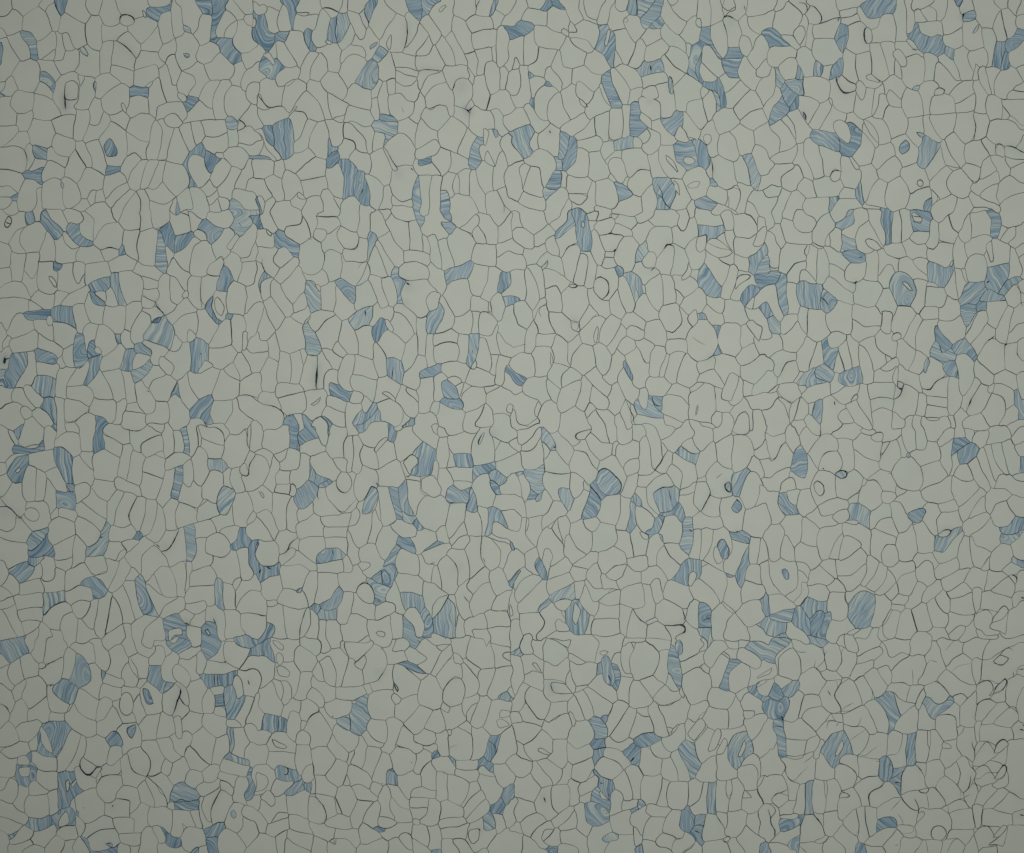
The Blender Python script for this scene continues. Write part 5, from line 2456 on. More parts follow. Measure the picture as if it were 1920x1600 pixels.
60 80 66 73 77 74 78 86 71 94 61 94
39 97 41 80 48 92 55 96 47 103 42 98
78 78 87 78 91 98 86 99 85 94 77 90
89 78 94 73 98 80 103 86 100 97 91 98
i 95 78 104 82 102 86 98 84
101 98 103 86 110 80 114 88 108 96 108 104 102 104
86 99 102 97 101 108 92 109
114 88 125 88 126 92 133 98 126 104 117 96
109 104 109 94 114 89 118 98 126 105 122 111 118 116
b 8 6 120 115 127 104 133 99 142 101 141 111 138 115 132 119 130 120
i 133 110 137 108 139 112 134 121 132 118
142 101 148 103 142 106
65 95 77 90 85 95 86 102 82 105 78 104 70 111 64 106
s 2 69 111 75 106 82 105 86 102
70 112 78 105 86 104 82 114 77 115
78 116 86 105 97 109 97 117 90 120 81 122
97 108 109 104 116 112 117 116 113 125 111 114 107 114 104 118 97 118
47 104 64 93 65 100 57 107 48 106
57 108 64 101 67 112 68 122 62 120 57 112
66 110 78 116 81 122 73 120 69 124
42 107 48 106 57 107 53 115 47 116
27 107 40 97 45 107 41 111 27 115
26 117 42 108 47 116 42 120 28 126
0 112 7 105 16 110 1 124
1 124 16 111 22 116 15 126 5 133
5 134 22 117 26 116 28 126 26 130 20 140 6 141
j 13 5 0 112 4 107 7 107 0 117
0 122 5 133 6 146 0 147
i 0 144 1 134 3 138 3 143
b 14 6 20 133 28 129 28 134 21 139 18 140
s 2 28 129 20 133 18 140
b 12 3 28 127 42 120 47 117 47 130 33 131
33 132 39 129 45 131 44 136 38 138 34 136
s 2 34 133 38 129 45 131
47 117 53 115 54 120 51 129 47 130
54 118 61 132 66 132 62 142 58 140 50 130
55 115 62 122 72 121 78 122 67 130 61 132
66 131 70 126 75 123 81 123 80 133 70 133
s 2 71 124 76 121 81 122
62 144 66 132 80 133 81 144
82 123 91 119 97 117 99 134 93 136 81 132
98 118 104 121 105 128 108 134 107 143 97 148 92 138 98 135
109 124 10 4 85
115 117 120 115 132 120 136 130 132 137 122 133 114 128
108 133 114 130 122 134 128 138 129 146 120 150 112 148 107 142
s 3 128 138 129 145
128 138 132 136 130 143
132 131 137 129 140 131 139 152 131 145
s 4 129 145 130 143
133 121 139 114 155 130 154 135 150 139 144 131 137 130
140 112 143 105 148 103 159 110 163 116 158 130 155 131
b 17 6 140 132 149 136 150 150 140 150
s 4 143 146 146 143 149 143
150 139 155 134 158 133 166 140 160 147 160 160 151 156
158 131 165 136 167 140 160 137
161 146 167 140 177 152 178 160 160 157
173 134 186 131 185 140 187 144 183 148 177 150 168 140
b 9 4 183 148 192 145 192 155
176 151 183 148 192 156 192 160 176 160
b 10 4 139 151 150 151 151 158 148 160 144 160
62 145 81 145 80 156 71 157 60 153
58 142 61 142 60 154 56 154
b 9 5 40 138 46 130 50 130 56 137 59 145 56 153 48 157 43 152 40 144
i 47 131 52 138 48 150 45 145
28 132 34 136 39 139 40 148 34 143 31 148 33 152 30 155 20 158 26 146 21 140
35 137 40 139 40 144 36 141
32 148 35 143 40 147 42 153 34 152
7 142 20 140 25 147 23 155 20 160 10 157 7 150
10 160 12 156 16 155 19 160
0 147 6 147 10 160 0 160
30 160 31 155 42 153 46 158 62 158 64 160
81 133 90 136 84 160 80 157 81 148
85 158 90 138 92 140 100 148 101 158 84 160
s 3 92 139 96 145 100 148 101 150
101 158 102 150 108 146 114 149 117 160 101 160
s 2 101 158 117 160
108 143 110 145 102 149 100 147
115 150 119 149 130 151 131 155 120 160 118 160
s 4 117 149 124 150 128 149 131 153 128 154
h 4 129 151
130 146 139 152 143 160 120 160 130 155
63 157 76 156 83 160 64 160
""",
"23": """
0 0 9 0 7 5 1 10
9 0 18 0 16 10 8 10 7 5
19 0 28 0 24 4 23 16 16 11
b 13 2 1 11 4 7 7 5 8 12 4 12
24 4 28 0 41 6 41 12 36 20 33 21 24 15
30 0 44 0 42 6 36 3
s 2 33 3 40 5 41 11
44 0 63 0 63 10 62 17 56 17 50 12 43 9 42 5
44 10 50 12 56 17 50 18 44 15
64 0 82 0 82 9 78 10 74 17 73 13 67 14 66 18 62 17
i 65 10 68 8 73 9 70 12 67 12
82 0 100 0 98 2 93 4 88 2 82 4
i 90 3 94 4 92 8
82 4 89 3 92 8 89 25 84 25 82 20
78 10 82 8 81 20 84 26 91 26 90 28 82 28 79 18 75 17
93 5 100 2 106 5 110 11 106 26 92 30 90 25 90 14
100 0 116 0 118 7 110 9 106 4
110 9 117 7 118 15 117 24 115 33 108 32 107 26
b 2 5 118 4 124 12 128 27 127 35 124 36 118 26 118 14
118 0 123 0 122 5 119 4
j 10 6 122 3 126 1 129 4 128 10 125 12 122 8
s 2 122 3 127 1 129 5 127 11
124 0 139 0 139 6 140 10 126 16 124 13 128 11 129 3
139 2 144 0 144 7 141 9
b 10 6 143 1 145 0 151 0 144 7
126 17 145 8 145 17 141 20 128 26
146 6 151 0 160 0 162 6 156 9 150 22 145 18
161 0 168 2 170 5 166 7 162 5
170 0 178 0 174 6 170 5
b 3 4 174 6 178 0 187 4 192 8 192 14 188 15
178 0 192 0 192 6 186 3
169 13 171 6 174 6 188 15 184 20 181 21
163 5 169 6 168 13 164 14 158 9
157 9 162 9 165 14 161 13
141 20 145 18 149 23 147 26 142 25
s 2 141 19 141 24 146 26
148 24 158 10 163 15 155 36 149 35
b 2 6 164 14 172 16 168 21 163 30 163 38 155 36 158 30
172 17 178 20 177 35 168 40 163 37 165 24
178 20 184 21 192 15 192 31 184 32 176 35
i 182 30 190 23 192 22 190 28
130 26 141 20 149 27 150 36 147 44 134 48 128 38 128 28
147 43 150 35 168 40 162 52 149 50
b 12 5 176 36 182 34 184 32 188 32 182 36 184 38 186 40 192 44 192 48 186 44
183 34 192 32 192 42 184 38
i 181 36 186 32 192 33
168 40 176 35 176 38 171 47 169 44
171 47 175 40 187 46 188 54 183 56 174 52
i 173 53 183 53 182 57 175 60
b 10 6 188 53 192 49 192 57
162 52 168 41 173 54 172 65 162 66
146 50 162 52 162 66 153 66 147 64
135 50 144 44 148 48 137 60 134 55
s 2 137 60 144 52
0 12 6 13 8 24 7 34 4 36 0 35
8 12 16 11 23 15 23 24 15 23 9 27
i 14 17 18 17 22 22 22 25
9 27 16 23 23 25 24 38 16 35 8 32
24 16 33 21 42 14 43 22 40 32 24 30
44 16 50 18 57 17 64 19 63 26 57 33 49 35 44 22
41 30 44 22 48 34 47 40
i 28 33 30 32 40 33 46 40 38 41 30 40
s 5 29 33 28 38 30 40
s 3 31 40 36 40 40 41
h 4 31 38
24 30 40 32 29 33 28 38 31 40 46 41 42 46 30 47 24 40
10 45 13 35 23 39 29 47 25 59 20 60 12 48
s 3 10 43 12 48 18 57 22 60
4 36 8 32 13 35 10 44 6 54 0 55
j 12 5 0 40 2 41 1 43
6 55 11 47 20 60 24 60 23 65 16 62 8 61
0 56 8 56 8 62 0 66
0 66 10 62 17 63 22 66 16 74 8 79 2 74
25 60 29 47 42 46 42 54 35 57 27 63
22 66 25 60 27 63 35 57 41 55 45 66 43 67 41 74 30 74
s 2 27 63 34 61 39 54
42 46 47 42 55 60 49 61 46 54 42 54
i 42 53 46 55 48 62 46 67
47 40 53 37 62 58 56 60
49 35 57 34 52 38 48 41
53 38 57 36 68 45 76 48 72 57 66 58 63 57 56 48
57 35 65 27 68 26 72 33 76 37 79 40 79 45 76 48 67 44
s 2 57 36 67 44 76 48
b 9 7 64 19 67 17 68 25 64 26
b 9 4 67 16 70 13 74 15 75 24 77 33 74 34 69 30
b 2 6 75 18 79 19 81 26 79 38 76 34 77 28
s 3 72 26 74 31
82 27 90 28 89 38 88 48 79 44 79 38
90 31 95 31 105 43 105 47 97 50 88 49
s 2 90 31 89 40 88 48
95 30 106 27 115 33 105 44
106 43 115 34 120 39 124 39 127 45 118 50 110 48
116 33 118 25 124 36 123 39 119 38
s 3 108 48 114 51 119 51 126 46
i 125 40 127 34 130 45
109 49 114 51 126 46 130 40 133 48 125 63 121 66 116 66
76 48 79 45 88 49 72 72 71 62
75 71 88 49 93 55 91 63 86 75 80 75
95 51 97 50 102 50 102 57 97 57
94 55 102 58 106 66 105 70 92 74 87 72
103 50 107 46 116 65 117 71 108 72 106 64
b 9 7 67 56 69 53 72 57 71 62 68 61
b 2 5 58 60 63 57 68 61 70 66 71 73 62 74 62 67
b 13 7 62 74 70 73 70 80 62 82 58 78
s 2 59 60 63 68 60 75 58 78
44 68 48 62 57 60 63 69 60 75 58 77 49 81 42 76
b 11 6 62 82 70 80 67 86 62 94 60 90
s 2 117 71 119 70 120 67
116 65 121 65 118 71
119 71 125 62 124 68 116 73
125 64 130 71 129 76 124 82 118 84 112 75 118 73
b 5 6 92 74 99 71 106 70 112 74 104 79 96 81 92 78
80 76 86 73 90 75 88 82 82 84 71 80 70 73
b 12 6 84 84 90 78 97 81 97 92 94 95 83 86
s 4 89 92 92 88
70 81 82 84 88 92 84 97 70 88
s 2 62 94 68 87 77 90 83 96
61 96 68 88 78 91 83 97 75 105 66 102
97 80 103 79 112 90 112 98 108 101 98 101 95 94
103 79 112 75 119 85 117 88 110 88
s 2 102 80 109 88 112 90
113 90 119 88 124 98 124 106 114 103 111 98
119 86 125 82 132 94 133 106 125 106 125 96
b 4 5 124 82 130 75 137 78 142 95 134 104 133 98
133 72 140 65 141 60 145 65 143 70 136 77 130 75 134 62
i 131 71 140 60 144 60 145 65 137 76
137 77 146 67 152 70 147 85 155 82 143 93 138 85
i 147 85 151 70 155 65 157 70 153 82
138 98 152 88 154 96 153 106 138 107
153 90 158 84 162 73 160 88 164 95 169 99 168 103 158 107 153 103
i 153 86 159 73 162 76 158 86
b 11 4 162 80 166 70 176 68 181 85 175 90 168 97 163 88
i 169 88 175 74 176 80 172 88
157 67 164 68 174 65 176 69 166 72 161 80 158 76
175 60 184 57 192 60 192 65 181 75 176 68
181 76 192 66 192 78 186 88 182 85
171 94 182 86 187 95 186 106 182 94
170 95 180 93 185 98 183 113 176 114 170 106
187 88 192 81 192 100 188 104 187 95
0 66 2 74 2 84 0 85
2 84 3 76 8 79 15 91 8 89
8 80 16 74 22 67 30 75 31 84 26 88 16 91
i 18 83 22 81 30 86 24 86
31 75 41 75 42 90 38 97 26 88 31 84
42 76 48 81 56 78 60 82 60 87 46 94 42 90
46 94 60 88 61 96 55 106 44 103
0 86 14 92 16 98 6 104 0 96
0 98 4 102 4 106 0 110
14 100 17 91 31 105 30 108 23 111 16 106
18 92 26 89 38 98 36 106 31 107
38 98 42 91 46 94 44 103 41 108 34 107
3 111 6 104 14 99 16 106 22 111 16 122 8 122
b 3 7 0 110 3 112 1 119 0 118
b 10 7 59 98 62 97 66 103 74 105 77 112 74 121 70 116 64 108 65 104
s 4 66 107 68 108
s 4 73 117 72 116
49 110 62 102 65 104 65 108 60 113 52 117
56 104 60 97 61 102
b 3 6 64 110 69 120 75 121 73 130 66 124 60 120 60 114
i 65 112 69 116 73 121 67 119
50 118 60 113 60 119 54 122
42 104 45 104 51 108 50 117 49 122 43 125 41 118
76 105 84 98 91 117 90 120 84 121 82 115 78 111
85 97 93 94 98 102 97 118 91 119
s 2 85 98 90 112 91 119
98 102 110 100 112 104 108 124 100 123 97 118
i 102 102 104 102 104 109
109 112 112 104 118 107 117 125 108 124
118 108 132 107 131 122 127 128 118 126
124 106 132 106 132 100
131 120 133 106 138 104 143 108 141 119 134 125
143 108 147 107 147 122 146 132 137 130 134 125 141 118
b 9 6 147 108 153 106 153 131 147 131
154 105 161 106 162 120 162 128 160 130 153 129
161 106 164 106 165 112 162 119
s 2 161 106 162 119 165 111
165 105 169 104 174 112 172 118 172 126 162 129 165 116
i 173 115 175 113 181 119 173 119
173 114 183 112 185 120 189 124 184 128 172 126 173 119 181 119
184 110 186 104 190 102 188 106
185 112 192 103 192 124 188 124
17 122 22 111 30 110 28 118 29 124 34 131 26 136 19 128
s 4 24 118 25 122
s 2 30 110 28 118 29 124 34 131
30 112 42 108 41 118 43 125 36 130 31 128
6 119 16 122 18 130 6 136 2 134
0 120 7 121 2 130 0 136
6 138 8 132 18 130 26 136 16 144 14 148
0 137 6 138 7 144 0 144
8 148 14 148 23 157 26 160 8 160
0 145 8 147 7 160 0 160
14 148 24 137 28 136 32 142 24 142 22 150 30 156 22 157
23 148 25 142 32 142 24 151
30 135 36 131 44 125 46 128 34 140 31 140
35 140 47 128 48 140 42 144 36 143
32 142 35 142 36 152 30 158 24 151
48 126 54 122 55 136 60 140 56 148 49 142
b 3 5 54 124 62 122 72 128 72 136 64 140 56 136
36 152 36 144 48 142 56 148 56 156 44 154
b 2 7 27 154 33 154 33 160 26 160
34 154 44 155 52 160 34 160
60 141 72 136 74 141 70 145 67 149 72 153 64 158 56 154 56 148
i 76 140 79 140 78 144
j 5 4 67 149 74 144 80 146 80 152 70 153
74 121 78 112 83 115 83 121 82 129 73 132
82 121 94 120 94 125 82 128
b 4 6 95 121 99 120 100 123 95 127 94 124
b 0 4 89 128 94 125 97 125 90 130
73 133 82 129 89 128 90 138 92 146 81 146 79 142 74 140
90 130 102 124 100 129 104 132 97 148 94 140 90 138
102 123 118 126 120 128 115 133 104 132 100 129
104 133 115 133 113 144 107 150 98 150
107 150 113 145 122 147 120 152 118 158
s 3 113 145 119 147 122 146 123 150 128 148
116 133 120 128 127 128 125 140 130 144 127 149 122 147 113 144
b 9 6 127 130 131 124 135 130 137 134 134 142 128 144 125 140
b 14 5 136 134 146 130 144 140 137 138
s 2 131 128 135 136 133 143
b 3 6 134 142 144 138 143 155 138 148
s 4 137 143 141 145
146 130 153 132 160 144 160 148 143 150 144 138
s 3 143 150 144 140 146 133
s 3 153 132 158 138
153 130 161 130 161 142
162 129 172 127 175 138 168 148 160 146
176 138 184 127 187 136 185 147
s 2 184 127 185 134 188 138 185 147
184 128 190 124 192 126 192 143 186 147 187 136
168 149 175 139 186 148 184 158 178 160
b 12 5 184 152 192 156 192 160 184 158
156 152 160 150 163 147 162 152
s 2 156 151 159 153 162 151
144 155 150 150 158 150 162 154 162 160 143 160
i 118 158 122 150 128 148 130 143 138 151 128 160
118 158 130 144 138 152 130 160
81 146 91 146 94 155 90 160 68 160 74 153 80 152
93 140 98 150 92 157 91 147
b 10 6 91 157 97 153 93 160
98 150 107 151 118 159 100 160
128 160 138 151 143 156 140 160
162 152 166 148 174 156 176 160 162 160
""",
"30": """
0 0 5 0 4 6 0 8
0 8 4 6 5 20 0 21
5 0 16 0 18 2 7 8 5 6
6 8 18 3 26 11 22 21 19 26 9 25 5 20
16 0 23 0 24 3 28 4 27 11 19 3
28 10 34 4 41 12 41 16 38 18 31 18
s 3 34 4 39 9 42 13 39 18
s 3 23 2 28 3 28 9
28 0 51 0 53 7 54 13 45 18 39 18 42 13 35 4
52 0 70 0 70 4 62 8 53 8
53 9 63 7 67 6 66 10 56 13
s 3 54 13 52 16
30 18 27 10 22 20 26 19 27 26 24 35 28 34 28 24
20 26 23 20 26 19 27 25 24 34 22 32
31 18 34 18 34 29 32 38 28 34 29 24
9 26 18 26 24 35 21 38 14 30
b 12 5 0 21 4 21 9 26 14 30 17 34 4 36 1 38 0 36
34 19 45 18 54 14 55 19 51 28 34 29
34 30 50 29 52 34 55 40 52 47 43 50 37 45 33 37
b 10 6 50 29 54 18 60 19 60 28 58 35 56 39 52 35
s 2 58 25 53 29 51 33
56 15 67 11 69 16 60 20 55 18
67 7 70 5 77 13 84 14 84 21 78 22 69 15
b 11 6 70 4 77 5 86 0 92 0 95 3 93 9 85 13 79 13
94 0 100 0 103 10 103 26 105 31 96 31 95 18 93 9
85 13 93 10 96 20 95 31 89 32 78 31 78 23 84 22
61 20 69 16 74 20 72 24 72 33 76 34 76 37 67 41 59 35 60 26
i 72 22 75 20 78 23 78 31 75 33 72 32
s 4 74 20 72 23 72 31 74 33
h 4 72 21
100 0 106 0 110 9 110 17 110 24 105 27 103 12
106 0 116 0 121 1 116 7 112 5 110 8
115 7 118 2 125 9 126 16 121 17
111 9 113 5 120 16 111 17
118 2 125 0 134 4 134 14 127 16 125 9
134 4 141 3 144 7 146 13 146 20 137 24 132 26 130 16
b 13 7 141 2 143 0 148 0 144 7 141 6
145 6 149 0 160 0 158 5 155 7 149 9 147 13
s 5 146 13 147 10
b 3 2 147 11 156 8 156 13 151 16 146 16
146 17 156 15 160 20 161 35 151 38 146 33
j 13 1 153 26 156 20 159 18 157 24
113 17 130 16 131 27 127 26 123 29 115 26
b 12 6 104 26 110 24 112 17 114 26 119 28 123 29 127 27 131 28 132 35 131 40 127 42 120 39 116 39 111 32
b 10 4 132 35 139 38 138 46 133 42
131 28 137 24 146 20 146 33 139 37 132 33
i 103 30 106 29 110 32 113 37 108 36
s 3 108 37 112 38
96 32 104 31 110 37 115 40 116 43 112 40 104 43 101 38 95 36
i 94 39 97 36 101 39 104 45 103 51 99 50 95 43
104 43 112 40 117 45 118 52 117 61 108 67 103 63 100 52
s 2 104 43 108 41 112 40
84 32 94 33 94 37 95 44 95 55 91 57 88 48
78 33 84 33 91 57 87 60 81 56 77 53 77 40
66 41 76 38 78 53 73 57 77 60 85 62 80 66 74 65 68 60 65 50
58 36 66 41 65 51 67 60 65 64 61 61 56 56 58 47
b 9 6 47 52 54 44 56 48 56 55 50 56 46 60
42 50 48 48 47 54 45 60 40 57
b 9 7 36 46 41 49 40 56 34 57
22 38 27 35 32 38 35 46 34 56 29 58 26 55 22 45
2 38 17 35 22 38 22 43 17 43 8 50 3 52
8 50 17 43 22 45 22 52 20 58 13 60 8 56
b 10 5 22 48 26 54 26 60 21 58
b 0 5 13 61 26 60 26 65 27 71 20 69 15 64
b 4 4 3 51 6 52 13 61 9 66 6 63
b 12 6 9 66 13 62 22 71 20 75 16 80 12 76
b 9 8 22 71 23 81 18 84 16 81
b 2 6 10 71 16 80 14 86 9 90 0 93 0 90 6 81
0 75 5 64 8 66 10 72 0 86
0 55 3 52 5 62 0 72
27 58 34 57 45 61 45 73 41 77 35 76 28 72 26 64
46 60 51 58 50 63 56 70 66 68 66 75 63 82 57 84 49 79 46 73
s 4 52 57 50 60 55 69 59 69 66 68
i 51 60 55 56 61 62 66 64 66 68 57 70
h 5 58 70
i 46 72 48 75 48 80 46 77
66 62 69 61 73 67 73 73 71 77 66 68
74 66 80 66 79 79 77 85 71 90 66 84 66 70 70 77
i 73 57 79 56 85 62 79 61 74 60
s 3 80 57 85 62
80 67 86 63 87 69 84 70 83 80 78 86
84 69 88 72 89 80 86 89 79 89 82 81
87 61 94 56 102 62 104 66 100 75 91 66 89 70
90 66 100 75 100 80 94 80 90 72
96 45 99 52 100 59 95 56
89 81 95 80 100 81 104 89 103 99 93 104 90 94 86 89
100 70 104 66 113 69 116 76 117 87 104 88 101 80
j 0 1 108 67 111 64 115 64 113 68
118 39 123 40 127 42 125 60 117 61 118 50
127 42 131 40 137 44 143 52 144 60 141 61
124 60 126 46 141 62 146 60 137 70 130 65
113 67 118 61 124 60 128 66 123 73 121 85 117 87 116 74
123 72 130 73 138 73 141 84 126 86 121 84
i 124 68 128 65 133 68 131 72 125 72
s 2 124 68 128 65 132 67
139 46 140 37 146 34 151 38 149 42 154 54 153 60 144 60
150 39 160 36 164 39 165 49 158 49 156 47 154 54 150 46
154 54 156 47 158 52 157 60 153 59
160 22 168 22 171 31 168 50 165 50 164 38
i 160 50 163 49 166 60 168 71 165 72 159 62 157 53
157 0 172 0 175 7 169 14 168 22 160 21 156 14
168 20 171 10 175 8 177 18 179 29 173 31
175 7 181 6 187 14 187 22 180 29
b 9 6 171 33 174 30 178 33 177 45 174 52 168 50
b 3 7 178 33 180 30 187 22 191 27 189 34 183 38 179 39
b 10 7 178 38 181 46 180 51 175 52
181 39 185 38 191 31 192 48 186 51 181 46
172 0 178 0 181 5 175 7
178 0 189 0 187 11 186 13 181 5
189 0 192 0 192 12 187 12
188 14 192 13 192 26 187 21
165 52 168 50 174 53 172 62 170 72 164 60
174 54 182 51 187 53 190 61 184 66 182 67 178 75 171 71 172 62
187 51 192 52 192 60 189 58
184 62 192 63 192 68 183 67
179 68 192 69 192 77 178 74
137 70 147 61 155 61 155 69 145 76 139 78
139 79 145 77 155 70 156 77 155 83 141 84
154 61 158 61 165 73 164 85 155 84 156 74
165 73 170 72 175 75 176 88 166 91 164 85
175 75 192 78 192 89 182 87 176 79
176 80 182 87 180 90 176 89
182 87 192 90 188 92 180 90
106 88 116 87 116 94 117 99 112 98 115 105 113 111 107 106 103 99
j 2 2 111 98 118 101 118 103 114 103
116 88 120 87 124 93 130 105 128 107 118 100 116 93
121 88 141 85 142 95 130 105
s 2 121 86 130 86 141 85
142 85 154 84 154 88 157 94 154 105 148 108 140 99
s 3 154 86 155 90 158 94 154 101 153 105
154 85 164 86 166 92 163 102 155 106 158 94
166 92 178 90 186 92 191 98 187 108 184 109 174 110 171 107 164 103
s 3 170 112 171 108 174 108 177 112
s 4 180 111 183 108 186 112 191 114
187 109 192 99 192 115
i 171 108 175 108 178 111 177 119 170 116
i 177 110 182 109 192 114 192 123 184 120 177 117
160 106 164 103 171 111 171 116 166 116
148 109 154 106 160 106 166 116 161 120 160 126 155 124 149 122 148 115
133 105 140 100 148 109 148 122 145 126 140 117
131 106 134 108 144 126 140 127 133 124 130 113
b 9 4 113 112 116 104 120 102 129 109 117 127 111 122
s 3 130 110 122 117 117 127
118 126 124 115 131 110 134 124 128 132 121 136
93 105 103 100 108 106 113 112 111 122 101 126 96 117
j 15 6 99 109 103 104 106 108 106 113 101 117 98 113
72 90 78 89 86 90 92 105 84 109 83 104 79 95
72 90 75 90 82 99 83 108 76 100
71 92 82 108 82 112 71 98
71 99 80 110 80 118 77 123 69 124 63 117 70 108
80 112 84 110 92 108 95 116 84 127 77 123
82 128 95 117 101 125 99 132 90 137 83 133
101 126 111 122 117 127 121 137 120 140 107 146 100 132
i 112 136 115 134 117 138 115 141 112 139
s 2 112 136 115 134 117 138
121 137 129 132 134 124 138 127 135 135 136 146 130 150 124 143
145 137 10 9 80
b 1 7 60 92 63 93 66 97 70 99 70 109 64 117 57 118 53 111 53 104 59 109 62 104
i 50 93 55 90 60 93 62 102 60 109 53 103 50 98
58 90 60 87 66 86 71 90 71 98 66 96
46 73 49 80 57 84 58 90 50 92 49 100 38 98 48 80
41 76 44 75 48 80 38 97 30 95 35 84
22 73 28 73 38 77 39 80 30 94 24 86
j 9 2 26 83 29 87 29 91 26 87
s 3 26 83 29 87 28 91
14 86 18 84 23 82 25 88 28 91 32 99 31 104 22 108 19 95
10 90 14 87 20 96 21 105 15 96
2 94 10 90 16 97 21 106 19 111 9 114 5 100
0 93 5 100 9 114 2 117 0 117
b 3 5 32 100 38 98 46 101 51 101 53 107 53 114 46 112 37 108 32 104
27 106 31 103 37 108 42 120 42 132 35 135 32 122 28 116
38 109 46 112 54 115 55 128 50 128 46 133 42 131 42 120
i 46 133 50 127 55 129 54 135 49 137
s 3 46 133 50 128 54 128
55 118 61 119 66 128 70 127 69 133 66 142 57 141 56 130
61 116 68 126 66 128 63 123
69 125 78 123 83 134 80 138 75 149 73 150 71 138
b 9 6 68 136 70 140 71 150 70 156 66 151 65 145
2 118 9 114 22 108 22 112 18 122 5 123
0 120 5 123 0 128
0 128 6 123 18 122 20 126 11 133 9 140 0 139
11 133 19 127 22 123 27 134 21 143 15 143 10 136
18 122 22 108 27 107 28 117 34 128 34 136 26 132 23 124
22 142 27 133 33 136 37 148 30 149 24 143
34 135 45 132 49 137 55 136 57 141 53 146 47 147 37 148
54 144 57 141 66 142 66 150 54 149
0 139 10 140 9 147 0 150
10 141 13 142 18 144 12 160 5 160 8 148
19 143 23 143 28 149 25 158 21 160 12 160
0 150 7 149 5 160 0 160
26 155 29 149 44 147 46 150 46 160 28 160
b 8 5 46 149 52 147 53 150 48 159 45 157
49 158 54 150 66 150 71 157 68 160 48 160
75 149 84 133 90 138 88 148 88 157 83 156 74 153
90 137 99 132 105 139 107 147 105 154 96 157 89 157
106 147 120 140 123 144 122 149 118 154 116 160 107 160 105 154
b 12 6 117 158 120 150 123 149 123 155 121 160 117 160
123 142 127 145 129 150 124 155 124 148
s 2 123 142 128 147 127 152
71 153 83 156 84 158 73 160
b 9 7 84 157 89 157 91 160 84 160
125 155 129 150 135 147 142 149 138 160 122 160
142 149 150 148 154 155 150 160 138 160
151 143 157 147 173 155 173 158 155 156
133 123 144 126 141 127 136 128
145 126 149 123 160 126 156 138 152 134
s 2 145 126 152 133 156 138 159 131
160 135 160 120 166 117 172 127 167 133
166 117 177 119 183 130 174 137 173 128
178 119 190 124 182 127
182 127 192 124 192 136 183 132
153 140 160 135 172 128 174 137 164 142 158 147 152 142
158 147 173 138 170 148 173 154
174 138 183 133 192 137 191 143 180 148 173 153 169 148
173 158 176 150 183 145 192 143 192 160 173 160
155 156 160 155 167 158 170 160 153 160
b 0 6 167 158 172 158 172 160 167 160
""",
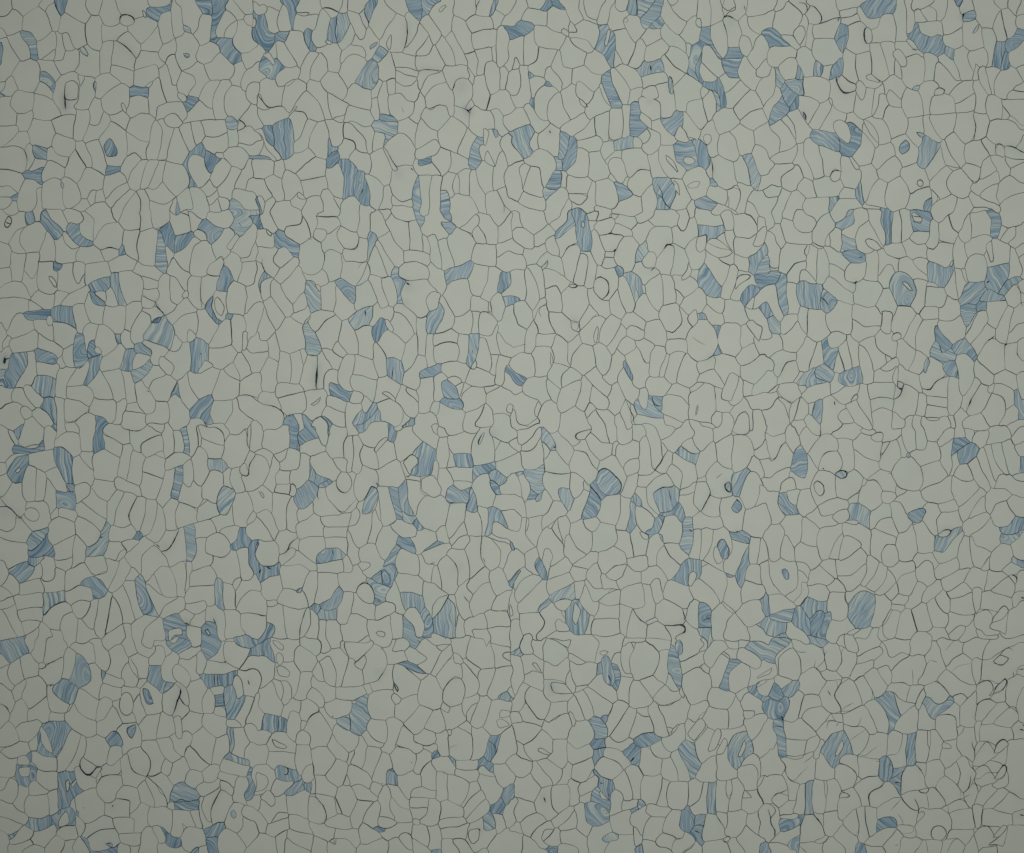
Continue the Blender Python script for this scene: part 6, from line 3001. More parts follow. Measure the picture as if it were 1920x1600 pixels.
"31": """
0 0 4 0 4 10 0 10
5 0 11 0 11 4 9 8 5 7
12 0 20 0 17 7 11 4
20 0 32 0 37 6 36 9 31 15 24 15 19 11 18 5
5 8 9 8 13 21 12 25 10 27 5 22
9 8 12 4 18 7 20 13 27 15 33 13 33 22 30 23 13 22
34 0 46 0 43 3 37 8
33 13 37 8 46 0 50 6 50 11 44 17 41 25 33 22
47 0 64 0 57 6 52 7
b 12 5 51 7 57 6 63 0 67 0 63 8 56 12 51 10
s 2 51 7 58 5 65 0
43 20 46 14 47 24 44 25
46 15 51 10 55 12 54 24 52 30 46 25
56 12 64 8 68 0 73 0 74 6 68 11 65 20 55 15
b 2 4 55 15 65 20 66 28 60 28 54 27
s 3 56 29 60 28
74 0 84 0 84 8 87 18 87 24 80 12 74 6
66 20 68 11 74 6 80 12 86 26 80 25 76 30 69 29 65 24
i 72 19 77 18 82 21 86 27 81 28 75 24
s 2 73 18 80 20 86 27
b 10 7 84 0 91 0 92 24 89 24 88 13 84 6
92 0 98 0 100 22 92 23
98 0 108 0 109 14 106 18 100 22 99 10
b 3 7 108 0 122 0 121 13 116 15 109 14
i 109 2 112 2 116 6 115 9 110 8
s 3 109 2 113 4 116 2
s 2 108 6 113 5 116 7 113 10 109 7
106 19 109 15 116 15 121 14 118 23 112 23
122 6 127 6 128 20 124 27 120 26 118 23 121 14
122 0 135 0 128 6
128 6 135 3 137 12 142 14 140 22 137 23 135 20 128 21
s 3 129 21 135 20 137 24
135 3 142 0 150 0 147 12 142 14 137 12
143 14 145 6 151 0 154 9 152 19 147 22
152 0 165 2 168 5 167 17 152 19
s 2 151 0 154 9 152 19
b 9 5 167 5 168 0 173 0 175 7 172 19 167 17
173 0 189 0 189 6 181 12 175 8
s 2 176 8 181 11 189 7
175 8 180 12 174 20 172 18
174 20 180 12 186 9 185 18 178 23
186 9 192 6 192 20 186 26 180 22 185 18
0 20 5 21 9 26 8 37 5 42 0 40
s 4 0 37 3 41 7 41
10 27 13 23 29 24 27 30 29 35 20 37 14 46 9 42 9 33
27 27 30 24 31 27 30 32 27 30
31 24 37 26 38 44 36 50 30 45 28 42 29 36
38 27 42 26 45 36 46 46 42 53 37 50
33 22 41 25 40 26 33 24
42 25 46 25 52 30 62 38 57 44 48 38 45 36
b 1 7 57 30 60 28 66 28 72 32 73 36 70 38 63 38
s 3 68 33 71 33
57 46 62 38 70 38 73 36 73 46 66 52 59 50
s 4 64 53 67 51
14 45 20 37 29 36 29 42 25 43 23 52 15 51
46 38 57 44 59 50 66 53 65 60 57 57 46 47
41 55 46 47 57 57 65 61 63 69 53 65
25 43 29 43 35 50 34 52 28 50 24 52
b 9 6 0 45 9 46 6 53 0 56
b 14 5 6 53 9 46 14 46 13 62 16 75 12 77 8 69
0 57 6 55 8 68 12 78 9 82 4 76 0 69
14 52 20 54 22 60 24 70 22 76 15 77 14 63
b 8 5 24 52 26 50 34 54 41 55 41 65 38 71 32 71 25 68 22 60
b 5 5 41 56 52 65 46 75 42 74 39 67
s 4 42 63 45 69
i 39 69 42 73 43 75 40 73
b 10 7 0 70 4 77 3 80 0 80
b 4 5 0 80 4 78 9 83 8 90 3 91
10 82 14 77 22 77 22 80 12 91
s 2 12 91 15 88 22 81
23 80 24 70 30 72 28 80 29 91 26 87
s 3 29 74 28 82 30 91
29 76 32 72 43 75 47 90 37 97 30 91
44 76 53 65 63 69 62 90 58 91 54 88 47 90
63 64 66 52 72 50 83 53 86 57 81 69 75 71 65 67
64 70 75 71 81 70 84 77 84 84 72 86 63 78
63 79 72 86 84 85 80 92 70 97 62 91
74 31 82 29 82 42 81 51 72 51 74 40
83 28 87 27 89 32 99 35 98 43 95 44 93 39 83 48
87 27 91 24 101 23 104 31 97 35 90 33 87 31
s 2 87 31 92 34 97 34 103 33
100 23 106 19 112 23 118 23 120 27 119 34 108 35 106 31 104 32
83 48 89 38 95 40 95 46 91 55 86 57
98 43 99 34 105 33 108 36 118 45 118 51 108 49
108 35 119 34 120 36 120 46 118 44
b 8 5 94 46 99 44 107 49 111 56 110 62 107 67 105 69 97 69 93 62 91 55
i 99 51 104 52 109 58 108 59 103 55
i 104 64 109 72 109 74
81 69 86 57 91 56 93 64 97 70 94 78 92 72 86 71 84 76
i 85 80 86 71 92 71 94 74 92 90 89 91 85 88
s 3 94 77 93 82
97 70 104 69 109 74 111 75 104 84 101 94 93 84 95 76
109 50 118 51 117 70 113 75 110 74 107 68 111 60
119 26 124 27 130 21 138 23 139 28 139 36 134 41 126 37 119 35
b 9 5 120 36 127 37 134 41 138 36 139 40 133 55 129 56 126 52 121 52
i 136 38 139 33 138 40 136 41
119 54 124 52 129 56 119 55
119 55 132 56 134 62 131 70 126 69 117 70
132 56 140 41 142 63 134 61
140 41 145 42 148 50 147 56 143 63 141 52
s 2 140 42 142 54 143 63
140 22 142 17 147 22 150 36 146 41 139 40
148 22 152 19 166 17 168 20 164 28 158 31 150 34
156 42 11 8 90
b 6 5 165 41 174 39 181 37 180 47 175 56 172 60 163 55 164 50
164 30 168 20 172 20 182 25 181 37 174 39 165 41
i 164 25 168 20 168 36 166 37
s 4 164 52 166 51
181 25 185 27 188 34 187 44 184 49 180 50 181 37
185 27 192 20 192 31 188 34
188 33 192 31 192 46 189 48
b 5 6 172 59 178 51 189 49 179 60
179 60 185 52 192 62 189 70 186 71 180 68
s 3 185 53 189 62 191 70
186 51 192 50 192 62
145 41 148 42 148 52 145 48
148 53 152 52 148 56
b 15 5 148 53 161 52 164 56 158 66 152 69 144 70 146 60
b 10 5 158 66 164 57 172 60 178 65 172 66
b 13 7 156 73 158 66 163 67 163 73
b 1 5 144 70 150 67 155 69 156 74 152 82 149 86 144 78
134 62 144 69 144 76 140 80 132 80 128 77
113 74 117 70 126 70 126 79 117 80
127 82 132 80 143 76 149 86 147 93 138 97 134 92
102 94 104 82 111 75 116 81 113 92 111 103 104 99
s 2 116 81 113 86
112 93 116 81 126 79 127 83 124 84 125 95 121 108 118 107 111 102
b 5 7 123 88 126 83 132 92 136 95 136 100 130 106 129 98 125 95
b 2 4 121 105 126 95 130 106 137 103 141 108 140 110 131 112
s 3 128 98 130 106
b 13 6 140 99 141 95 148 94 152 100 157 108 156 112 148 106 140 105
s 3 140 95 148 93
b 12 5 132 112 139 109 142 116 144 124 136 122 131 117
s 3 142 117 142 123
141 108 148 106 155 112 155 124 148 136 145 135 143 116
i 117 113 120 108 123 112 120 121 117 119
j 11 4 117 113 120 108 123 112 120 121 117 119
121 108 130 112 133 119 134 122 125 127 122 133 116 131 113 122 118 117
s 3 116 131 122 133 125 127 134 121
148 92 158 75 162 72 165 79 152 98
149 86 155 78 157 75 148 92
163 67 178 66 180 70 172 87 165 83
152 98 164 83 171 88 170 94 168 93 157 108
171 88 180 70 185 71 181 80 180 91 178 98 170 93
181 80 185 72 192 69 192 82 181 91
180 92 192 83 192 94 186 98 178 98
s 3 166 96 169 92
157 108 168 94 178 99 179 110 178 117 170 122 158 112
s 4 177 99 180 98
i 186 103 188 103 189 107 187 108
s 3 187 103 186 106 189 108
178 98 188 97 187 103 188 107 192 110 192 118 186 121 178 117 179 106
187 97 192 94 192 109 188 103
157 110 170 122 169 128 160 127 155 122 156 112
170 121 178 117 186 121 189 130 184 133 176 127 169 127
155 122 160 127 151 144 148 149 145 142 148 136
s 4 152 146 155 140
160 127 165 130 165 135 167 137 163 146 150 150 149 148
i 165 130 170 127 169 134 165 135
170 128 175 128 184 134 184 143 178 147 176 138 170 136
162 150 167 137 172 136 178 142 178 150 173 158 166 156
b 7 5 185 133 188 130 192 140 192 153 186 152 186 142
187 121 192 118 192 137 188 130
179 147 184 143 186 153 180 158 174 159
180 158 192 154 192 160 181 160
139 151 145 147 150 152 148 160 141 160
149 154 162 152 166 157 162 160 148 160
136 122 143 124 145 137 142 147 138 152 135 146
119 137 135 139 134 146 119 143
119 144 134 146 134 152 119 153
s 2 119 137 135 139
i 119 154 125 154 130 155 126 158 121 157
116 132 122 134 127 127 136 122 135 138 119 136
114 136 118 136 119 145 118 152 111 150
96 127 98 126 106 129 113 135 113 146 110 151 100 153 94 148 95 140
h 5 100 136
s 5 98 131 101 133
s 4 97 140 100 136 101 128
i 97 126 102 127 101 132 97 131
94 140 98 131 95 131 93 126 96 132
97 127 100 115 104 118 114 122 115 135 106 129
105 117 112 102 120 107 116 115 114 122
97 95 103 98 111 103 106 115 104 118 101 110 96 107
i 93 91 96 89 100 90 100 94 95 96 92 95
s 2 93 91 97 89 100 92
80 92 85 88 92 90 93 95 99 97 96 106 93 109 88 106 81 100
68 97 80 92 82 100 88 107 89 112 79 119 76 106 71 100
s 2 83 102 87 106 93 108
88 106 93 108 89 112
84 117 93 110 96 108 94 117 88 120
80 119 84 117 91 119 96 116 93 128 79 126
68 98 73 101 79 118 78 128 72 128 69 114
i 93 124 96 115 98 116 97 132
75 128 93 127 96 132 94 140 83 138 76 140
s 3 76 140 84 138 94 140
76 141 83 138 94 140 94 148 85 147 78 150
78 149 85 146 93 150 94 160 78 160
68 128 75 129 77 143 78 158 67 145
58 91 62 91 68 97 69 114 64 117 61 104
53 98 58 94 63 117 57 118 55 108
44 93 50 88 56 89 60 92 53 99 48 102 45 99
b 12 6 39 97 44 93 46 100 53 101 49 110 49 118 43 114
49 110 53 103 57 118 54 120 49 119
37 97 40 96 42 113 35 116 30 120 33 112
22 104 28 92 37 97 35 108 30 120 22 118
i 24 102 27 98 29 99 27 102
12 92 22 81 29 91 28 98 20 104 11 101 9 91
0 94 8 91 11 101 3 108 0 109
2 109 11 102 20 105 21 110 14 111 8 121 4 118
s 3 8 121 13 112 18 110 21 110
8 123 14 112 20 111 23 120 18 127 8 127
0 110 2 110 2 118 0 118
0 118 4 118 7 125 0 132
19 127 24 119 27 120 22 126
b 12 5 22 127 27 120 35 116 36 122 44 126 30 131
b 3 5 36 117 44 114 50 120 48 126 42 125 36 122
47 127 50 119 53 121 53 126 59 130 47 136
22 131 30 128 29 132 25 135
25 137 30 131 46 127 47 136 36 141 29 143
b 9 5 53 121 69 114 72 124 69 128 58 130 53 126
47 136 55 130 69 127 66 134 62 142 55 143
60 142 65 136 69 138 66 140
58 144 66 140 77 160 66 156 60 147
42 138 47 136 55 143 59 145 52 152 55 156 49 160 40 160
s 4 50 141 50 144
50 154 55 148 60 147 65 155 58 154
51 160 56 155 66 156 70 160
b 12 5 35 143 41 138 41 160 38 160 33 152
30 143 36 142 33 152 30 151
27 152 30 151 40 160 27 160
25 137 30 143 30 150 26 156 19 155
18 143 24 138 19 156 16 155
7 132 10 128 18 127 24 132 25 137 18 143
s 3 8 132 12 138 20 143
0 134 8 129 7 131 0 135
0 135 6 134 5 141 0 146
0 147 7 140 12 144 15 154 13 160 0 160
9 140 13 139 18 144 16 154 13 148
19 156 26 155 27 160 18 160
95 149 102 153 101 160 94 160
102 153 110 151 109 160 102 160
110 151 116 153 115 160 109 160
116 153 121 157 126 158 130 155 134 152 134 160 116 160
135 152 139 152 140 160 134 160
""",
"32": """
0 0 14 0 12 4 0 6
0 6 12 4 14 10 11 14 10 19 4 24 0 24
s 3 14 11 10 15 9 20 3 25 0 25
j 9 1 0 14 2 15 0 19
14 0 20 0 23 8 24 14 19 20 14 12
20 0 28 0 28 3 23 7
0 25 6 23 11 15 14 12 19 20 17 29 4 35 0 34
28 0 40 0 41 6 37 7 31 4
s 3 40 2 40 7 38 8
23 8 28 3 36 7 40 8 31 20 24 14
40 0 45 0 47 4 41 7
31 20 41 8 47 4 52 10 52 18 44 20 37 32
b 16 6 20 22 25 13 28 20 30 27 27 39 22 38 18 32
15 33 20 36 27 39 30 26 30 22 37 32 32 44 30 46 22 47 20 39 16 38
37 31 41 22 47 19 52 19 55 30 50 36
s 2 42 23 47 19 52 19
s 3 41 31 42 32
j 5 1 50 35 56 32 60 34 59 39 55 40 51 37
s 3 50 37 54 32 59 33 59 38 55 40
48 0 69 0 71 4 66 10 57 9 50 8 48 5
51 9 58 9 64 10 64 32 55 32 53 20
64 10 71 4 76 6 80 11 86 12 83 26 73 23 64 15
71 0 80 0 77 4 71 4
74 7 82 6 88 2 88 8 81 12 77 10
s 2 74 7 80 6 88 3
80 0 100 0 100 7 92 11 86 12 88 3
65 16 73 24 83 27 83 32 74 39 65 32
84 26 85 20 92 12 97 10 100 20 100 24 92 34 83 32
s 3 86 24 84 19
s 3 86 24 92 12
86 12 92 11 86 23 84 19
97 10 100 7 104 18 103 23 100 23
101 0 110 0 111 18 104 18 101 8
110 0 115 0 119 11 118 16 111 18
116 0 133 0 131 7 125 11 120 10
s 2 133 1 130 9 124 11
107 19 117 17 120 11 125 12 128 16 129 25 114 30
j 9 2 104 19 107 20 107 24 104 23
133 0 138 2 138 8 129 16 127 12 131 8
137 3 141 0 147 0 147 8 139 8
147 0 152 4 152 12 148 8
152 9 155 2 160 0 165 2 163 13 158 16 153 11
s 2 153 7 158 1 164 2
165 0 178 0 182 9 175 12 164 13
178 0 192 0 192 3 182 8
182 8 192 3 192 12 183 15
128 16 131 10 138 10 137 22 140 28 136 36 129 28
b 5 7 137 22 138 12 142 8 147 8 151 12 146 14 142 18
s 3 151 12 147 14 144 16 141 18 138 23
b 10 6 142 18 148 14 151 12 158 17 155 22 148 28 144 28 142 24
138 22 142 19 144 28 139 36 136 36
139 36 144 29 149 28 153 41 146 41
s 2 139 37 143 37 146 40 153 41
150 28 155 22 166 46 165 49 160 46
156 21 162 16 171 43 169 46
163 15 168 14 177 36 174 36 170 42
168 13 175 11 181 37 178 37
175 12 182 10 186 16 189 25 187 34 182 37
183 15 192 12 192 24 187 25
b 9 5 188 25 192 24 192 34 189 33
183 38 192 35 192 41 187 41
171 44 174 36 180 36 188 41 192 42 192 53 184 52 178 46 170 46
0 35 4 36 15 30 17 36 9 42 9 49 0 50
10 42 18 38 21 47 14 48 9 50
b 5 5 9 50 14 50 16 57 23 62 23 66 12 66 9 58
s 2 9 57 16 63 24 65
14 49 24 47 22 60 16 56
22 60 25 48 30 46 36 58 35 65 29 66 24 66
37 47 41 55 34 58
32 45 37 33 50 36 52 53 37 59
i 34 43 37 40 42 44 42 50 39 53 35 49
s 2 34 43 37 40 42 45 42 51 38 52
51 37 55 41 60 40 65 33 71 39 70 46 60 54 51 52
s 3 70 46 65 50 60 55
70 44 72 39 74 43 72 46
74 42 77 43 79 40 86 48 85 58 77 63 68 58 69 47
s 2 74 41 77 43 80 40 83 45
75 39 83 32 91 35 96 44 96 50 86 48 80 40
92 36 100 24 107 24 114 30 114 42 109 48 97 44
s 2 90 35 94 36
114 31 128 25 134 35 129 42 117 46 114 40
s 3 115 32 116 37
118 46 130 43 138 37 138 48 141 54 129 58 119 55
s 2 136 47 138 53
138 37 146 40 154 41 158 46 148 55 143 60 138 50
85 49 92 48 96 51 93 57 88 59 85 54
96 44 104 48 102 51 96 51
94 57 103 51 105 48 109 48 118 56 119 58 108 60 104 64 98 57
92 57 98 56 105 76 101 79 97 77 93 66
j 3 6 104 65 108 61 113 60 120 63 114 73 110 73 105 68
s 2 104 65 111 60 119 61 120 65 113 73
60 56 68 49 68 58 61 58
38 60 52 54 60 57 60 60 47 65 41 66
i 47 67 59 61 61 68 58 72 53 73
b 10 4 60 60 62 57 68 57 77 64 76 76 69 74 62 68
b 4 6 69 71 76 70 75 78
i 57 72 63 70 69 71 66 74
78 64 86 58 92 58 92 68 82 72 78 76
81 77 84 70 92 68 97 78 96 82 88 80
30 66 38 61 41 66 47 66 52 73 39 77 30 69
14 67 24 66 25 69 25 85 19 92 15 82 9 72
0 50 9 50 8 57 13 66 8 73 3 72 0 64
0 66 2 72 0 80
0 80 4 74 8 73 11 77 11 88 9 100 3 101 2 90
12 84 14 81 20 91 20 101 10 98 9 90
s 2 14 81 18 87 20 93 20 100
25 70 30 69 39 77 36 90 24 87
20 92 25 87 36 90 39 100 37 106 32 108 21 101
37 86 40 76 56 74 56 78 45 98 39 98
56 74 70 72 75 78 78 82 76 96 71 92 70 88 60 82 57 82
53 94 57 83 63 83 71 88 60 98 54 101
57 80 52 92 52 99 46 99
s 2 54 101 60 98 70 91
50 100 54 101 61 98 70 91 74 98 74 102 62 112 52 112
77 95 76 84 80 77 88 80 95 82 95 88 90 89 85 93 85 102
i 84 96 88 88 95 88 99 94 98 102 93 106 86 104
s 2 85 92 89 88 95 88 99 95
96 87 101 79 106 76 113 80 113 92 108 100 99 101 100 94
s 2 108 74 111 73
111 76 117 72 121 82 125 85 123 94 113 95
119 58 128 60 130 64 126 70 127 80 121 78 117 73
128 60 141 54 143 62 130 64
128 80 126 70 132 64 142 63 146 72 144 76 134 77
b 12 5 124 86 130 81 137 82 139 78 145 76 144 80 132 95 125 91
i 127 82 132 77 138 77 136 83 131 84
s 4 130 78 137 77 139 78 136 83
123 94 133 95 144 80 148 78 144 87 142 97 129 103
144 62 153 50 160 46 164 50 160 52 154 62 146 73
154 62 159 54 163 53 163 65 152 70
146 73 163 65 167 68 153 79 147 82
164 52 168 47 178 46 183 52 178 56 170 58 168 65 164 62
168 66 170 58 178 55 182 63 186 67 180 76 170 74
179 55 184 52 192 53 192 66 186 66 181 62
152 79 167 68 170 75 174 78 174 89 168 94 156 88
b 10 6 174 78 182 68 187 67 192 70 192 80 178 80
s 2 174 78 180 80 192 80
b 3 4 174 82 192 80 180 88 174 86
182 88 192 80 192 104 184 96
b 11 5 183 97 192 105 192 108 182 101
b 10 6 181 90 184 95 186 98
168 94 175 88 181 90 183 97 182 102 173 110 167 108 166 99
160 105 163 98 167 96 166 106 162 109
s 2 160 105 164 98 167 97
153 80 156 88 163 90 168 95 160 106 154 103
142 97 147 82 150 84 153 96 154 105 144 108
128 104 142 98 144 107 135 110 126 114 125 106
112 95 123 94 128 104 125 108 121 100 113 106 109 100
s 2 110 102 111 108
112 112 114 104 119 100 124 103 126 116 120 120 114 117
75 97 83 103 80 112 69 121 74 108
83 103 89 106 81 124 74 120
89 107 96 116 84 126 80 125
90 106 99 101 109 102 108 109 99 112 96 116
97 118 100 110 109 109 112 118 108 126 98 125
96 117 98 125 92 131 88 127
92 132 98 125 105 128 102 134 93 133
109 125 113 116 120 121 115 132 108 137 102 134
115 131 120 120 126 116 131 117 132 122 119 133
131 116 144 107 152 106 147 116 135 125 132 122
2 100 10 98 21 102 21 114 18 122 12 127 4 117
j 9 8 10 107 14 106 16 111 15 116 12 113
21 102 30 104 32 108 29 113 22 106
32 107 38 103 50 114 44 119 43 117 37 117 32 119
38 103 50 99 51 114 44 110
52 112 62 112 70 106 73 102 74 110 68 119 60 124 54 115
44 120 50 114 57 118 58 124 47 124
32 119 37 117 43 119 46 124 45 130 39 131 31 127
24 115 30 124 25 130 19 133 25 122
13 127 20 121 22 108 29 114 24 115 24 126 18 133
0 104 3 101 4 117 10 126 0 126
s 2 2 112 4 119 10 126
0 127 10 126 19 132 18 138 0 141
j 13 7 0 127 5 127 0 132
b 10 5 30 129 37 131 44 131 44 139 36 137 32 144 28 136
b 13 7 32 143 37 137 41 137 41 145 36 158 31 150
b 2 5 2 141 17 138 20 139 18 146 10 147 2 146
b 9 6 20 139 27 138 31 146 31 155 20 150 18 146
s 2 26 138 31 144
b 12 6 41 146 48 138 46 148 42 155 37 157
b 9 6 0 147 13 147 13 155 5 158 0 156
b 10 5 9 157 13 156 14 160 8 160
46 124 58 125 59 134 58 144 48 144 48 138 44 138 45 130
46 147 60 144 66 151 60 156 52 159 46 155
b 13 5 60 134 67 126 75 124 81 128 81 136 76 149 68 152 62 145
s 3 70 142 74 137
s 2 81 126 81 136 77 148
70 120 81 126 72 123 60 133 58 125 68 119
80 126 88 127 93 132 92 138 86 147 79 150 77 149 81 138
86 147 92 138 94 138 88 148
88 147 94 138 99 138 96 150 90 158 87 152
93 134 102 134 100 139 93 138
97 149 100 139 107 137 108 146 112 155 108 160 98 156
107 137 115 132 119 134 121 145 124 151 112 155
s 2 107 140 108 147 112 155
119 133 125 129 131 138 134 142 133 150 124 151 120 142
125 129 132 122 136 126 137 138 133 140
14 147 18 147 22 154 28 160 14 160
61 156 70 151 68 156 62 158
68 157 72 152 78 150 77 160 68 160
79 151 84 153 84 160 77 160
85 150 90 158 88 160 84 156
111 155 118 156 122 160 108 160
118 156 124 150 132 152 134 160 122 160
132 125 147 117 152 124 136 129
136 130 153 125 155 140 136 139
133 150 137 139 155 142 150 150 142 147 134 154
134 160 138 149 145 146 148 151 140 160
144 156 153 144 157 158 146 160
i 153 121 157 120 161 122 160 134 156 142 154 130
148 116 153 106 162 109 165 108 161 124 156 120 152 122
161 122 165 108 174 108 180 112 176 116 168 121
167 124 180 112 186 120 184 128
s 2 167 124 175 119 180 112
174 107 183 101 190 107 191 110 180 111
181 111 187 111 189 117 186 118
s 3 181 110 186 112 188 117
186 119 190 110 192 112 192 126 185 125
161 126 168 124 183 128 183 136 172 138 161 135
184 125 190 126 191 134 184 136
155 142 165 138 172 140 174 146 160 152 154 150
s 2 156 142 165 138 169 144
i 170 142 177 134 181 138 176 144 168 147
s 2 168 147 178 134 181 138 175 145
i 168 147 177 144 180 137 178 154 166 150
181 136 191 135 189 156 178 154
i 154 152 160 152 172 155 164 160 157 160
s 4 190 128 192 129
""",
"33": """
b 12 5 0 8 4 2 10 0 15 2 6 11 4 18 0 16
0 0 5 0 0 8
0 17 4 18 5 28 0 31
5 20 6 11 16 3 24 8 24 12 20 6 15 7 8 16 7 26
8 22 10 14 15 8 20 7 24 14 25 24 23 29 18 30 8 27
5 29 8 27 15 29 18 30 18 32 11 36 6 34
b 12 6 18 31 23 30 24 36 19 42 10 37
b 3 6 0 40 5 32 10 38 9 45 0 46
b 4 7 0 46 14 45 12 58 6 60 0 58
0 31 5 30 5 33 0 40
s 4 10 57 12 61
j 5 6 0 42 3 44 2 46 0 47
16 3 28 6 30 2 38 8 43 14 44 22 35 20 26 26 23 12
b 5 5 29 1 32 0 36 0 39 4 34 3
s 2 38 6 42 13 44 18 44 23
s 2 45 8 42 15 38 21
s 2 23 7 26 10 29 9
s 2 36 15 35 22 38 27 44 30
24 28 30 20 35 19 37 26 44 31 38 41 28 42 23 37
12 56 18 46 23 36 28 40 22 48 22 58 18 62 13 60
22 56 24 46 28 41 38 42 40 50 28 54 25 59
s 2 22 57 23 49 28 41
39 42 40 36 45 31 51 30 52 33 49 41 55 51 47 55 40 48
s 3 45 38 47 42
s 2 51 30 52 33 49 40 54 46 56 52
42 26 45 22 52 24 52 28 49 30 44 30
41 14 45 9 54 8 56 16 52 23 45 22
s 2 57 17 55 22 51 24
54 0 58 0 58 7 56 5
55 6 64 10 66 17 62 27 58 25 52 24 56 16
s 2 57 7 54 15 54 20
58 0 68 0 68 8 60 8
68 0 84 0 84 3 72 9 67 12
66 13 86 6 88 10 75 16 66 18
61 29 67 18 78 14 80 20 72 26 65 31
s 2 64 15 67 18 61 29
85 3 90 7 90 14 93 15 102 9 106 13 92 23 90 18 82 22 78 20 86 8
88 0 106 0 108 8 104 10 100 9 94 14 90 13
106 0 120 0 122 4 116 10 112 10 108 12
93 22 106 13 113 9 118 16 122 14 118 30 108 33 104 35 102 32 92 32
s 2 108 22 109 28 108 32
s 2 122 15 118 22 115 29
82 22 90 18 92 23 92 32 90 35 84 28
72 26 78 20 82 22 84 28 90 35 88 39 82 43 78 38
s 2 72 27 78 38 77 45
65 31 72 27 78 38 78 44 71 49 66 36
55 51 49 42 58 32 62 29 66 35 71 49 58 53
s 2 55 34 61 29
s 2 56 52 64 47
90 35 92 33 103 32 106 35 104 46 96 46 94 38 88 39
s 2 92 33 102 32 107 35
b 4 5 81 45 88 39 94 40 95 50 100 57 93 68 90 71 90 60 86 52
94 38 96 47 99 56 108 50 104 47
107 34 115 36 111 44 104 47
i 110 50 116 36 119 41 113 53
118 37 126 31 133 36 136 42 134 46 128 48 122 50 120 42
b 12 4 120 42 125 42 128 50 134 45 136 42 139 46 136 48 130 52 124 59 121 54
i 127 50 131 43 130 47
s 3 125 31 130 33 134 38 136 42
108 32 126 31 133 22 128 10 132 6 122 4 118 16
s 2 117 16 116 12 122 4
s 2 132 6 130 11 132 18 134 22
s 2 122 15 127 17
134 22 138 14 146 10 152 18 153 34 144 31
s 2 139 23 143 19 152 18
126 31 134 22 144 31 155 36 150 44 145 40 139 42 136 42
132 0 150 0 146 10 138 12 134 20 130 10
s 2 133 8 138 3 142 0
150 0 166 0 162 10 160 14 153 13 147 9
i 153 14 157 13 161 16 160 30 156 35 154 26
162 16 167 16 176 7 180 4 192 3 192 18 186 20 180 28 162 29
i 168 17 174 11 182 14 175 20
s 3 168 17 176 10 179 6 184 8
s 3 175 11 183 13 175 20 168 17
s 3 188 22 192 22
s 3 184 24 184 28
166 0 192 0 192 4 176 8 162 16
139 42 145 39 149 44 144 50
144 50 155 38 158 46 155 52 155 65 144 64
s 2 144 50 155 38
128 56 140 48 144 50 144 63 142 66 141 58 135 55
s 2 129 57 135 56 140 57 142 62 142 66
102 56 108 51 113 53 112 68 104 70 94 67 98 58
112 54 117 51 123 59 126 62 126 66 118 68 112 67
s 2 118 51 124 59
127 58 135 56 141 58 142 70 141 75 132 76 126 67
142 67 146 65 147 68 143 73
81 46 86 52 91 62 90 70 82 68 76 52 72 49
s 2 76 51 81 58 82 67
56 61 70 49 76 52 81 60 82 68 77 71 73 66 70 61 64 65
s 2 70 58 69 62 66 65 60 64
40 50 47 55 56 61 56 65 48 61 44 62 36 69 26 60 25 58 30 52
s 2 36 70 38 63 46 56 58 52 70 49
s 2 48 55 51 61
s 2 44 67 45 63 50 61 56 62
s 2 53 62 51 65
14 60 18 62 25 59 28 63 35 69 38 74 30 75 14 74 11 66
s 2 26 60 28 65 36 70 38 74
b 2 6 6 60 10 60 12 70 13 80 13 86 9 88 6 84 7 72
s 3 6 65 11 66
0 60 6 60 7 75 0 80
0 80 6 77 6 84 9 88 14 96 7 102 0 104
30 75 14 74 14 86 20 89 28 83 28 80
28 84 30 75 38 71 37 80 32 84
i 33 88 40 73 43 77 37 90
b 12 5 43 80 48 70 57 68 62 78 63 85 56 88 48 96 44 88
i 50 87 56 74 57 80 52 88
36 70 44 63 56 62 57 68 48 70 43 76
57 65 66 65 73 66 76 72 68 86 64 84 62 76
s 2 62 75 72 68
s 2 66 88 76 72 76 70
76 71 90 70 89 86 78 90 67 87
s 2 67 87 75 85 82 80
93 67 101 71 100 80 96 86 89 86 90 74
101 71 105 72 104 94 94 95 90 87 98 84
b 10 6 105 71 111 69 110 94 104 94
112 68 119 68 120 80 119 90 112 93
120 68 122 69 122 78 119 82
122 68 126 67 131 76 130 80 128 90 119 92 122 80
130 80 131 77 137 77 139 81 136 82
131 77 142 74 142 80 146 87 136 96 129 90 131 82 139 81
142 73 148 66 155 66 155 76 152 80 153 88 146 87 142 80
s 3 153 76 152 82 154 88
i 155 62 160 60 160 75 156 78
153 50 158 35 166 32 169 36 164 45 157 49
s 3 156 35 166 31 169 38
i 164 44 169 38 178 28 180 32 176 38 168 41
s 3 168 41 178 28 180 31 174 39
i 166 44 175 40 180 31 179 46 172 48
181 31 190 28 190 40 188 50 180 48
154 60 157 48 164 45 172 48 166 55 160 60
s 3 154 58 156 48 165 45 172 48
161 62 167 54 174 47 180 50 178 55 168 63
168 63 180 52 186 57 184 66
s 3 181 50 187 50 188 56
161 65 168 63 183 66 184 74 172 74 161 74
184 63 190 66 190 74 184 75
s 4 189 67 192 68
s 3 191 63 192 65
190 22 192 22 192 60 189 55 190 40
181 75 190 74 190 112 186 115 178 110 180 90
i 168 86 172 78 177 74 181 78 176 84
s 3 168 86 178 74 181 78
158 80 164 77 168 85 163 95 157 95
s 3 157 87 160 80 165 77 169 85
i 166 90 175 84 180 78 178 94 170 92
156 96 165 91 172 92 168 98 160 108 155 104
s 3 155 99 160 96 166 95 169 104
154 108 158 98 166 95 168 101 164 110
s 3 154 104 155 108 157 113
i 168 105 178 93 180 97 176 104
s 3 168 105 179 93 180 98 174 104
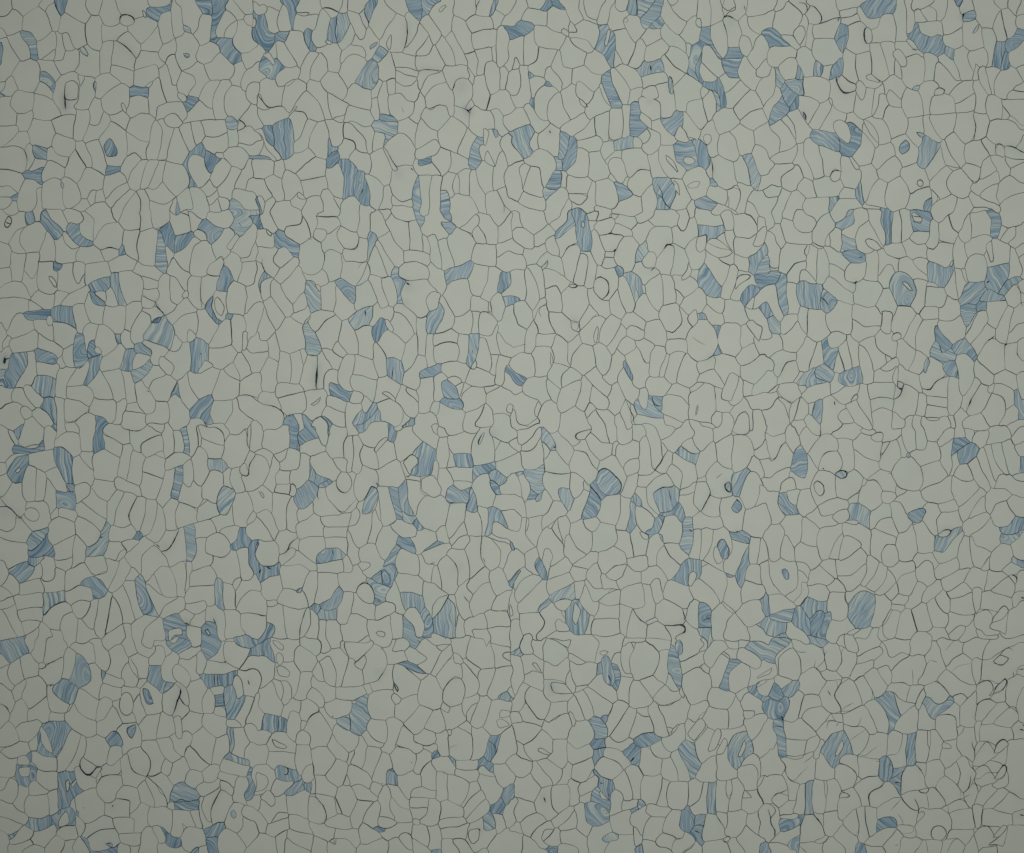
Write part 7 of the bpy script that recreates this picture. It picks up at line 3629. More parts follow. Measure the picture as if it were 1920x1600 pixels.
i 166 110 175 104 180 97 179 110 172 112
154 124 157 113 164 110 172 112 166 118 160 124
161 126 167 118 174 112 180 114 178 119 168 127
168 127 180 115 186 120 184 130
s 3 181 114 187 114 188 120
i 153 124 157 123 161 125 160 140 156 143 154 132
161 129 168 127 183 130 184 138 172 138 161 138
184 128 190 131 190 138 184 139
s 4 189 131 192 132
155 142 165 139 172 140 168 146 164 150 158 157 154 152
s 3 155 147 160 141 166 140 169 148
i 168 149 177 138 180 141 174 148
i 166 153 174 148 180 140 178 156 172 154
180 139 190 138 189 158 180 158
i 157 158 164 154 172 155 170 160 157 160
20 90 28 88 33 85 36 91 35 104 24 109 18 106 12 96 8 88
s 2 8 88 12 94 14 98 16 104 20 105 30 95
s 2 27 92 33 87
14 86 20 90 27 88
36 90 41 88 44 92 50 99 49 104 43 105 35 104
s 2 41 89 43 93 48 97
53 94 61 93 66 98 67 106 64 110 56 114 54 106 50 102
s 2 52 94 60 93 65 96 67 103
54 90 60 86 67 88 68 104 66 100
67 88 84 90 83 102 74 103 68 106
s 2 81 91 85 91
b 9 6 84 90 88 87 93 96 94 98 91 105 85 105 82 100
b 13 5 94 97 104 94 101 98 92 104
s 2 89 96 90 92 93 95 92 104
b 3 5 91 105 101 98 101 112 99 117
s 4 95 107 99 107
101 110 101 100 105 94 111 95 117 103 118 111 110 112 100 116
s 3 101 112 100 102 104 95
s 4 112 96 115 100
111 93 118 94 118 103
119 93 129 90 132 102 126 110 118 108
132 101 141 90 144 100 142 109
s 2 141 90 144 100 142 110 144 118
141 90 146 87 149 88 151 98 156 100 150 110 146 115 142 108
s 2 149 88 151 97 155 99
s 3 152 102 149 110 146 116
126 111 132 102 142 110 148 118 134 124 130 116
113 114 118 112 120 113 119 116
100 118 106 112 114 114 119 115 124 111 132 118 134 123 120 127 112 118 110 128
s 3 124 111 130 116 134 122
s 3 110 119 112 123 112 130
s 2 119 115 121 127
66 108 74 103 83 103 86 105 86 110 78 113 76 118 77 125 70 124 65 112
s 3 86 106 86 110 78 113 76 118 77 125
67 103 71 103 70 106 65 112
77 125 76 116 86 111 91 106 100 119 86 124 82 126
100 119 110 126 111 138 102 140 97 130 90 134 82 134 82 126 95 115
s 2 100 119 92 128
s 2 97 130 101 135 101 140
b 5 7 82 140 82 136 86 134 92 134 92 141 82 144
74 150 82 144 92 141 92 148 84 156 76 154
111 138 115 128 128 127 135 130 138 136 136 146 128 150 116 150 112 144
i 128 145 6 6 90
s 2 122 148 122 142 127 139 131 141 134 145
i 112 130 116 128 118 131 111 138
101 140 107 140 109 145 100 146
s 2 100 140 107 140 109 145 100 145
136 129 152 127 154 142 137 142
s 2 132 126 146 120 151 128
s 2 146 120 152 116
131 126 147 120 152 127 136 130
s 2 135 126 136 132
146 116 156 108 160 112 155 124 151 126
137 143 155 143 152 152 142 150 136 150
134 152 142 149 149 154 142 160 132 160
s 2 134 160 138 152 144 149 149 154
148 154 155 146 157 158 148 160
116 150 128 150 128 158 126 160 116 160
98 150 116 150 110 156 108 160 98 160
s 2 98 154 95 154
s 2 109 160 112 154
s 2 119 151 120 160
92 148 100 145 98 160 88 160 84 155
s 3 85 155 91 160
0 104 7 102 12 106 15 114 14 119 6 114 3 116 0 124
s 3 3 118 7 113 14 113
3 118 7 113 14 113 15 120 11 126 5 126
12 98 16 104 24 107 24 112 22 120 15 120 15 112
24 109 28 108 28 126 26 132 18 129 22 120
b 9 5 29 107 34 105 34 131 28 131
35 104 42 106 43 118 43 128 40 131 34 129
42 106 44 106 45 112 43 119
44 106 49 104 55 112 53 118 52 128 42 129 45 116
53 118 55 114 60 115 63 118
s 2 53 118 55 114 60 115 63 118 54 119
55 113 65 111 70 124 64 126 54 136 52 124 54 119 63 118
41 131 52 128 56 138 48 148 42 144
34 130 42 131 42 141
s 4 35 132 39 138
57 138 65 127 69 138 67 147
s 2 65 127 68 136 69 142 66 147
66 127 73 125 76 146 75 150 68 148 69 138
s 3 73 125 74 138 76 149
73 125 81 127 82 140 82 144 76 148
0 125 3 130 4 148 0 149
0 124 5 126 9 134 9 142 4 148
s 3 0 127 3 138 3 149
8 128 17 129 21 131 24 134 10 134
15 120 22 120 18 128 20 132 8 132 7 126
b 14 6 9 137 11 134 20 135 27 130 25 138 18 141 9 144
2 150 9 144 18 141 24 138 24 146 14 152
b 5 5 15 152 24 146 24 155 18 158
25 140 28 132 34 131 42 142 42 148 24 154
s 3 24 150 25 138 27 133
36 150 44 147 43 152 38 153
s 2 24 152 35 153
24 153 35 153 43 153 43 160 29 158
0 155 14 155 20 160 0 160
s 3 26 156 29 160
43 152 48 148 56 156 57 160 43 160
48 148 56 139 67 147 66 155 58 158
b 12 5 66 152 74 156 75 160 65 158
74 154 86 155 92 160 75 160
j 10 6 0 157 2 156 2 160 0 160
""",
}


# -------------------------------------------------------------- materials
def new_mat(name):
    m = bpy.data.materials.new(name)
    m.use_nodes = True
    nt = m.node_tree
    b = nt.nodes["Principled BSDF"]
    return m, nt, b


def nd(nt, kind, **kw):
    n = nt.nodes.new(kind)
    for k, v in kw.items():
        setattr(n, k, v)
    return n


def math_node(nt, op, a, b=None, clamp=False):
    n = nd(nt, 'ShaderNodeMath', operation=op)
    n.use_clamp = clamp
    for i, v in enumerate((a, b)):
        if v is None:
            continue
        if isinstance(v, (int, float)):
            n.inputs[i].default_value = v
        else:
            nt.links.new(v, n.inputs[i])
    return n.outputs[0]


def mix_rgb(nt, fac, a, b, blend='MIX'):
    n = nd(nt, 'ShaderNodeMix', data_type='RGBA', blend_type=blend)
    for sock, v in ((n.inputs[0], fac), (n.inputs[6], a), (n.inputs[7], b)):
        if isinstance(v, (int, float)):
            sock.default_value = v
        elif isinstance(v, tuple):
            sock.default_value = (*v, 1)
        else:
            nt.links.new(v, sock)
    return n.outputs[2]


def attr(nt, name):
    return nd(nt, 'ShaderNodeAttribute', attribute_name=name)


def noise(nt, vec, scale, detail=2.0, rough=0.5):
    n = nd(nt, 'ShaderNodeTexNoise')
    n.inputs['Scale'].default_value = scale
    n.inputs['Detail'].default_value = detail
    n.inputs['Roughness'].default_value = rough
    nt.links.new(vec, n.inputs['Vector'])
    return n


def grain(nt, col):
    """fine pigment grain and faint clouding that all chips share"""
    geo = nd(nt, 'ShaderNodeNewGeometry').outputs['Position']
    g1 = noise(nt, geo, 9000.0, 2.0, 0.7).outputs['Fac']
    g2 = noise(nt, geo, 420.0, 3.0, 0.55).outputs['Fac']
    k = math_node(nt, 'ADD', math_node(nt, 'MULTIPLY', g1, 0.17),
                  math_node(nt, 'MULTIPLY', g2, 0.10))
    k = math_node(nt, 'ADD', k, 0.865)
    hsv = nd(nt, 'ShaderNodeHueSaturation')
    nt.links.new(col, hsv.inputs['Color'])
    nt.links.new(k, hsv.inputs['Value'])
    return hsv.outputs['Color']


def paint_halo(nt, col):
    """subsurface darkening where a vein slopes under the translucent chip, painted into the colour"""
    f = attr(nt, "vein_halo").outputs['Fac']
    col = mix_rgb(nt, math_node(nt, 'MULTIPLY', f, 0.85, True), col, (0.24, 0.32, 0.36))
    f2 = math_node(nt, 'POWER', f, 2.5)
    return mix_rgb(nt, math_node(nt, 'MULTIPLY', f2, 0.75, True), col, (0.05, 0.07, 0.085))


WHITE = (0.640, 0.655, 0.560)

m_white, nt, b = new_mat("off_white_vinyl")
tint = attr(nt, "tint").outputs['Fac']
c = mix_rgb(nt, tint, (0.602, 0.648, 0.572), (0.614, 0.648, 0.566))
c = paint_halo(nt, c)
# a few dust specks sunk in the surface
geo = nd(nt, 'ShaderNodeNewGeometry').outputs['Position']
vor = nd(nt, 'ShaderNodeTexVoronoi')
vor.inputs['Scale'].default_value = 330.0
nt.links.new(geo, vor.inputs['Vector'])
spk = math_node(nt, 'LESS_THAN', vor.outputs['Distance'], 0.022)
sepc = nd(nt, 'ShaderNodeSeparateColor')
nt.links.new(vor.outputs['Color'], sepc.inputs['Color'])
spk = math_node(nt, 'MULTIPLY', spk, math_node(nt, 'GREATER_THAN', sepc.outputs[0], 0.72))
c = mix_rgb(nt, math_node(nt, 'MULTIPLY', spk, 0.65), c, (0.16, 0.13, 0.11))
nt.links.new(grain(nt, c), b.inputs['Base Color'])
b.inputs['Roughness'].default_value = 0.62
b.inputs['Specular IOR Level'].default_value = 0.18

m_blue, nt, b = new_mat("blue_marbled_vinyl")
uv = attr(nt, "marble")                   # across the bands, along them, seed
ctl = attr(nt, "control")                 # swirl, blueness, seed
sep = nd(nt, 'ShaderNodeSeparateXYZ')
nt.links.new(uv.outputs['Vector'], sep.inputs[0])
sc = nd(nt, 'ShaderNodeSeparateXYZ')
nt.links.new(ctl.outputs['Vector'], sc.inputs[0])
u, v, seed = sep.outputs
swirl, blueness, _ = sc.outputs
warp = noise(nt, uv.outputs['Vector'], 0.030, 1.5, 0.45)
ws = nd(nt, 'ShaderNodeSeparateColor')
nt.links.new(warp.outputs['Color'], ws.inputs['Color'])
wu = math_node(nt, 'MULTIPLY', math_node(nt, 'SUBTRACT', ws.outputs[0], 0.5), 16.0)
wv = math_node(nt, 'MULTIPLY', math_node(nt, 'SUBTRACT', ws.outputs[1], 0.5), 16.0)
u2 = math_node(nt, 'ADD', u, wu)
v2 = math_node(nt, 'ADD', v, wv)
rad = math_node(nt, 'SQRT', math_node(nt, 'ADD', math_node(nt, 'POWER', u2, 2.0),
                math_node(nt, 'POWER', math_node(nt, 'MULTIPLY', v2, 0.55), 2.0)))
mixf = nd(nt, 'ShaderNodeMix', data_type='FLOAT')
nt.links.new(swirl, mixf.inputs[0])
nt.links.new(u2, mixf.inputs[2])
nt.links.new(rad, mixf.inputs[3])
band = mixf.outputs[0]
comb = nd(nt, 'ShaderNodeCombineXYZ')
nt.links.new(math_node(nt, 'MULTIPLY', band, 0.26), comb.inputs[0])
nt.links.new(math_node(nt, 'MULTIPLY', v, 0.007), comb.inputs[1])
nt.links.new(seed, comb.inputs[2])
bn = noise(nt, comb.outputs[0], 1.0, 2.0, 0.60).outputs['Fac']
bn = math_node(nt, 'ADD', math_node(nt, 'MULTIPLY', math_node(nt, 'SUBTRACT', bn, 0.5), 1.25), 0.5)
# blueness 0..1 shifts the bands towards blue
lvl = math_node(nt, 'ADD', bn, math_node(nt, 'MULTIPLY', math_node(nt, 'SUBTRACT', blueness, 0.60), 0.42))
ramp = nd(nt, 'ShaderNodeValToRGB')
nt.links.new(lvl, ramp.inputs['Fac'])
el = ramp.color_ramp.elements
el[0].position, el[0].color = 0.34, (0.578, 0.646, 0.567, 1)
el[1].position, el[1].color = 0.76, (0.137, 0.251, 0.346, 1)
for p, cc in ((0.395, (0.506, 0.594, 0.567)), (0.425, (0.411, 0.518, 0.547)),
              (0.490, (0.370, 0.490, 0.537)), (0.535, (0.344, 0.466, 0.523)),
              (0.550, (0.258, 0.379, 0.454)), (0.600, (0.314, 0.441, 0.508)), (0.660, (0.208, 0.328, 0.414))):
    e = el.new(p)
    e.color = (*cc, 1)
# fine dark streaks following the bands
comb2 = nd(nt, 'ShaderNodeCombineXYZ')
nt.links.new(math_node(nt, 'MULTIPLY', band, 0.62), comb2.inputs[0])
nt.links.new(math_node(nt, 'MULTIPLY', v, 0.011), comb2.inputs[1])
nt.links.new(math_node(nt, 'ADD', seed, 41.0), comb2.inputs[2])
fine = noise(nt, comb2.outputs[0], 1.0, 2.0, 0.6).outputs['Fac']
st = nd(nt, 'ShaderNodeMapRange')
st.inputs[1].default_value = 0.56
st.inputs[2].default_value = 0.68
nt.links.new(fine, st.inputs[0])
c = mix_rgb(nt, math_node(nt, 'MULTIPLY', st.outputs[0], 0.75), ramp.outputs[0], (0.090, 0.175, 0.245))
lt = nd(nt, 'ShaderNodeMapRange')
lt.inputs[1].default_value = 0.44
lt.inputs[2].default_value = 0.34
nt.links.new(fine, lt.inputs[0])
c = mix_rgb(nt, math_node(nt, 'MULTIPLY', lt.outputs[0], 0.40), c, (0.500, 0.575, 0.570))
c = paint_halo(nt, c)
nt.links.new(grain(nt, c), b.inputs['Base Color'])
b.inputs['Roughness'].default_value = 0.55
b.inputs['Specular IOR Level'].default_value = 0.2

m_vein, nt, b = new_mat("dark_matrix")
geo = nd(nt, 'ShaderNodeNewGeometry').outputs['Position']
n1 = noise(nt, geo, 260.0, 3.0, 0.6).outputs['Fac']
rp = nd(nt, 'ShaderNodeValToRGB')
nt.links.new(n1, rp.inputs['Fac'])
rp.color_ramp.elements[0].position = 0.35
rp.color_ramp.elements[0].color = (0.020, 0.030, 0.036, 1)
rp.color_ramp.elements[1].position = 0.65
rp.color_ramp.elements[1].color = (0.072, 0.092, 0.104, 1)
nt.links.new(rp.outputs[0], b.inputs['Base Color'])
b.inputs['Roughness'].default_value = 0.6
b.inputs['Specular IOR Level'].default_value = 0.15

m_clot, nt, b = new_mat("dark_clot")
b.inputs['Base Color'].default_value = (0.012, 0.018, 0.024, 1)
b.inputs['Roughness'].default_value = 0.5
b.inputs['Specular IOR Level'].default_value = 0.2


# ------------------------------------------------ reading the chip survey
shapes = []       # (kind, layer, params/poly, band angle, blueness)
strokes = []      # (weight, points)
halos = []
for key, txt in TILES.items():
    ox, oy = int(key[0]) * 480, int(key[1]) * 400
    for line in txt.split("\n"):
        t = line.split()
        if not t:
            continue
        code = t[0] if t[0].isalpha() else ''
        n = [float(x) for x in (t[1:] if code else t)]
        if code == 's':
            strokes.append((n[0], np.array(n[1:]).reshape(-1, 2) * 2.5 + (ox, oy)))
            continue
        if code == 'h':
            halos.append((n[0] * 2.5, n[1] * 2.5 + ox, n[2] * 2.5 + oy))
            continue
        ang, blu = 0.0, 0.0
        if code in ('b', 'j'):
            ang, blu, n = n[0] * 10.0, max(n[1] / 9.0, 0.42), n[2:]
        layer = 1 if code in ('i', 'j') else 0
        kind = 'blue' if code in ('b', 'j') else 'white'
        if len(n) == 5:           # an oval: centre, half axes, direction
            a = math.radians(n[4])
            q = np.linspace(0, 2 * math.pi, 17)[:-1]
            ex, ey = n[2] * np.cos(q), n[3] * np.sin(q)
            pts = np.stack([n[0] + ex * math.cos(a) - ey * math.sin(a),
                            n[1] + ex * math.sin(a) + ey * math.cos(a)], 1)
        else:
            pts = np.array(n).reshape(-1, 2)
        pts = pts * 2.5 + (ox, oy)
        shapes.append((kind, layer, pts, ang, blu))


def rounded(pts, times=1):
    """one corner-cutting pass: chips have no knife-sharp corners"""
    for _ in range(times):
        nx = np.roll(pts, -1, 0)
        pts = np.stack([pts * .91 + nx * .09, pts * .09 + nx * .91], 1).reshape(-1, 2)
    return pts


def poly_sdf(pts, X, Y):
    d2 = np.full(X.shape, 1e12, np.float32)
    inside = np.zeros(X.shape, bool)
    n = len(pts)
    for i in range(n):
        x0, y0 = pts[i]
        x1, y1 = pts[(i + 1) % n]
        ex, ey = x1 - x0, y1 - y0
        L = ex * ex + ey * ey
        if L < 1e-9:
            continue
        px, py = X - x0, Y - y0
        t = np.clip((px * ex + py * ey) / L, 0, 1)
        qx, qy = px - t * ex, py - t * ey
        np.minimum(d2, qx * qx + qy * qy, out=d2)
        if (y0 <= Y[:, 0]).any() != (y1 <= Y[:, 0]).any() or ey != 0:
            cond = (Y >= min(y0, y1)) & (Y < max(y0, y1))
            xi = x0 + (Y - y0) * (ex / ey if ey else 0)
            inside ^= cond & (X < xi)
    d = np.sqrt(d2)
    return np.where(inside, -d, d)


# ------------------------------------ which chip covers each bit of ground
label = np.full((PXH, PXW), -1, np.int32)
best = np.full((PXH, PXW), 1e9, np.float32)
for layer in (0, 1):
    for k, (kind, lay, pts, ang, blu) in enumerate(shapes):
        if lay != layer:
            continue
        pad = 22 if layer == 0 else 2
        x0 = max(0, int(pts[:, 0].min()) - pad)
        x1 = min(PXW, int(pts[:, 0].max()) + pad + 1)
        y0 = max(0, int(pts[:, 1].min()) - pad)
        y1 = min(PXH, int(pts[:, 1].max()) + pad + 1)
        if x1 <= x0 or y1 <= y0:
            continue
        X, Y = np.meshgrid(np.arange(x0, x1, dtype=np.float32) + .5,
                           np.arange(y0, y1, dtype=np.float32) + .5)
        sd = poly_sdf(rounded(pts) if len(pts) < 12 else pts, X, Y)
        lb, bb = label[y0:y1, x0:x1], best[y0:y1, x0:x1]
        if layer == 0:
            m = sd < bb
            bb[m] = sd[m]
            lb[m] = k
        else:
            lb[sd < 0.0] = k


def fill_gaps(lab):
    while (lab < 0).any():
        before = (lab < 0).sum()
        for dy, dx in ((0, 1), (0, -1), (1, 0), (-1, 0)):
            sh = np.full_like(lab, -1)
            ys = slice(max(dy, 0), lab.shape[0] + min(dy, 0))
            yt = slice(max(-dy, 0), lab.shape[0] + min(-dy, 0))
            xs = slice(max(dx, 0), lab.shape[1] + min(dx, 0))
            xt = slice(max(-dx, 0), lab.shape[1] + min(-dx, 0))
            sh[yt, xt] = lab[ys, xs]
            m = (lab < 0) & (sh >= 0)
            lab[m] = sh[m]
        if (lab < 0).sum() == before:
            break
    return lab


def components(lab):
    """connected pieces of equal label, by joining row runs"""
    H, W = lab.shape
    ch = np.ones((H, W), bool)
    ch[:, 1:] = lab[:, 1:] != lab[:, :-1]
    run = np.cumsum(ch.ravel()).reshape(H, W) - 1
    nrun = int(run[-1, -1]) + 1
    same = lab[1:] == lab[:-1]
    code_ = np.unique(run[1:][same].astype(np.int64) * nrun + run[:-1][same])
    pairs = np.stack([code_ // nrun, code_ % nrun], 1)
    par = list(range(nrun))

    def find(a):
        while par[a] != a:
            par[a] = par[par[a]]
            a = par[a]
        return a
    for a, b_ in pairs.tolist():
        ra, rb = find(a), find(b_)
        if ra != rb:
            par[ra] = rb
    root = np.array([find(i) for i in range(nrun)])
    _, root = np.unique(root, return_inverse=True)
    return root[run].astype(np.int32)


label = fill_gaps(label)
kinds = np.array([0 if q[0] == 'white' else 1 for q in shapes])
lays = np.array([q[1] for q in shapes])
host = np.arange(len(shapes))


def top(i):
    while host[i] != i:
        i = host[i]
    return i


def join_across(p, q):
    """chips surveyed in two neighbouring fields are one chip: join their halves"""
    key, cnt = np.unique(np.stack([p, q], 1), axis=0, return_counts=True)
    la, lb2 = np.bincount(p, minlength=len(shapes)), np.bincount(q, minlength=len(shapes))
    taken_a, taken_b = set(), set()
    for i in np.argsort(-cnt / np.maximum(la[key[:, 0]], lb2[key[:, 1]])):
        a, b_ = key[i]
        share = cnt[i] / max(la[a], lb2[b_])
        if share < 0.43 or cnt[i] < 4 or a in taken_a or b_ in taken_b:
            continue
        if kinds[a] != kinds[b_]:
            continue
        taken_a.add(a)
        taken_b.add(b_)
        ra, rb = top(a), top(b_)
        if ra != rb:
            host[rb] = ra


for sx in (480, 960, 1440):
    join_across(label[:, sx - 1], label[:, sx])
for sy in (400, 800, 1200):
    join_across(label[sy - 1], label[sy])
label = np.array([top(i) for i in range(len(shapes))], np.int32)[label]


def wobble(seed_, cell):
    """smooth random field: the outlines wander a little, as pressed chips do"""
    g = np.random.default_rng(seed_).normal(0, 1, (PXH // cell + 3, PXW // cell + 3))
    yy, xx = np.arange(PXH) / cell, np.arange(PXW) / cell
    iy, ix = yy.astype(int), xx.astype(int)
    fy, fx = yy - iy, xx - ix
    fy, fx = (fy * fy * (3 - 2 * fy))[:, None], (fx * fx * (3 - 2 * fx))[None]
    a, b_ = g[iy][:, ix], g[iy][:, ix + 1]
    c2, d2 = g[iy + 1][:, ix], g[iy + 1][:, ix + 1]
    return (a * (1 - fx) + b_ * fx) * (1 - fy) + (c2 * (1 - fx) + d2 * fx) * fy


YY, XX = np.mgrid[0:PXH, 0:PXW]
seam = np.minimum(np.abs((XX + 240) % 480 - 240), np.abs((YY + 200) % 400 - 200))
amp = 0.7 + 4.6 * np.exp(-(seam / 16.0) ** 2)
label = label[np.clip((YY + amp * wobble(3, 22)).round().astype(int), 0, PXH - 1),
              np.clip((XX + amp * wobble(4, 22)).round().astype(int), 0, PXW - 1)]
for _ in range(2):
    comp = components(label)
    area = np.bincount(comp.ravel())
    label[area[comp] < 55] = -1
    label = fill_gaps(label)
comp = components(label)
first = np.zeros(comp.max() + 1, np.int64)
first[comp.ravel()] = label.ravel()
info = [shapes[i] for i in first]          # chip id -> its survey entry
lab = comp


def grow(lab, info, side):
    """carry the tile on past one edge of the view, reusing the survey mirrored"""
    strip = {'l': lab[:, :MARGIN][:, ::-1], 'r': lab[:, -MARGIN:][:, ::-1],
             't': lab[:MARGIN][::-1], 'b': lab[-MARGIN:][::-1]}[side].copy()
    edge = {'l': lab[:, 0], 'r': lab[:, -1], 't': lab[0], 'b': lab[-1]}[side]
    keep = np.zeros(len(info), bool)
    keep[np.unique(edge)] = True
    ids = np.unique(strip)
    newid = np.arange(len(info))
    extra = [i for i in ids if not keep[i]]
    newid[extra] = len(info) + np.arange(len(extra))
    info = info + [info[i] for i in extra]
    strip = newid[strip].astype(np.int32)
    if side in 'lr':
        lab = np.concatenate([strip, lab] if side == 'l' else [lab, strip], 1)
    else:
        lab = np.concatenate([strip, lab] if side == 't' else [lab, strip], 0)
    return lab, info


for side in 'lrtb':
    lab, info = grow(lab, info, side)
OFF = MARGIN + 1
lab = np.pad(lab, 1, constant_values=-1)
H, W = lab.shape

# ----------------------------------------- outlines shared by neighbours
CW = W + 1
vm = lab[:, :-1] != lab[:, 1:]
r, c_ = np.nonzero(vm)
ea = r * CW + c_ + 1
eb = (r + 1) * CW + c_ + 1
el_, er_ = lab[r, c_ + 1], lab[r, c_]
hm = lab[:-1] != lab[1:]
r, c_ = np.nonzero(hm)
ea = np.concatenate([ea, (r + 1) * CW + c_])
eb = np.concatenate([eb, (r + 1) * CW + c_ + 1])
el_ = np.concatenate([el_, lab[r, c_]])
er_ = np.concatenate([er_, lab[r + 1, c_]])
ne = len(ea)
hs = np.concatenate([ea, eb])
he = np.concatenate([eb, ea])
hl = np.concatenate([el_, er_])
hr = np.concatenate([er_, el_])
order = np.argsort(hs, kind='stable')
corners, start, deg = np.unique(hs[order], return_index=True, return_counts=True)
cidx = {c: i for i, c in enumerate(corners.tolist())}
start, deg = start.tolist(), deg.tolist()
order = order.tolist()
he_l, hl_l, hr_l = he.tolist(), hl.tolist(), hr.tolist()
used = bytearray(ne)
arcs = []         # (corner list, left chip, right chip)


def walk(h):
    path = [hs_l[h], he_l[h]]
    used[h % ne] = 1
    first_c = path[0]
    while True:
        i = cidx[path[-1]]
        if deg[i] != 2 or path[-1] == first_c:
            break
        nxt = None
        for q in (order[start[i]], order[start[i] + 1]):
            if not used[q % ne]:
                nxt = q
        if nxt is None:
            break
        used[nxt % ne] = 1
        path.append(he_l[nxt])
    return path


hs_l = hs.tolist()
for i, dgr in enumerate(deg):
    if dgr != 2:
        for q in order[start[i]:start[i] + dgr]:
            if not used[q % ne]:
                arcs.append((walk(q), hl_l[q], hr_l[q]))
for q in range(ne):
    if not used[q]:
        arcs.append((walk(q), hl_l[q], hr_l[q]))


def smooth_arc(path, bow):
    a = np.array(path)
    p = np.stack([a % CW - OFF, a // CW - OFF], 1).astype(float)
    closed = path[0] == path[-1]
    if closed:
        p = p[:-1]
        n = len(p)
        for _ in range(min(14, max(3, n // 4))):
            p = (np.roll(p, 1, 0) + 2 * p + np.roll(p, -1, 0)) / 4
        p = np.concatenate([p, p[:1]])
    else:
        n = len(p)
        for _ in range(min(16, n)):
            p[1:-1] = (p[:-2] + 2 * p[1:-1] + p[2:]) / 4
    seg = np.hypot(*np.diff(p, axis=0).T)
    s = np.concatenate([[0], np.cumsum(seg)])
    k = max(4 if closed else 1, int(round(s[-1] / 5.5)))
    t = np.linspace(0, s[-1], k + 1)
    q = np.stack([np.interp(t, s, p[:, 0]), np.interp(t, s, p[:, 1])], 1)
    if bow and not closed and s[-1] > 14:
        # edges between pressed chips bow to one side
        d = q[-1] - q[0]
        ln = max(math.hypot(*d), 1e-6)
        m = float(np.clip(random.gauss(0, 0.055), -.13, .13)) * min(s[-1], 48)
        q += np.outer(np.sin(math.pi * np.linspace(0, 1, k + 1)) * m, np.array([-d[1], d[0]]) / ln)
    return q


# slender chips keep their edges as surveyed, so that they do not pinch
ar = np.bincount(lab.ravel() + 1, minlength=len(info) + 1)[1:]
per = np.zeros(len(info))
for path, L, R in arcs:
    for q in (L, R):
        if q >= 0:
            per[q] += 0.8 * len(path)
slim = (2 * ar / np.maximum(per, 1)) < 6.5

chip_arcs = {}
arc_pts, arc_w = [], []
for ai, (path, L, R) in enumerate(arcs):
    pts = smooth_arc(path, L >= 0 and R >= 0 and not slim[L] and not slim[R])
    arc_pts.append(pts)
    w = float(np.clip(math.exp(random.gauss(0.0, 0.16)), 0.7, 1.4)) * VEIN
    if random.random() < 0.13:            # some seams took up more matrix than others
        w *= random.uniform(1.25, 1.7)
    if L < 0 or R < 0:
        w = 0.0
    q = random.uniform(0, 6.28)
    u_ = np.linspace(0, len(pts) * 0.45, len(pts))
    arc_w.append(w * (1.0 + 0.14 * np.sin(u_ + q) + 0.10 * np.sin(2.3 * u_ + 2 * q)))
    if L >= 0:
        chip_arcs.setdefault(L, []).append((ai, False))
    if R >= 0:
        chip_arcs.setdefault(R, []).append((ai, True))


def chip_loops(cid):
    todo = {}
    for ai, rev in chip_arcs.get(cid, []):
        p = arcs[ai][0]
        s, e = (p[-1], p[0]) if rev else (p[0], p[-1])
        todo.setdefault(s, []).append((ai, rev, e))
    loops = []
    while todo:
        s0 = next(iter(todo))
        pts, ws, s = [], [], s0
        while s in todo:
            ai, rev, e = todo[s].pop()
            if not todo[s]:
                del todo[s]
            P, Wd = arc_pts[ai], arc_w[ai]
            if rev:
                P, Wd = P[::-1], Wd[::-1]
            pts.append(P[:-1])
            ws.append(Wd[:-1])
            s = e
            if s == s0:
                break
        P = np.concatenate(pts)
        Wd = np.concatenate(ws)
        if len(P) >= 3:
            loops.append((P, Wd))
    return loops


def signed_area(P):
    x, y = P[:, 0], -P[:, 1]
    return 0.5 * float(np.sum(x * np.roll(y, -1) - np.roll(x, -1) * y))


def inset(P, Wd):
    """shrink a loop by half the vein width (loops run with the chip on the left)"""
    a = P - np.roll(P, 1, 0)
    b_ = np.roll(P, -1, 0) - P
    a /= np.maximum(np.hypot(*a.T), 1e-6)[:, None]
    b_ /= np.maximum(np.hypot(*b_.T), 1e-6)[:, None]
    # left of a y-down direction (dx,dy) is (dy,-dx)
    na, nb = np.stack([a[:, 1], -a[:, 0]], 1), np.stack([b_[:, 1], -b_[:, 0]], 1)
    nn = na + nb
    ln = np.maximum(np.hypot(*nn.T), 1e-6)
    nn /= ln[:, None]
    cosh = np.maximum(ln / 2, 0.6)
    return P + nn * (Wd / 2 / cosh)[:, None]


# ------------------------------------------------ dark clots on the veins
grid = {}
for P in arc_pts:
    for x, y in P.tolist():
        grid.setdefault((int(x // 12), int(y // 12)), []).append((x, y))


def snap(p, reach=7.5):
    gx, gy = int(p[0] // 12), int(p[1] // 12)
    bd, bp = reach, None
    for i in (-1, 0, 1):
        for j in (-1, 0, 1):
            for q in grid.get((gx + i, gy + j), ()):
                d = math.hypot(q[0] - p[0], q[1] - p[1])
                if d < bd:
                    bd, bp = d, q
    return bp if bp else tuple(p)


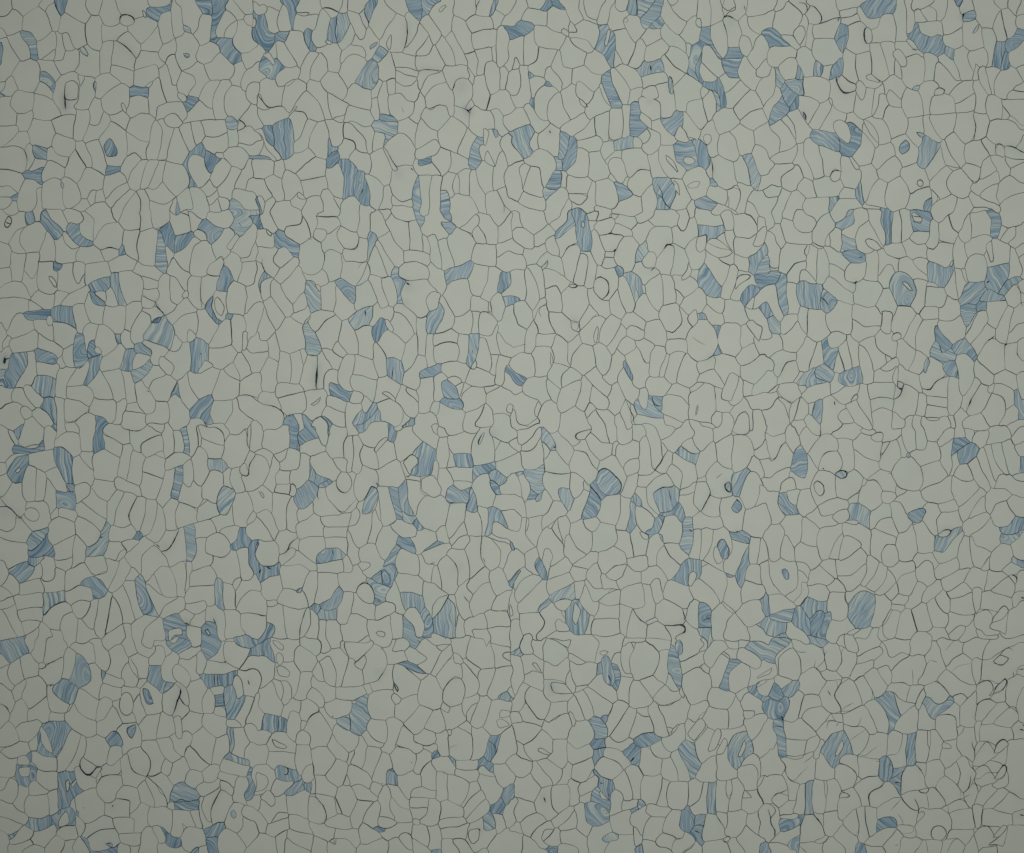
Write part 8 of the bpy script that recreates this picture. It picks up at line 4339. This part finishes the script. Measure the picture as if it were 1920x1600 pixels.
WID = {2: 1.7, 3: 3.1, 4: 4.8, 5: 6.4, 6: 8.5}
HALO = {2: 0.0, 3: 0.09, 4: 0.18, 5: 0.30, 6: 0.40}
ribbons = []      # (centre line, widths, weight)
for wgt, pts in strokes:
    seg = np.hypot(*np.diff(pts, axis=0).T)
    s = np.concatenate([[0], np.cumsum(seg)])
    if s[-1] < 1:
        continue
    k = max(3, int(s[-1] / 4.0))
    t = np.linspace(0, s[-1], k + 1)
    p = np.stack([np.interp(t, s, pts[:, 0]), np.interp(t, s, pts[:, 1])], 1)
    if s[-1] > 12:
        p = np.array([snap(q) for q in p])
    for _ in range(3):
        p[1:-1] = (p[:-2] + 2 * p[1:-1] + p[2:]) / 4
    f = np.linspace(0, 1, k + 1)
    w = np.sin(np.clip(f, 0.02, 0.98) * math.pi) ** 0.45
    w *= 1 + rng.uniform(-.28, .28, k + 1)
    ribbons.append((p, w * WID[int(wgt)] * CLOT, wgt))

# short dark beads where seams meet
for P, (path, L, R) in zip(arc_pts, arcs):
    x, y = P[0]
    if L < 0 or R < 0 or len(P) < 5 or not (0 < x < PXW and 0 < y < PXH):
        continue
    if random.random() < 0.022:
        k = random.randint(2, min(5, len(P) - 1))
        p = P[:k + 1].copy()
        w = np.linspace(1.0, 0.25, k + 1) * random.uniform(2.4, 4.4)
        ribbons.append((p, w, 2))

halo_pts = []  # where the painted subsurface darkening sits, its reach and strength
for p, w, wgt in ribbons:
    if HALO[int(wgt)] > 0:
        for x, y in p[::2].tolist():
            halo_pts.append((x, y, 3.0 + 1.0 * wgt, HALO[int(wgt)]))
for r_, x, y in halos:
    halo_pts.append((x, y, r_ * 0.8, 0.17))
halo_arr = np.array(halo_pts)


def near_halo(lo, hi):
    q = halo_arr
    m = ((q[:, 0] > lo[0] - 1.6 * q[:, 2]) & (q[:, 0] < hi[0] + 1.6 * q[:, 2]) &
         (q[:, 1] > lo[1] - 1.6 * q[:, 2]) & (q[:, 1] < hi[1] + 1.6 * q[:, 2]))
    return q[m] if m.any() else None


def turn(verts, f):
    a_ = 0.0
    for i, k in enumerate(f):
        p, q = verts[f[i - 1]], verts[k]
        a_ -= p[0] * q[1] - q[0] * p[1]
    return a_


# ------------------------------------------------------ one chip's solid
TOP, DEEP = 0.0, -1.0


def even_odd(pts, loops):
    x, y = pts[:, :1], pts[:, 1:2]
    ins = np.zeros(len(pts), int)
    for P in loops:
        q = np.roll(P, -1, 0)
        x0_, y0_, x1_, y1_ = P[:, 0], P[:, 1], q[:, 0], q[:, 1]
        dy = np.where(y1_ == y0_, 1e-9, y1_ - y0_)
        hit = ((y0_ > y) != (y1_ > y)) & (x < x0_ + (y - y0_) * (x1_ - x0_) / dy)
        ins += hit.sum(1)
    return ins % 2 == 1


def chip_mesh(cid):
    """verts (survey units), faces, per-vertex stain; or None"""
    raw = chip_loops(cid)
    if not raw:
        return None
    raw.sort(key=lambda q: -abs(signed_area(q[0])))
    A = abs(signed_area(raw[0][0]))
    if A < 12:
        return None
    lim = 0.30 * math.sqrt(A)
    loops = [inset(P, np.minimum(Wd, lim)) for P, Wd in raw]
    arrs = loops
    loops = [P.tolist() for P in loops]
    lo, hi = arrs[0].min(0), arrs[0].max(0)
    cx, cy = arrs[0].mean(0).tolist()
    near = near_halo(lo, hi)
    z = TOP + random.uniform(-0.12, 0.12)
    verts, faces = [], []
    plain = len(loops) == 1 and near is None and not slim[cid]
    if plain:                  # a loop that crosses itself needs the careful way
        vs = [Vector((x, y, 0)) for x, y in loops[0]]
        tri = tessellate_polygon([vs])
        sz = sum(abs((vs[b2] - vs[a2]).cross(vs[c2] - vs[a2]).z) / 2 for a2, b2, c2 in tri)
        plain = abs(sz - abs(signed_area(arrs[0]))) < 0.01 * sz
    if plain:
        n = len(loops[0])
        verts = [(x, y, z) for x, y in loops[0]]
        faces = [list(range(n))]
    else:
        pts = [tuple(p) for P in loops for p in P]
        edges, k = [], 0
        for P in loops:
            n = len(P)
            edges += [(k + i, k + (i + 1) % n) for i in range(n)]
            k += n
        if near is not None:
            g = np.stack(np.meshgrid(np.arange(lo[0] + 2, hi[0], 6.0),
                                     np.arange(lo[1] + 2, hi[1], 6.0)), -1).reshape(-1, 2)
            if len(g):
                g = g[even_odd(g, arrs)]
            if len(g):
                al = np.concatenate(arrs)
                g = g[((g[:, None] - al[None]) ** 2).sum(2).min(1) > 8]
                pts += [tuple(p) for p in g.tolist()]
        vo, eo, fo, *_ = delaunay_2d_cdt([Vector(p) for p in pts], edges, [], 0, 1e-4)
        verts = [(p.x, p.y, z) for p in vo]
        va = np.array([p[:2] for p in verts])
        fo = [list(f) for f in fo]
        if fo:
            ok = even_odd(va[np.array(fo)].mean(1), arrs)
            faces = [f for f, o_ in zip(fo, ok) if o_]
    # if the triangulation failed on a pinched outline, fall back to plain tessellation
    want = abs(sum(signed_area(P) for P in arrs))
    got = sum(abs(turn(verts, f)) / 2 for f in faces)
    if got < 0.5 * want:
        verts = [(x, y, z) for P in loops for x, y in P]
        faces = [list(f) for f in tessellate_polygon([[Vector((x, y, 0)) for x, y in P] for P in loops])]
    # faces up (survey y runs down)
    faces = [f if turn(verts, f) > 0 else f[::-1] for f in faces]
    # the sides, down into the matrix
    for P in loops:
        k = len(verts)
        n = len(P)
        verts += [(x, y, z) for x, y in P] + [(x, y, DEEP - .3) for x, y in P]
        for i in range(n):
            j = (i + 1) % n
            faces.append([k + i, k + n + i, k + n + j, k + j])
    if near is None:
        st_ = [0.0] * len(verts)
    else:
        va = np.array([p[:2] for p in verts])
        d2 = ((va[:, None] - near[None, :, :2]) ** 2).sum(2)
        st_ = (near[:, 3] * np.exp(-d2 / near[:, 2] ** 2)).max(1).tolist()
    return verts, faces, st_, (cx, cy), A


def marble_coords(cid, verts, ctr):
    kind, lay, pts, ang, blu = info[cid]
    a = math.radians(ang)
    rs = random.Random(int(pts[0][0] * 31 + pts[0][1] * 17) + cid)
    sw = 1.0 if rs.random() < 0.27 else 0.0
    ox_, oy_ = rs.uniform(-24, 24), rs.uniform(-24, 24)
    sd = rs.uniform(0, 60)
    k_ = rs.uniform(0.85, 1.8)             # band spacing differs from chip to chip
    a += rs.uniform(-0.15, 0.15)
    mv = []
    for x, y, _ in verts:
        dx, dy = k_ * (x - ctr[0] - ox_), k_ * (y - ctr[1] - oy_)
        mv.append((-dx * math.sin(a) + dy * math.cos(a), dx * math.cos(a) + dy * math.sin(a), sd))
    return mv, (sw, blu, sd)


def build(name, verts, faces, attrs, mat, parent, origin=None):
    o_ = origin or (0.0, 0.0)
    me = bpy.data.meshes.new(name)
    me.from_pydata([((x - o_[0]) * S, -(y - o_[1]) * S, z * S) for x, y, z in verts], [], faces)
    for nm, typ, vals in attrs:
        at = me.attributes.new(nm, typ, 'POINT')
        if typ == 'FLOAT':
            at.data.foreach_set('value', np.asarray(vals, np.float32))
        else:
            at.data.foreach_set('vector', np.asarray(vals, np.float32).ravel())
    me.materials.append(mat)
    ob = bpy.data.objects.new(name, me)
    scene.collection.objects.link(ob)
    if origin:
        ob.location = (wx(o_[0]), wy(o_[1]), 0)
    else:
        ob.location = (wx(0), wy(0), 0)
    ob.parent = parent
    return ob


# -------------------------------------------------------------- the tile
tile = bpy.data.objects.new("vinyl_tile", None)
tile.empty_display_size = 0.02
scene.collection.objects.link(tile)
tile["label"] = "off-white vinyl tile pressed from dark-veined chips with scattered blue marbled chips, seen from above"
tile["category"] = "vinyl tile"

# backing slab that carries the chips and shows as the veins between them
x0, x1 = -MARGIN, PXW + MARGIN
y0, y1 = -MARGIN, PXH + MARGIN
zb = -40.0
bv = [(x0, y0, DEEP), (x1, y0, DEEP), (x1, y1, DEEP), (x0, y1, DEEP),
      (x0, y0, zb), (x1, y0, zb), (x1, y1, zb), (x0, y1, zb)]
bf = [[3, 2, 1, 0], [4, 5, 6, 7], [0, 1, 5, 4], [1, 2, 6, 5], [2, 3, 7, 6], [3, 0, 4, 7]]
build("backing", bv, bf, [], m_vein, tile)

chips = []
for cid in range(len(info)):
    cm = chip_mesh(cid)
    if cm is None:
        continue
    (cx, cy), A = cm[3], cm[4]
    vis = -10 < cx < PXW + 10 and -10 < cy < PXH + 10
    chips.append((cid, cm, A if vis else 0.0))

for kind, name, mat in (('white', 'white_chip', m_white), ('blue', 'blue_chip', m_blue)):
    mine = [q for q in chips if info[q[0]][0] == kind]
    mine.sort(key=lambda q: -q[2])
    rest_v, rest_f, rest_t, rest_s, rest_m, rest_c = [], [], [], [], [], []
    for rank, (cid, (verts, faces, st_, ctr, A), vis) in enumerate(mine):
        tv = random.random()
        if kind == 'blue':
            mv, ct = marble_coords(cid, verts, ctr)
        if rank < 300 and vis > 0:
            at = [('vein_halo', 'FLOAT', st_)]
            if kind == 'blue':
                at += [('marble', 'FLOAT_VECTOR', mv), ('control', 'FLOAT_VECTOR', [ct] * len(verts))]
            else:
                at += [('tint', 'FLOAT', [tv] * len(verts))]
            build(name, verts, faces, at, mat, tile, ctr)
        else:
            k = len(rest_v)
            rest_v += verts
            rest_f += [[i + k for i in f] for f in faces]
            rest_s += st_
            rest_t += [tv] * len(verts)
            if kind == 'blue':
                rest_m += mv
                rest_c += [ct] * len(verts)
    at = [('vein_halo', 'FLOAT', rest_s)]
    if kind == 'blue':
        at += [('marble', 'FLOAT_VECTOR', rest_m), ('control', 'FLOAT_VECTOR', rest_c)]
    else:
        at += [('tint', 'FLOAT', rest_t)]
    o = build("small_" + name + "s", rest_v, rest_f, at, mat, tile)
    o["kind"] = "stuff"


# the clots: thick dark beads of matrix squeezed up along some veins
def ribbon_mesh(p, w):
    n = len(p)
    d = np.gradient(p, axis=0)
    d /= np.maximum(np.hypot(*d.T), 1e-6)[:, None]
    nr = np.stack([-d[:, 1], d[:, 0]], 1)
    a, b2 = p + nr * w[:, None] / 2, p - nr * w[:, None] / 2
    zt = 0.32
    verts = []
    for i in range(n):
        verts += [(a[i, 0], a[i, 1], -0.4), (p[i, 0], p[i, 1], zt), (b2[i, 0], b2[i, 1], -0.4)]
    faces = []
    for i in range(n - 1):
        k = 3 * i
        faces += [[k, k + 1, k + 4, k + 3], [k + 1, k + 2, k + 5, k + 4]]
    return verts, [f if turn(verts, f) > 0 else f[::-1] for f in faces]


ribbons.sort(key=lambda q: -float((q[1].mean()) * len(q[0])))
rv, rf = [], []
for rank, (p, w, wgt) in enumerate(ribbons):
    verts, faces = ribbon_mesh(p, w)
    if rank < 300:
        ctr = tuple(p.mean(0).tolist())
        build("dark_vein", verts, faces, [], m_clot, tile, ctr)
    else:
        k = len(rv)
        rv += verts
        rf += [[i + k for i in f] for f in faces]
if rv:
    o = build("fine_dark_veins", rv, rf, [], m_clot, tile)
    o["kind"] = "stuff"
